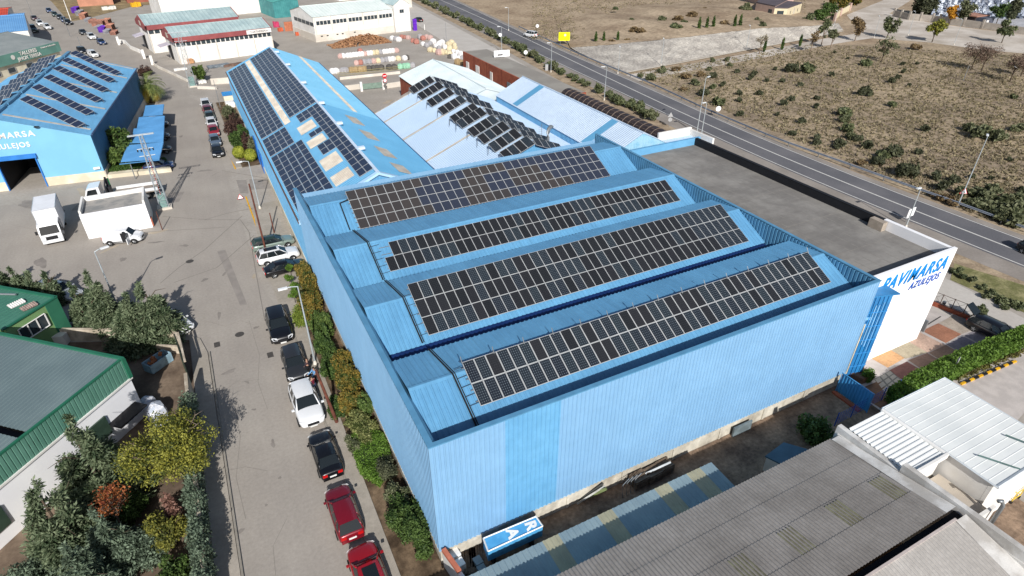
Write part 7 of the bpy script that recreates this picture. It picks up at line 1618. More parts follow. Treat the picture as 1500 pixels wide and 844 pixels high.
for px,py,h,l in ((103,54,5,'thin dark pole by the upper street in front of the garages'),(122,78,3.5,'thin dark pole behind the far gable of the blue hall'),(20,19,5,'thin dark pole at the top left by the red roof'),(48,24,4.5,'thin pole beside the maroon car')): pole(l,px,py,h,M_galv,.06)
pole('pale tall pole by the purple pallets at the top left',104,30,6,M_whitew,.12); pole('grey pole on the stone yard fence by the service road',654,62,4.5,M_galv,.05); pole('white stub post at the stone yard corner',622,44,1.4,M_whitew,.12,name='post')
def lattice(label,px,py,h,w0,w1,arm,tint,az=0):
    p=G(px,py); t=thing('lattice_pylon',label,'pylon',(p.x,p.y,0),R(az)); mb=MB(); n=12
    q=lambda i,s:(s[0]*(w0+(w1-w0)*i/n)/2,s[1]*(w0+(w1-w0)*i/n)/2,.5+(h-.5)*i/n); cs=((-1,-1),(1,-1),(1,1),(-1,1))
    for s in cs: mb.tube([q(0,s)[:2]+(0,),q(n,s)],.045,4)
    for i in range(n):
        for k in range(4):
            a,b=cs[k],cs[(k+1)%4]; mb.tube([q(i,a),q(i+1,b)] if i%2 else [q(i,b),q(i+1,a)],.02,4); mb.tube([q(i+1,a),q(i+1,b)],.018,4)
    mb.build('lattice',M_gal2,t); a=MB()
    for z,l_ in ((h-.02,arm),(h-1.5,arm*.62),(h-2.3,arm*.62)):
        a=MB(); a.tube([(-l_,0,z),(l_,0,z)],.05,5)
        if z>h-.1:
            a.tube([(-l_,.35,z),(l_,.35,z)],.04,4); a.tube([(-l_,0,z),(-l_,.35,z)],.04,4); a.tube([(l_,0,z),(l_,.35,z)],.04,4)
        a.build('cross_arm',M_gal2,t)
    for s in (-1,-.55,.55,1):
        for z in (h-1.5,): MB().lathe([(.03,0),(.09,.05),(.05,.12),(.09,.18),(.03,.28)],c=(arm*.6*s,0,z-.3),n=8).build('insulator',M_dark,t)
    for s in (-1,1): MB().obox((0,s*w0*.3,.9),w0*.7,.05,1.7).build('climb_guard',mat('guard_teal',S(120,150,146),.6,.1,2),t)
    if tint: MB().tube([(0,0,1.5),(.05,0,h-2.5)],.03,5).build('red_cable',mat('cable_red',S(176,60,56),.6,.1,2),t)
    MB().box(-.75,-.6,-.01,.75,.6,.25).build('concrete_foot',M_conc,t); return t
lattice('tall lattice pylon with crossbars beside the white kiosk',242,305,8.6,.95,.3,1.25,True)
lattice('lattice pylon standing at the street corner in front of the scrap halls',283,127,9.6,1.3,.4,1.7,False)
def disc_sign(label,base,h,r,face,ang,tri=False,txt=None,rim=None,name='road_sign'):
    b=G(*base); t=thing(name,label,'road sign',(b.x,b.y,0),R(ang)); MB().tube([(0,.04,0),(0,.04,h+r*.8)],.035,6).build('pole',M_galv,t)
    def plate(rr,m,y,nm):
        pts=[(rr*math.cos(a),y,h+rr*math.sin(a)) for a in ([R(90),R(210),R(330)] if tri else [2*math.pi*i/20 for i in range(20)])]; k=len(pts); mb=MB().add(pts+[(p[0],y+.02,p[2]) for p in pts],[tuple(range(k)),tuple(range(2*k-1,k-1,-1))]+[(i,(i+1)%k,k+(i+1)%k,k+i) for i in range(k)]); return mb.build(nm,m,t)
    if rim: plate(r,rim,0,'rim'); plate(r*.78,face,-.025,'plate')
    else: plate(r,face,0,'plate')
    return t
M_redp=mat('sign_red',(.55,.01,.02),.4,.03,1)
t=disc_sign('red no-entry disc above a smaller white disc at the yard gate',(566,136),3.0,.42,M_redp,0); MB().box(-.28,-.03,2.93,.28,-.012,3.07).build('white_bar',M_white,t); MB().tube([(0,0,2.2),(0,.03,2.2)],.36,16).build('lower_rim',M_redp,t); MB().tube([(0,-.02,2.2),(0,0,2.2)],.27,16).build('lower_plate',M_white,t)
disc_sign('white round sign behind the yellow billboard end on the far verge',(787,47),1.5,.42,M_white,-25); disc_sign('round sign on the hedge strip left of the grey road cabinet',(770,88),1.6,.42,M_white,-25); disc_sign('round sign on the hedge strip near the top lamp',(733,62),1.7,.42,M_white,-25)
disc_sign('round sign with its back turned behind the crash barrier',(1050,173),1.5,.42,M_white,-25)
t=disc_sign('triangular sign above a diamond plate on the near shoulder',(980,187),1.9,.5,M_alu,-25,True); MB().tube([(0,-.02,1.25),(0,.01,1.25)],.32,12).build('lower_plate',M_alu,t)
t=disc_sign('red-rimmed warning triangle mounted on the tall lamp behind the barrier',(1403,302),1.8,.52,M_white,-30,True,rim=M_redp); MB().box(-.12,-.035,1.65,.12,-.027,1.85).build('symbol',M_dark,t)
t=disc_sign('round speed sign beside the hedge at the right, reading 10',(1392,552),1.6,.32,M_white,20,rim=M_dark); text(t,'10',.3,M_dark,t,frameM((0,-.03,1.6),(1,0,0),(0,0,1)),.004,name='digits',bold=.01)
t=disc_sign('fallen red-rimmed warning triangle lying by the yellow kerb line',(353,293),.35,.42,M_white,0,True,rim=M_redp)
t=thing('traffic_signs','two back-to-back white direction plates at the white parapet end','sign',tuple(G(1327,326))); MB().box(-.3,-.05,.6,.3,0,1.6).build('plate',M_white,t); MB().box(.35,-.05,.7,.8,0,1.7).build('plate',M_white,t); MB().tube([(0,.05,0),(0,.05,1.6)],.04,6).build('pole',M_galv,t)
bb=thing('yellow_billboard','blank bright yellow billboard with a small round emblem beyond the main road','billboard',tuple(G(826,66)),R(-25))
MB().box(-1.35,-.04,1.0,1.35,.04,2.9).build('panel',mat('billboard_yellow',(.80,.82,.0),.5,.03,1),bb); MB().tube([(0.2,-.07,2.25),(.2,-.045,2.25)],.28,16).build('emblem',mat('emblem_pale',S(226,214,206),.5,.05,1),bb)
for x in (-.9,.9): MB().tube([(x,.06,0),(x,.06,2.8)],.06,6).build('leg',M_galv,bb)
wb_=thing('white_board','white lettered board tilted on the brick depot roof edge','sign board',tuple(G(735,84,3.75)),R(-8)); MB().box(-1.6,-.05,.1,1.6,.05,1.3).build('panel',M_white,wb_); MB().box(-.9,-.065,.35,.2,-.052,.6).build('mark',M_dark,wb_); MB().tube([(0,.06,0),(0,.06,1.2)],.05,5).build('leg',M_galv,wb_)
rc=thing('road_cabinet','pair of grey road cabinets on the verge beside the hedge strip','cabinet',tuple(G(802,103)),R(-25)); MB().box(-.5,-.3,0,.1,.3,1.2).build('cabinet_body',M_alu,rc); MB().box(.2,-.3,0,.6,.3,1.1).build('cabinet_body',M_dark,rc)
# crash barrier
bl=smooth(resample(line([(760,42),(853,85),(960,129),(1030,163),(1150,214),(1200,231),(1320,275),(1400,303),(1500,341),(1540,356)]),2.0),4)
cb_=thing('crash_barrier','long galvanised crash barrier along the far side of the main road','crash barrier',tuple(bl[len(bl)//2]))
mb=MB(); vs=[]
prof=((0,.42),(.05,.47),(0,.53),(0,.57),(.05,.63),(0,.70))
nrm=[Vector((((bl[min(i+1,len(bl)-1)]-bl[max(i-1,0)]).normalized()).y,-((bl[min(i+1,len(bl)-1)]-bl[max(i-1,0)]).normalized()).x,0)) for i in range(len(bl))]
for i,p in enumerate(bl): vs+=[(p.x+nrm[i].x*a,p.y+nrm[i].y*a,z) for a,z in prof]
k=len(prof); mb.add(vs,[(i*k+j,(i+1)*k+j,(i+1)*k+j+1,i*k+j+1) for i in range(len(bl)-1) for j in range(k-1)]); mb.build('rail',mat('barrier_steel',S(156,164,176),.45,.1,1,metal=.4),cb_,world=True)
for i in range(0,len(bl),2):
    if i//2<100: p=bl[i]; MB().box(p.x-.05,p.y-.05,0,p.x+.05,p.y+.05,.66).build('post',M_galv,cb_,world=True)
# ================= stone yard with bags and pallets =================
M_bags=[mat('bag_white',S(232,230,228),.8,.1,3,obj=True),mat('bag_cream',S(216,202,168),.8,.12,3,obj=True),mat('bag_grey',S(168,166,168),.8,.12,3,obj=True),mat('bag_red',S(176,120,108),.8,.12,3,obj=True),mat('bag_pink',S(200,168,160),.8,.12,3,obj=True),mat('bag_green',S(150,200,170),.8,.12,3,obj=True),mat('bag_dark',S(88,84,80),.8,.12,3,obj=True),mat('bag_tan',S(170,146,108),.8,.12,3,obj=True)]
BN=['white','cream','grey','red','pink','mint green','dark grey','tan']
yz=lambda a,b:(400+a/4.6875,40+b/4.6875)
bagp={}
def yardbag(a,b,s,mi,where):
    p=G(*yz(a,b),0)
    if mi not in bagp:
        o=bigbag(600,70,1.0,M_bags[mi],'x',0); o.name='bulk_bag'; bagp[mi]=o.data; bpy.data.objects.remove(o)
    o=bpy.data.objects.new('bulk_bag',bagp[mi]); COL.objects.link(o); o.location=(p.x,p.y,0); o.rotation_euler=(0,0,(a*.37)%3); o.scale=(s*1.1,s*1.1,s); tag(o,'%s bulk bag of stone %s'%(BN[mi],where),'bulk bag','%s bulk bags %s'%(BN[mi],where))
w1='in the far row of the stone yard'
for i,(a,mi) in enumerate(((465,4),(483,0),(515,0),(535,0),(555,0),(575,0),(595,0),(615,0),(632,4),(655,0),(675,0),(695,1),(715,1),(740,2),(765,0),(785,0),(805,0),(825,0),(848,4))): yardbag(a,212-i*2.2,1.0,mi,w1)
yardbag(600,175,1.0,3,w1)
w2='in the near row of the stone yard'
for i,(a,mi) in enumerate(((575,4),(603,3),(630,2),(662,2),(690,4),(722,1),(750,2),(780,2),(800,0),(825,0),(860,1),(905,0),(920,6))): yardbag(a,258-i*3.0,1.0,mi,w2)
w3='in the front line behind the yard kerb'
for i,(a,mi) in enumerate(((410,0),(435,0),(480,2),(500,2),(540,7),(570,7),(600,7),(630,7),(660,6),(690,6),(715,6),(745,6),(800,6),(835,6),(875,5),(905,5),(925,5),(960,2))): yardbag(a,318-i*2.4,1.05,mi,w3)
w4='in the jumble beside the service road'
rr_=random.Random(12)
for (a,b,mi) in ((820,80,0),(845,85,2),(865,90,0),(885,68,3),(905,70,3),(930,75,4),(960,95,3),(985,105,3),(1010,70,2),(1030,80,3),(1055,72,4),(1080,78,4),(1030,118,0),(1055,128,2),(1080,115,2),(1100,105,0),(1120,130,0),(1145,120,0),(1140,145,2),(1160,110,0),(1180,140,0),(1205,120,1),(1225,112,1),(1245,122,1),(1250,145,1),(1215,150,1),(1080,160,1),(1110,162,1),(1140,180,4),(1165,178,1),(1190,175,1),(1215,185,1),(1240,170,0),(1265,178,0),(1290,190,0),(1215,205,6),(1245,208,0),(1275,215,0),(1300,215,2),(1270,245,7),(1295,250,7)): yardbag(a,b+8,rr_.uniform(.85,1.25),mi,w4)
# wood pile, nobody could count the logs
wp=MB(); rg=random.Random(3); pa,pb=G(484,69),G(568,60)
for i in range(1500):
    t=rg.random(); c=pa.lerp(pb,t); hgt=2.4*math.sin(math.pi*min(1,max(0,t*.9+.08)))**.7*(.5+.8*t if t<.7 else 1); wdt=2.6
    s=rg.uniform(-1,1); z=hgt*(1-abs(s))*rg.uniform(.75,1.0); n_=Vector((-(pb-pa).normalized().y,(pb-pa).normalized().x,0)); q=c+n_*s*wdt
    wp.obox((q.x,q.y,max(.1,z)),rg.uniform(.35,.6),rg.uniform(.12,.22),rg.uniform(.12,.2),rg.uniform(0,3),tilt=rg.uniform(-.6,.6))
tag(wp.build('wood_pile',mat('split_logs',S(176,136,100),.9,scale=3,col2=S(120,84,60),fine=.3,bscale=4),world=True),'heap of split brown firewood in front of the long white hall','wood pile',kind='stuff')
# yard kerb walls and gate
kw=thing('yard_wall','low pale wall with a green gate in front of the stone yard','wall',tuple(G(560,128)))
Y1_=line([(500,130),(529,128)]); MB().wall(*line([(498,117),(586,108)]),0,.5,.25).build('kerb_wall',M_conc,kw,world=True); MB().wall(*line([(505,133),(529,130)]),0,.9,.25).build('wall',M_conc,kw,world=True); MB().wall(*line([(563,130),(590,126)]),0,.9,.25).build('wall',M_conc,kw,world=True)
MB().wall(*line([(531,132),(561,129)]),.1,1.1,.06).build('gate',mat('gate_mesh_green',S(120,140,128),.7,.1,2),kw,world=True)
for q in ((530,134),(562,131)): p=G(*q); MB().box(p.x-.2,p.y-.2,0,p.x+.2,p.y+.2,1.7).build('pier',M_whitew,kw,world=True)
yf=thing('yard_fence','yellowish barrier rails around the front of the stone yard','fence',tuple(G(545,116))); mb=MB()
A,Bq=G(497,118),G(588,108)
for z in (.6,.9,1.2): mb.tube([(A.x,A.y+1,z),(Bq.x,Bq.y+1,z)],.035,4)
mb.build('rails',mat('faded_yellow',S(170,160,110),.7,.15,1),yf,world=True)
# white/blue small block by long hall's far corner
bx=thing('site_hut','small cream hut with bright blue ribbed roof at the far corner of the long hall','hut',tuple(G(340,150))); 
MB().box(-1.2,-1.5,0,1.9,1.8,1.5).build('hut_walls',M_cream,bx); MB().ribs((-1.3,1.0,1.55),(2.2,0,0),(0,0,0),(0,-2.4,-.0),.3,.04).build('roof',mat('hut_blue',S(60,150,215),.5,.05,1),bx) if False else MB().ribs((-1.3,-1.4,1.53),(2.1,0,0),(0,0,0),(0,2.8,.05),.3,.04).build('roof',mat('hut_blue',S(60,150,215),.5,.05,1),bx)
MB().box(-1.2,-3.6,0,1.9,-2.0,.9).build('low_wall',M_whitew,bx)
# yard boundary by scrap halls
bwl=thing('white_boundary_wall','broken white boundary wall with piers in front of the scrap halls','wall',tuple(G(215,80)))
pts=line([(172,62),(184,64),(192,72),(206,78),(212,86)]); 
for a,b in zip(pts,pts[1:]): MB().wall(a,b,0,.8,.2).build('wall',M_whitew,bwl,world=True)
for q in ((175,66),(212,86),(224,95)): p=G(*q); MB().box(p.x-.25,p.y-.25,0,p.x+.25,p.y+.25,1.9).build('pier',M_whitew,bwl,world=True)
pts=line([(224,94),(232,100),(250,108),(275,120)])
for a,b in zip(pts,pts[1:]): MB().wall(a,b,0,.5,.2).build('kerb_wall',M_conc,bwl,world=True)
yw=thing('yard_side_wall','low grey wall at the street corner near the far lattice pylon','wall',tuple(G(310,124))); MB().wall(*line([(290,130),(318,131)]),0,.5,.3).build('wall',M_conc,yw,world=True); MB().wall(*line([(310,124),(338,122)]),0,1.1,.25).build('wall',M_conc,yw,world=True)
# scrap in the yard
sc=[(270,88,'white appliance crate by the near scrap hall wall',(1.2,.8,1.0),M_whitew),(280,93,'orange-topped crate by the scrap hall wall',(1.3,.8,1.1),mat('crate_orange',S(196,150,110),.8,.15,2)),(320,98,'long grey scrap bale in front of the near scrap hall',(4.5,1.6,.5),mat('scrap_grey',S(130,140,148),.7,.2,2)),(345,96,'brown scrap beams heap beside the long grey bale',(5.0,1.2,.5),mat('scrap_brown',S(120,96,84),.8,.2,2)),(352,105,'grey timber stack beside the long hall corner',(3.2,1.5,.6),mat('scrap_stone',S(150,144,136),.8,.2,2)),(345,118,'white crate pair near the long hall corner',(1.6,1.2,1.0),M_whitew),(296,122,'white rubble bags beside the far pylon tree',(1.6,1.0,.6),M_whitew),(265,103,'white tarpaulin heap by the fence corner',(2.6,.8,.5),M_whitew),(405,40,'pink canvas bale beside the scrap hall end',(1.4,1.0,1.6),mat('pink_canvas',S(200,70,110),.7,.1,2)),(411,46,'orange skip left of the brick wall',(1.2,1.0,1.0),mat('skip_orange',S(206,100,66),.7,.1,2)),(436,52,'small orange skip at the white hall corner',(1.0,.9,.9),mat('skip_orange',S(206,100,66),.7,.1,2)),(160,14,'white plastic sheeting rolls in the tile yard',(4,1.5,1.0),M_whitew),(200,10,'yellow loader parked in the tile yard',(3,2,1.6),M_yel)]
for px,py,l,(a,b,c),m in sc:
    p=G(px,py); mb=MB(); rg=random.Random(px)
    for i in range(5): mb.obox(((i-2)*a/5.2,rg.uniform(-.1,.1)*b,c*rg.uniform(.4,.5)),a/5,b*rg.uniform(.7,1),c*rg.uniform(.7,1),rg.uniform(-.15,.15))
    mb.box(-a/2*.96,-b*.2,0,a/2*.96,b*.2,c*.3); tag(mb.build(l.split()[1] if False else 'yard_goods',m,loc=(p.x,p.y,0),rot=R(10)),l,'yard goods')
# purple and orange pallet racks
for k,(px,py,m,l,hh_) in enumerate(((112,18,mat('pallet_purple',S(104,50,176),.6,.2,1),'purple pallet stack at the far end of the rack row',2.2),(118,22,mat('pallet_grey',S(150,150,156),.7,.2,1),'grey pallet stack between purple and orange ones',1.8),(124,27,mat('pallet_orange',S(190,138,116),.7,.2,1),'orange pallet stack at the gap in the rack row',2.2),(142,37,mat('pallet_rust',S(172,124,108),.7,.2,1),'rust coloured pallet stack left of the gap',2.0),(150,38,mat('pallet_rust',S(172,124,108),.7,.2,1),'second rust coloured pallet stack, right of its twin',2.3),(158,36,mat('pallet_orange',S(190,138,116),.7,.2,1),'orange pallet stack right of the rust ones',2.2),(152,46,mat('pallet_purple',S(104,50,176),.6,.2,1),'purple pallet stack nearest the street',2.0),(163,44,mat('pallet_orange',S(190,138,116),.7,.2,1),'orange pallet stack at the near end of the rack row',2.2))):
    p=G(px,py); t=thing('pallet_rack',l,'pallet stack',(p.x,p.y,0),R(-12)); mb=MB(); n=int(hh_/.3)
    for j in range(n): mb.box(-.8,-1.7,j*.22,.8,1.7,j*.22+.04); 
    for j in range(n):
        for y in (-1.6,-.1,1.4): mb.box(-.75,y,j*.22+.05,.75,y+.2,j*.22+.2)
    mb.build('boards',m,t)
for k,(px,py,m,l) in enumerate(((130,31,'pallet_grey','grey pallet stack just right of the gap end'),(136,33,'pallet_rust','low rust pallet stack in the middle of the rack row'),(146,42,'pallet_grey','grey pallet stack behind the near purple one'),(158,48,'pallet_grey','pale pallet stack beside the near purple one'),(168,50,'pallet_rust','last rust pallet stack before the white boundary wall'))):
    p=G(px,py); t=thing('pallet_rack',l,'pallet stack',(p.x,p.y,0),R(-12)); mb=MB()
    for j in range(4):
        mb.box(-.7,-1.5,j*.22,.7,1.5,j*.22+.04)
        for y in (-1.4,-.1,1.2): mb.box(-.65,y,j*.22+.05,.65,y+.2,j*.22+.2)
    mb.build('boards',MATS[m],t)
# ================= villa and cemetery =================
M_vr=mat('villa_roof',S(92,84,88),.7,.1,.5); M_vp=mat('villa_pink',S(184,158,146),.85,.06,1); M_vy=mat('villa_yellow',S(212,200,170),.85,.05,1)
b0=G(1104,24); b1=G(1131,30); b2=G(1150,30.5); b3=G(1171,22)
vl=thing('villa','pink and yellow villa with dark flat roofs beyond the gravel slope','villa',tuple(b1))
vq=[tuple(x[:2]) for x in (b0,b1,b1+Vector((14,8,0)),b0+Vector((14,10,0)))]
MB().prism(vq,0,3.6).build('pink_wing',M_vp,vl,world=True); MB().prism([(x,y) for x,y in vq],3.62,3.95).build('roof',M_vr,vl,world=True)
vq=[tuple(x[:2]) for x in (b1+Vector((.05,0,0)),b2,b3,b3+Vector((-2,8,0)),b1+Vector((3,8,0)))]
MB().prism(vq,0,3.2).build('yellow_wing',M_vy,vl,world=True); MB().prism(vq,3.22,3.5).build('roof',M_vr,vl,world=True)
vq=[tuple((x+Vector((8,10,0)))[:2]) for x in (b0+Vector((4,0,0)),b3,b3+Vector((3,8,0)),b0+Vector((8,10,0)))]; MB().prism(vq,0,5.2).build('upper_wing',M_vp,vl,world=True); MB().prism(vq,5.22,5.5).build('roof',M_vr,vl,world=True)
def vwin(a,b,f,z,w,h,m=M_wwin):
    d=(b-a).normalized(); n=Vector((d.y,-d.x,0)); c=a.lerp(b,f)+n*.04; p=[c-d*w/2+Vector((0,0,z)),c+d*w/2+Vector((0,0,z)),c+d*w/2+Vector((0,0,z+h)),c-d*w/2+Vector((0,0,z+h))]; MB().add(p+[q-n*.2 for q in p],[(0,1,2,3),(0,4,5,1),(1,5,6,2),(2,6,7,3),(3,7,4,0)]).build('window',m,vl,world=True)
vwin(b1,b2,.5,1.2,1.8,1.4); vwin(b0,b1,.8,1.0,1.5,1.8); vwin(b2,b3,.5,.8,1.0,2.0,M_trans); vwin(b2,b3,.25,1.4,.4,.8); vwin(b2,b3,.75,1.4,.4,.8)
gwv=thing('villa_garden_wall','cream garden wall with brown piers right of the villa','wall',tuple(G(1235,28))); pts=line([(1222,30),(1228,24),(1244,15)])
for a,b in zip(pts,pts[1:]): MB().wall(a,b,0,1.6,.3).build('wall',M_vy,gwv,world=True)
for q in ((1222,31),(1230,23.5),(1244,15.5)): p=G(*q); MB().box(p.x-.3,p.y-.3,0,p.x+.3,p.y+.3,2.2).build('pier',M_vp,gwv,world=True)
cwl=thing('cemetery_wall','grey cemetery boundary wall with piers behind the gravel road','wall',tuple(G(1350,31))); pts=line([(1308,24),(1330,29),(1364,32),(1385,35),(1436,42),(1510,52)]); M_cem=mat('cemetery_stone',S(168,160,150),.85,.1,1)
for a,b in zip(pts,pts[1:]): MB().wall(a,b,0,1.7,.3).build('wall',M_cem,cwl,world=True)
for a,b in zip(pts,pts[1:]):
    for f in (.02,.5): q=a.lerp(b,f); MB().box(q.x-.25,q.y-.25,0,q.x+.25,q.y+.25,2.3).build('pier',M_cem,cwl,world=True)
ch=thing('cemetery_gatehouse','small terracotta roofed gatehouse by the cemetery wall','gatehouse',tuple(G(1425,38))); a=G(1416,41); MB().box(0,0,0,5.5,3.5,2.2).build('gatehouse_walls',mat('dark_gate_wall',S(70,60,60),.8,.1,1),ch); MB().box(-.3,-.3,2.25,6.2,4.2,2.5).build('roof',mat('terracotta',S(170,126,108),.8,.1,1),ch)
gt_=thing('cemetery_annex','dark annex with a small window right of the terracotta gatehouse','annex',tuple(G(1440,40))); MB().box(0,0,0,4,3,2.2).build('annex_walls',mat('slate_wall',S(84,88,100),.7,.1,1),gt_); MB().box(.6,-.05,.9,1.6,-.01,1.7).build('window',M_whitew,gt_)
bn=G(1456,43); tag(MB().box(-1.3,-.6,0,1.3,.6,1.3).build('green_container',mat('container_green',S(30,80,50),.6,.1,1),loc=(bn.x,bn.y,0)),'dark green waste container by the cemetery wall','container')
gm=None; rg=random.Random(6); mats_g=[mat('gravestone_pale',S(206,212,220),.6,.1,1,obj=True),mat('gravestone_grey',S(150,158,172),.6,.1,1,obj=True),mat('gravestone_dark',S(96,104,120),.4,.1,1,obj=True)]
gms=[]
for m in mats_g:
    mb=MB().box(-.5,-1.1,0,.5,1.1,.4); mb.box(-.42,-1.0,.4,.42,1.0,.5); mb.box(-.5,.9,.4,.5,1.1,1.35); mb.box(-.12,.95,1.35,.12,1.05,2.0); mb.box(-.35,.95,1.6,.35,1.05,1.8)
    o=mb.build('gravestone',m,loc=(0,0,0)); gms.append(o.data); bpy.data.objects.remove(o)
cnt=0
for i in range(20):
    for j in range(40):
        p=G(1378,27)+Vector((1,.0,0))*(j*2.3)*.9+Vector((0,-1,0))*(j*2.3)*.43+Vector((.43,.9,0))*(i*3.4); 
        if rg.random()<.18: continue
        # keep to the visible part and clear of the wall
        xx=p.x*math.cos(YAW)-p.y*math.sin(YAW); ww=p.x*math.sin(YAW)+p.y*math.cos(YAW); fz_=ww*_cp+CAM_H*_sp; sx=750+FPX*xx/fz_; sy=422+FPX*(-(ww*_sp)+CAM_H*_cp)/fz_
        if not(1366<sx<1512 and -8<sy<(sx-1366)*.14+27): continue
        if cnt>=290: continue
        cnt+=1; o=bpy.data.objects.new('gravestone',gms[rg.choice((0,0,1,1,2))]); COL.objects.link(o); o.location=(p.x+rg.uniform(-.3,.3),p.y+rg.uniform(-.3,.3),0); o.rotation_euler=(0,0,R(-25)+rg.uniform(-.05,.05)); tag(o,'stone grave with cross in the dense rows of the cemetery','gravestone','gravestones in the cemetery')
# tilted white panel & frames in the field
p=G(1411,118); t=thing('white_panel_post','thin post with small tilted white panel in the right of the field','post',(p.x,p.y,0)); MB().tube([(0,0,0),(0,0,2.8)],.06,5).build('post',M_galv,t); 
p=G(1482,112); t=thing('tilted_panel','bright white tilted panel on a dark post near the right edge','panel',(p.x,p.y,0)); MB().tube([(0,0,0),(0,0,1.6)],.08,5).build('post',M_dark,t); MB().obox((0,0,1.8),1.5,.5,.06,R(40),tilt=R(20)).build('panel',M_white,t)
# overhead conduits on the roof between tray and arrays
for k,(y0,y1,x0,x1) in enumerate(((21.2,23.2,8.5,9.0),(28.5,31.2,8.4,8.9),(36.4,38.7,8.4,9.05))):
    b=bays[3-k]; z=lambda y:b[2][1]+(y-b[2][0])*(b[1][1]-b[2][1])/(b[1][0]-b[2][0])+.14; mb=MB()
    for i in range(5): y=y0+(y1-y0)*i/4; mb.tube([(x0,y,z(y)),(x1,y,z(y)+.04)],.018,4)
    mb.build('conduits',M_dark,wh,world=True)
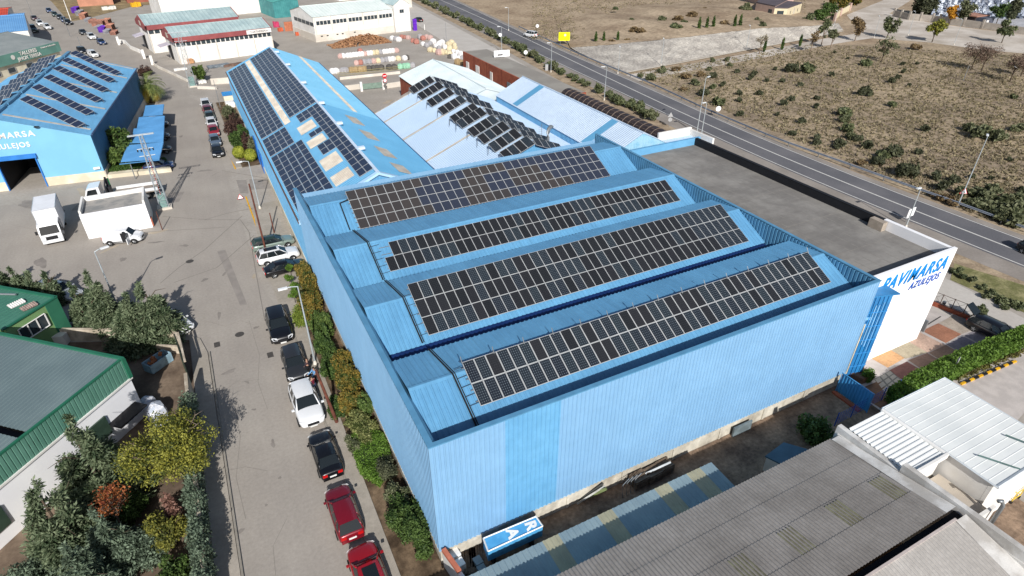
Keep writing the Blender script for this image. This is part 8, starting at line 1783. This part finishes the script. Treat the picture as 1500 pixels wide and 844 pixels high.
# ================= people =================
M_skin=mat('skin',(.42,.24,.17),.6,.05,5,obj=True)
def person(label,pos,rz,top,legs,hair,h=1.46,pose='stand',lean=0.0):
    """one continuous skinned body, clothing as children"""
    s=h/1.75; root=thing('person',label,'person',(pos[0],pos[1],.1),rz)
    arm=.25 if pose=='arms' else .1
    J={'pel':(0,0,.95),'wst':(lean*.2,0,1.12),'chs':(lean*.5,0,1.36),'nck':(lean*.7,0,1.50),'hd0':(lean*.9,0,1.58),'hd1':(lean*1.0+.02,0,1.70)}
    E=[('pel','wst'),('wst','chs'),('chs','nck'),('nck','hd0'),('hd0','hd1')]; Rr={'pel':(.15,.12),'wst':(.135,.10),'chs':(.16,.11),'nck':(.055,.055),'hd0':(.085,.09),'hd1':(.075,.085)}
    for q,sg in (('l',1),('r',-1)):
        J.update({'sh'+q:(lean*.5,.19*sg,1.41),'el'+q:(lean*.5+arm,.26*sg,1.14),'wr'+q:(lean*.5+arm*2.2,.22*sg,.93+arm*.7),'ha'+q:(lean*.5+arm*2.5,.21*sg,.84+arm*.8),'hp'+q:(0,.10*sg,.90),'kn'+q:(.04+(.05 if sg>0 else -.04),.11*sg,.50),'an'+q:(-.02+(.08 if sg>0 else -.08),.12*sg,.09),'to'+q:(.13+(.08 if sg>0 else -.08),.13*sg,.04)})
        E+=[('chs','sh'+q),('sh'+q,'el'+q),('el'+q,'wr'+q),('wr'+q,'ha'+q),('pel','hp'+q),('hp'+q,'kn'+q),('kn'+q,'an'+q),('an'+q,'to'+q)]
        Rr.update({'sh'+q:(.065,.06),'el'+q:(.048,.045),'wr'+q:(.034,.034),'ha'+q:(.04,.03),'hp'+q:(.10,.10),'kn'+q:(.065,.065),'an'+q:(.045,.045),'to'+q:(.04,.035)})
    def skin(name,keys,m,grow=0.0,parent=root,sub=1,trim=None):
        ks=[k for k in J if k in keys]; idx={k:i for i,k in enumerate(ks)}; me=bpy.data.meshes.new(name); me.from_pydata([Vector(trim.get(k,J[k]) if trim else J[k])*s for k in ks],[(idx[a],idx[b]) for a,b in E if a in idx and b in idx],[])
        o=bpy.data.objects.new(name,me); COL.objects.link(o); o.parent=parent; md=o.modifiers.new('skin','SKIN'); md.use_smooth_shade=True
        for k in ks: v=me.skin_vertices[0].data[idx[k]]; v.radius=((Rr[k][0]+grow)*s,(Rr[k][1]+grow)*s); v.use_root=(k==ks[0])
        sb=o.modifiers.new('sub','SUBSURF'); sb.levels=sub; sb.render_levels=sub; me.materials.append(m); return o
    skin('body',set(J),M_skin,0,sub=2)
    skin('jacket',{'pel','wst','chs','shl','shr','ell','elr','wrl','wrr'},top,.02)
    skin('trousers',{'pel','hpl','hpr','knl','knr','anl','anr'},legs,.016)
    hd=Vector(J['hd1'])*s; mb=MB(); n=12
    for i in range(5): pass
    mb.lathe([(.088*s,-.03*s),(.098*s,.03*s),(.085*s,.08*s),(.045*s,.11*s),(.002,.118*s)],c=(hd.x-.012*s,hd.y,hd.z),n=14); mb.build('hair',hair,root,smooth=True)
    for sg in (1,-1):
        mb=MB().box(-.09*s,-.045*s,0,.17*s,.045*s,.07*s); b=Vector(J['an'+('l' if sg>0 else 'r')])*s; mb.v=[(v[0]+b.x,v[1]+b.y,v[2]+.005) for v in mb.v]; mb.build('shoe',M_dark,root)
        hb=Vector(J['ha'+('l' if sg>0 else 'r')])*s
    return root
cl=lambda n,c:mat('cloth_'+n,c,.85,.1,6,obj=True)
M_hb=cl('dark_hair',(.03,.02,.015))
person('person in a dark purple-brown jacket and dark trousers beside the grey car',tuple(G(454,549)[:2]),R(150),cl('plum',(.05,.03,.04)),cl('dark',(.015,.015,.02)),M_hb,1.5)
person('person in a light blue top standing just behind the one in maroon',tuple(G(464,562)[:2]),R(200),cl('light_blue',(.16,.34,.58)),cl('dark',(.015,.015,.02)),M_hb,1.45,'arms')
person('person in a maroon jacket and navy trousers beside the white car',tuple(G(462,577)[:2]),R(120),cl('maroon',(.14,.01,.03)),cl('navy',(.012,.018,.05)),M_hb,1.5,lean=.05)
person('person in an orange-red top in front of the near scrap hall',tuple(G(313,87)[:2]),R(-90),cl('orange_red',(.6,.06,.03)),cl('dark',(.015,.015,.02)),M_hb,1.5)
person('person in dark clothes left of the one in orange-red at the scrap hall',tuple(G(305,89)[:2]),R(-60),cl('plum',(.05,.03,.04)),cl('dark',(.015,.015,.02)),M_hb,1.5)
person('person in dark purple clothes beside the yellow frame at the lower right corner',tuple(G(1450,742)[:2]),R(0),cl('violet',(.04,.02,.07)),cl('dark',(.015,.015,.02)),M_hb,1.5,'arms')
yfm=thing('yellow_trolley','small yellow metal trolley frame near the lower right corner','trolley',tuple(G(1478,728)))
mb=MB()
for x in (-.4,.4):
    mb.tube([(x,-.3,.1),(x,-.3,.9)],.03,5); mb.tube([(x,.3,.1),(x,.3,.9)],.03,5)
for z in (.3,.9): mb.tube([(-.4,-.3,z),(.4,-.3,z),(.4,.3,z),(-.4,.3,z),(-.4,-.3,z)],.03,5)
mb.build('frame',mat('yellow_paint',S(214,184,70),.5,.05,1),yfm)
for sx in (-.4,.4): MB().tube([(sx,-.35,.1),(sx,-.25,.1)],.1,8).build('wheel',M_dark,yfm)
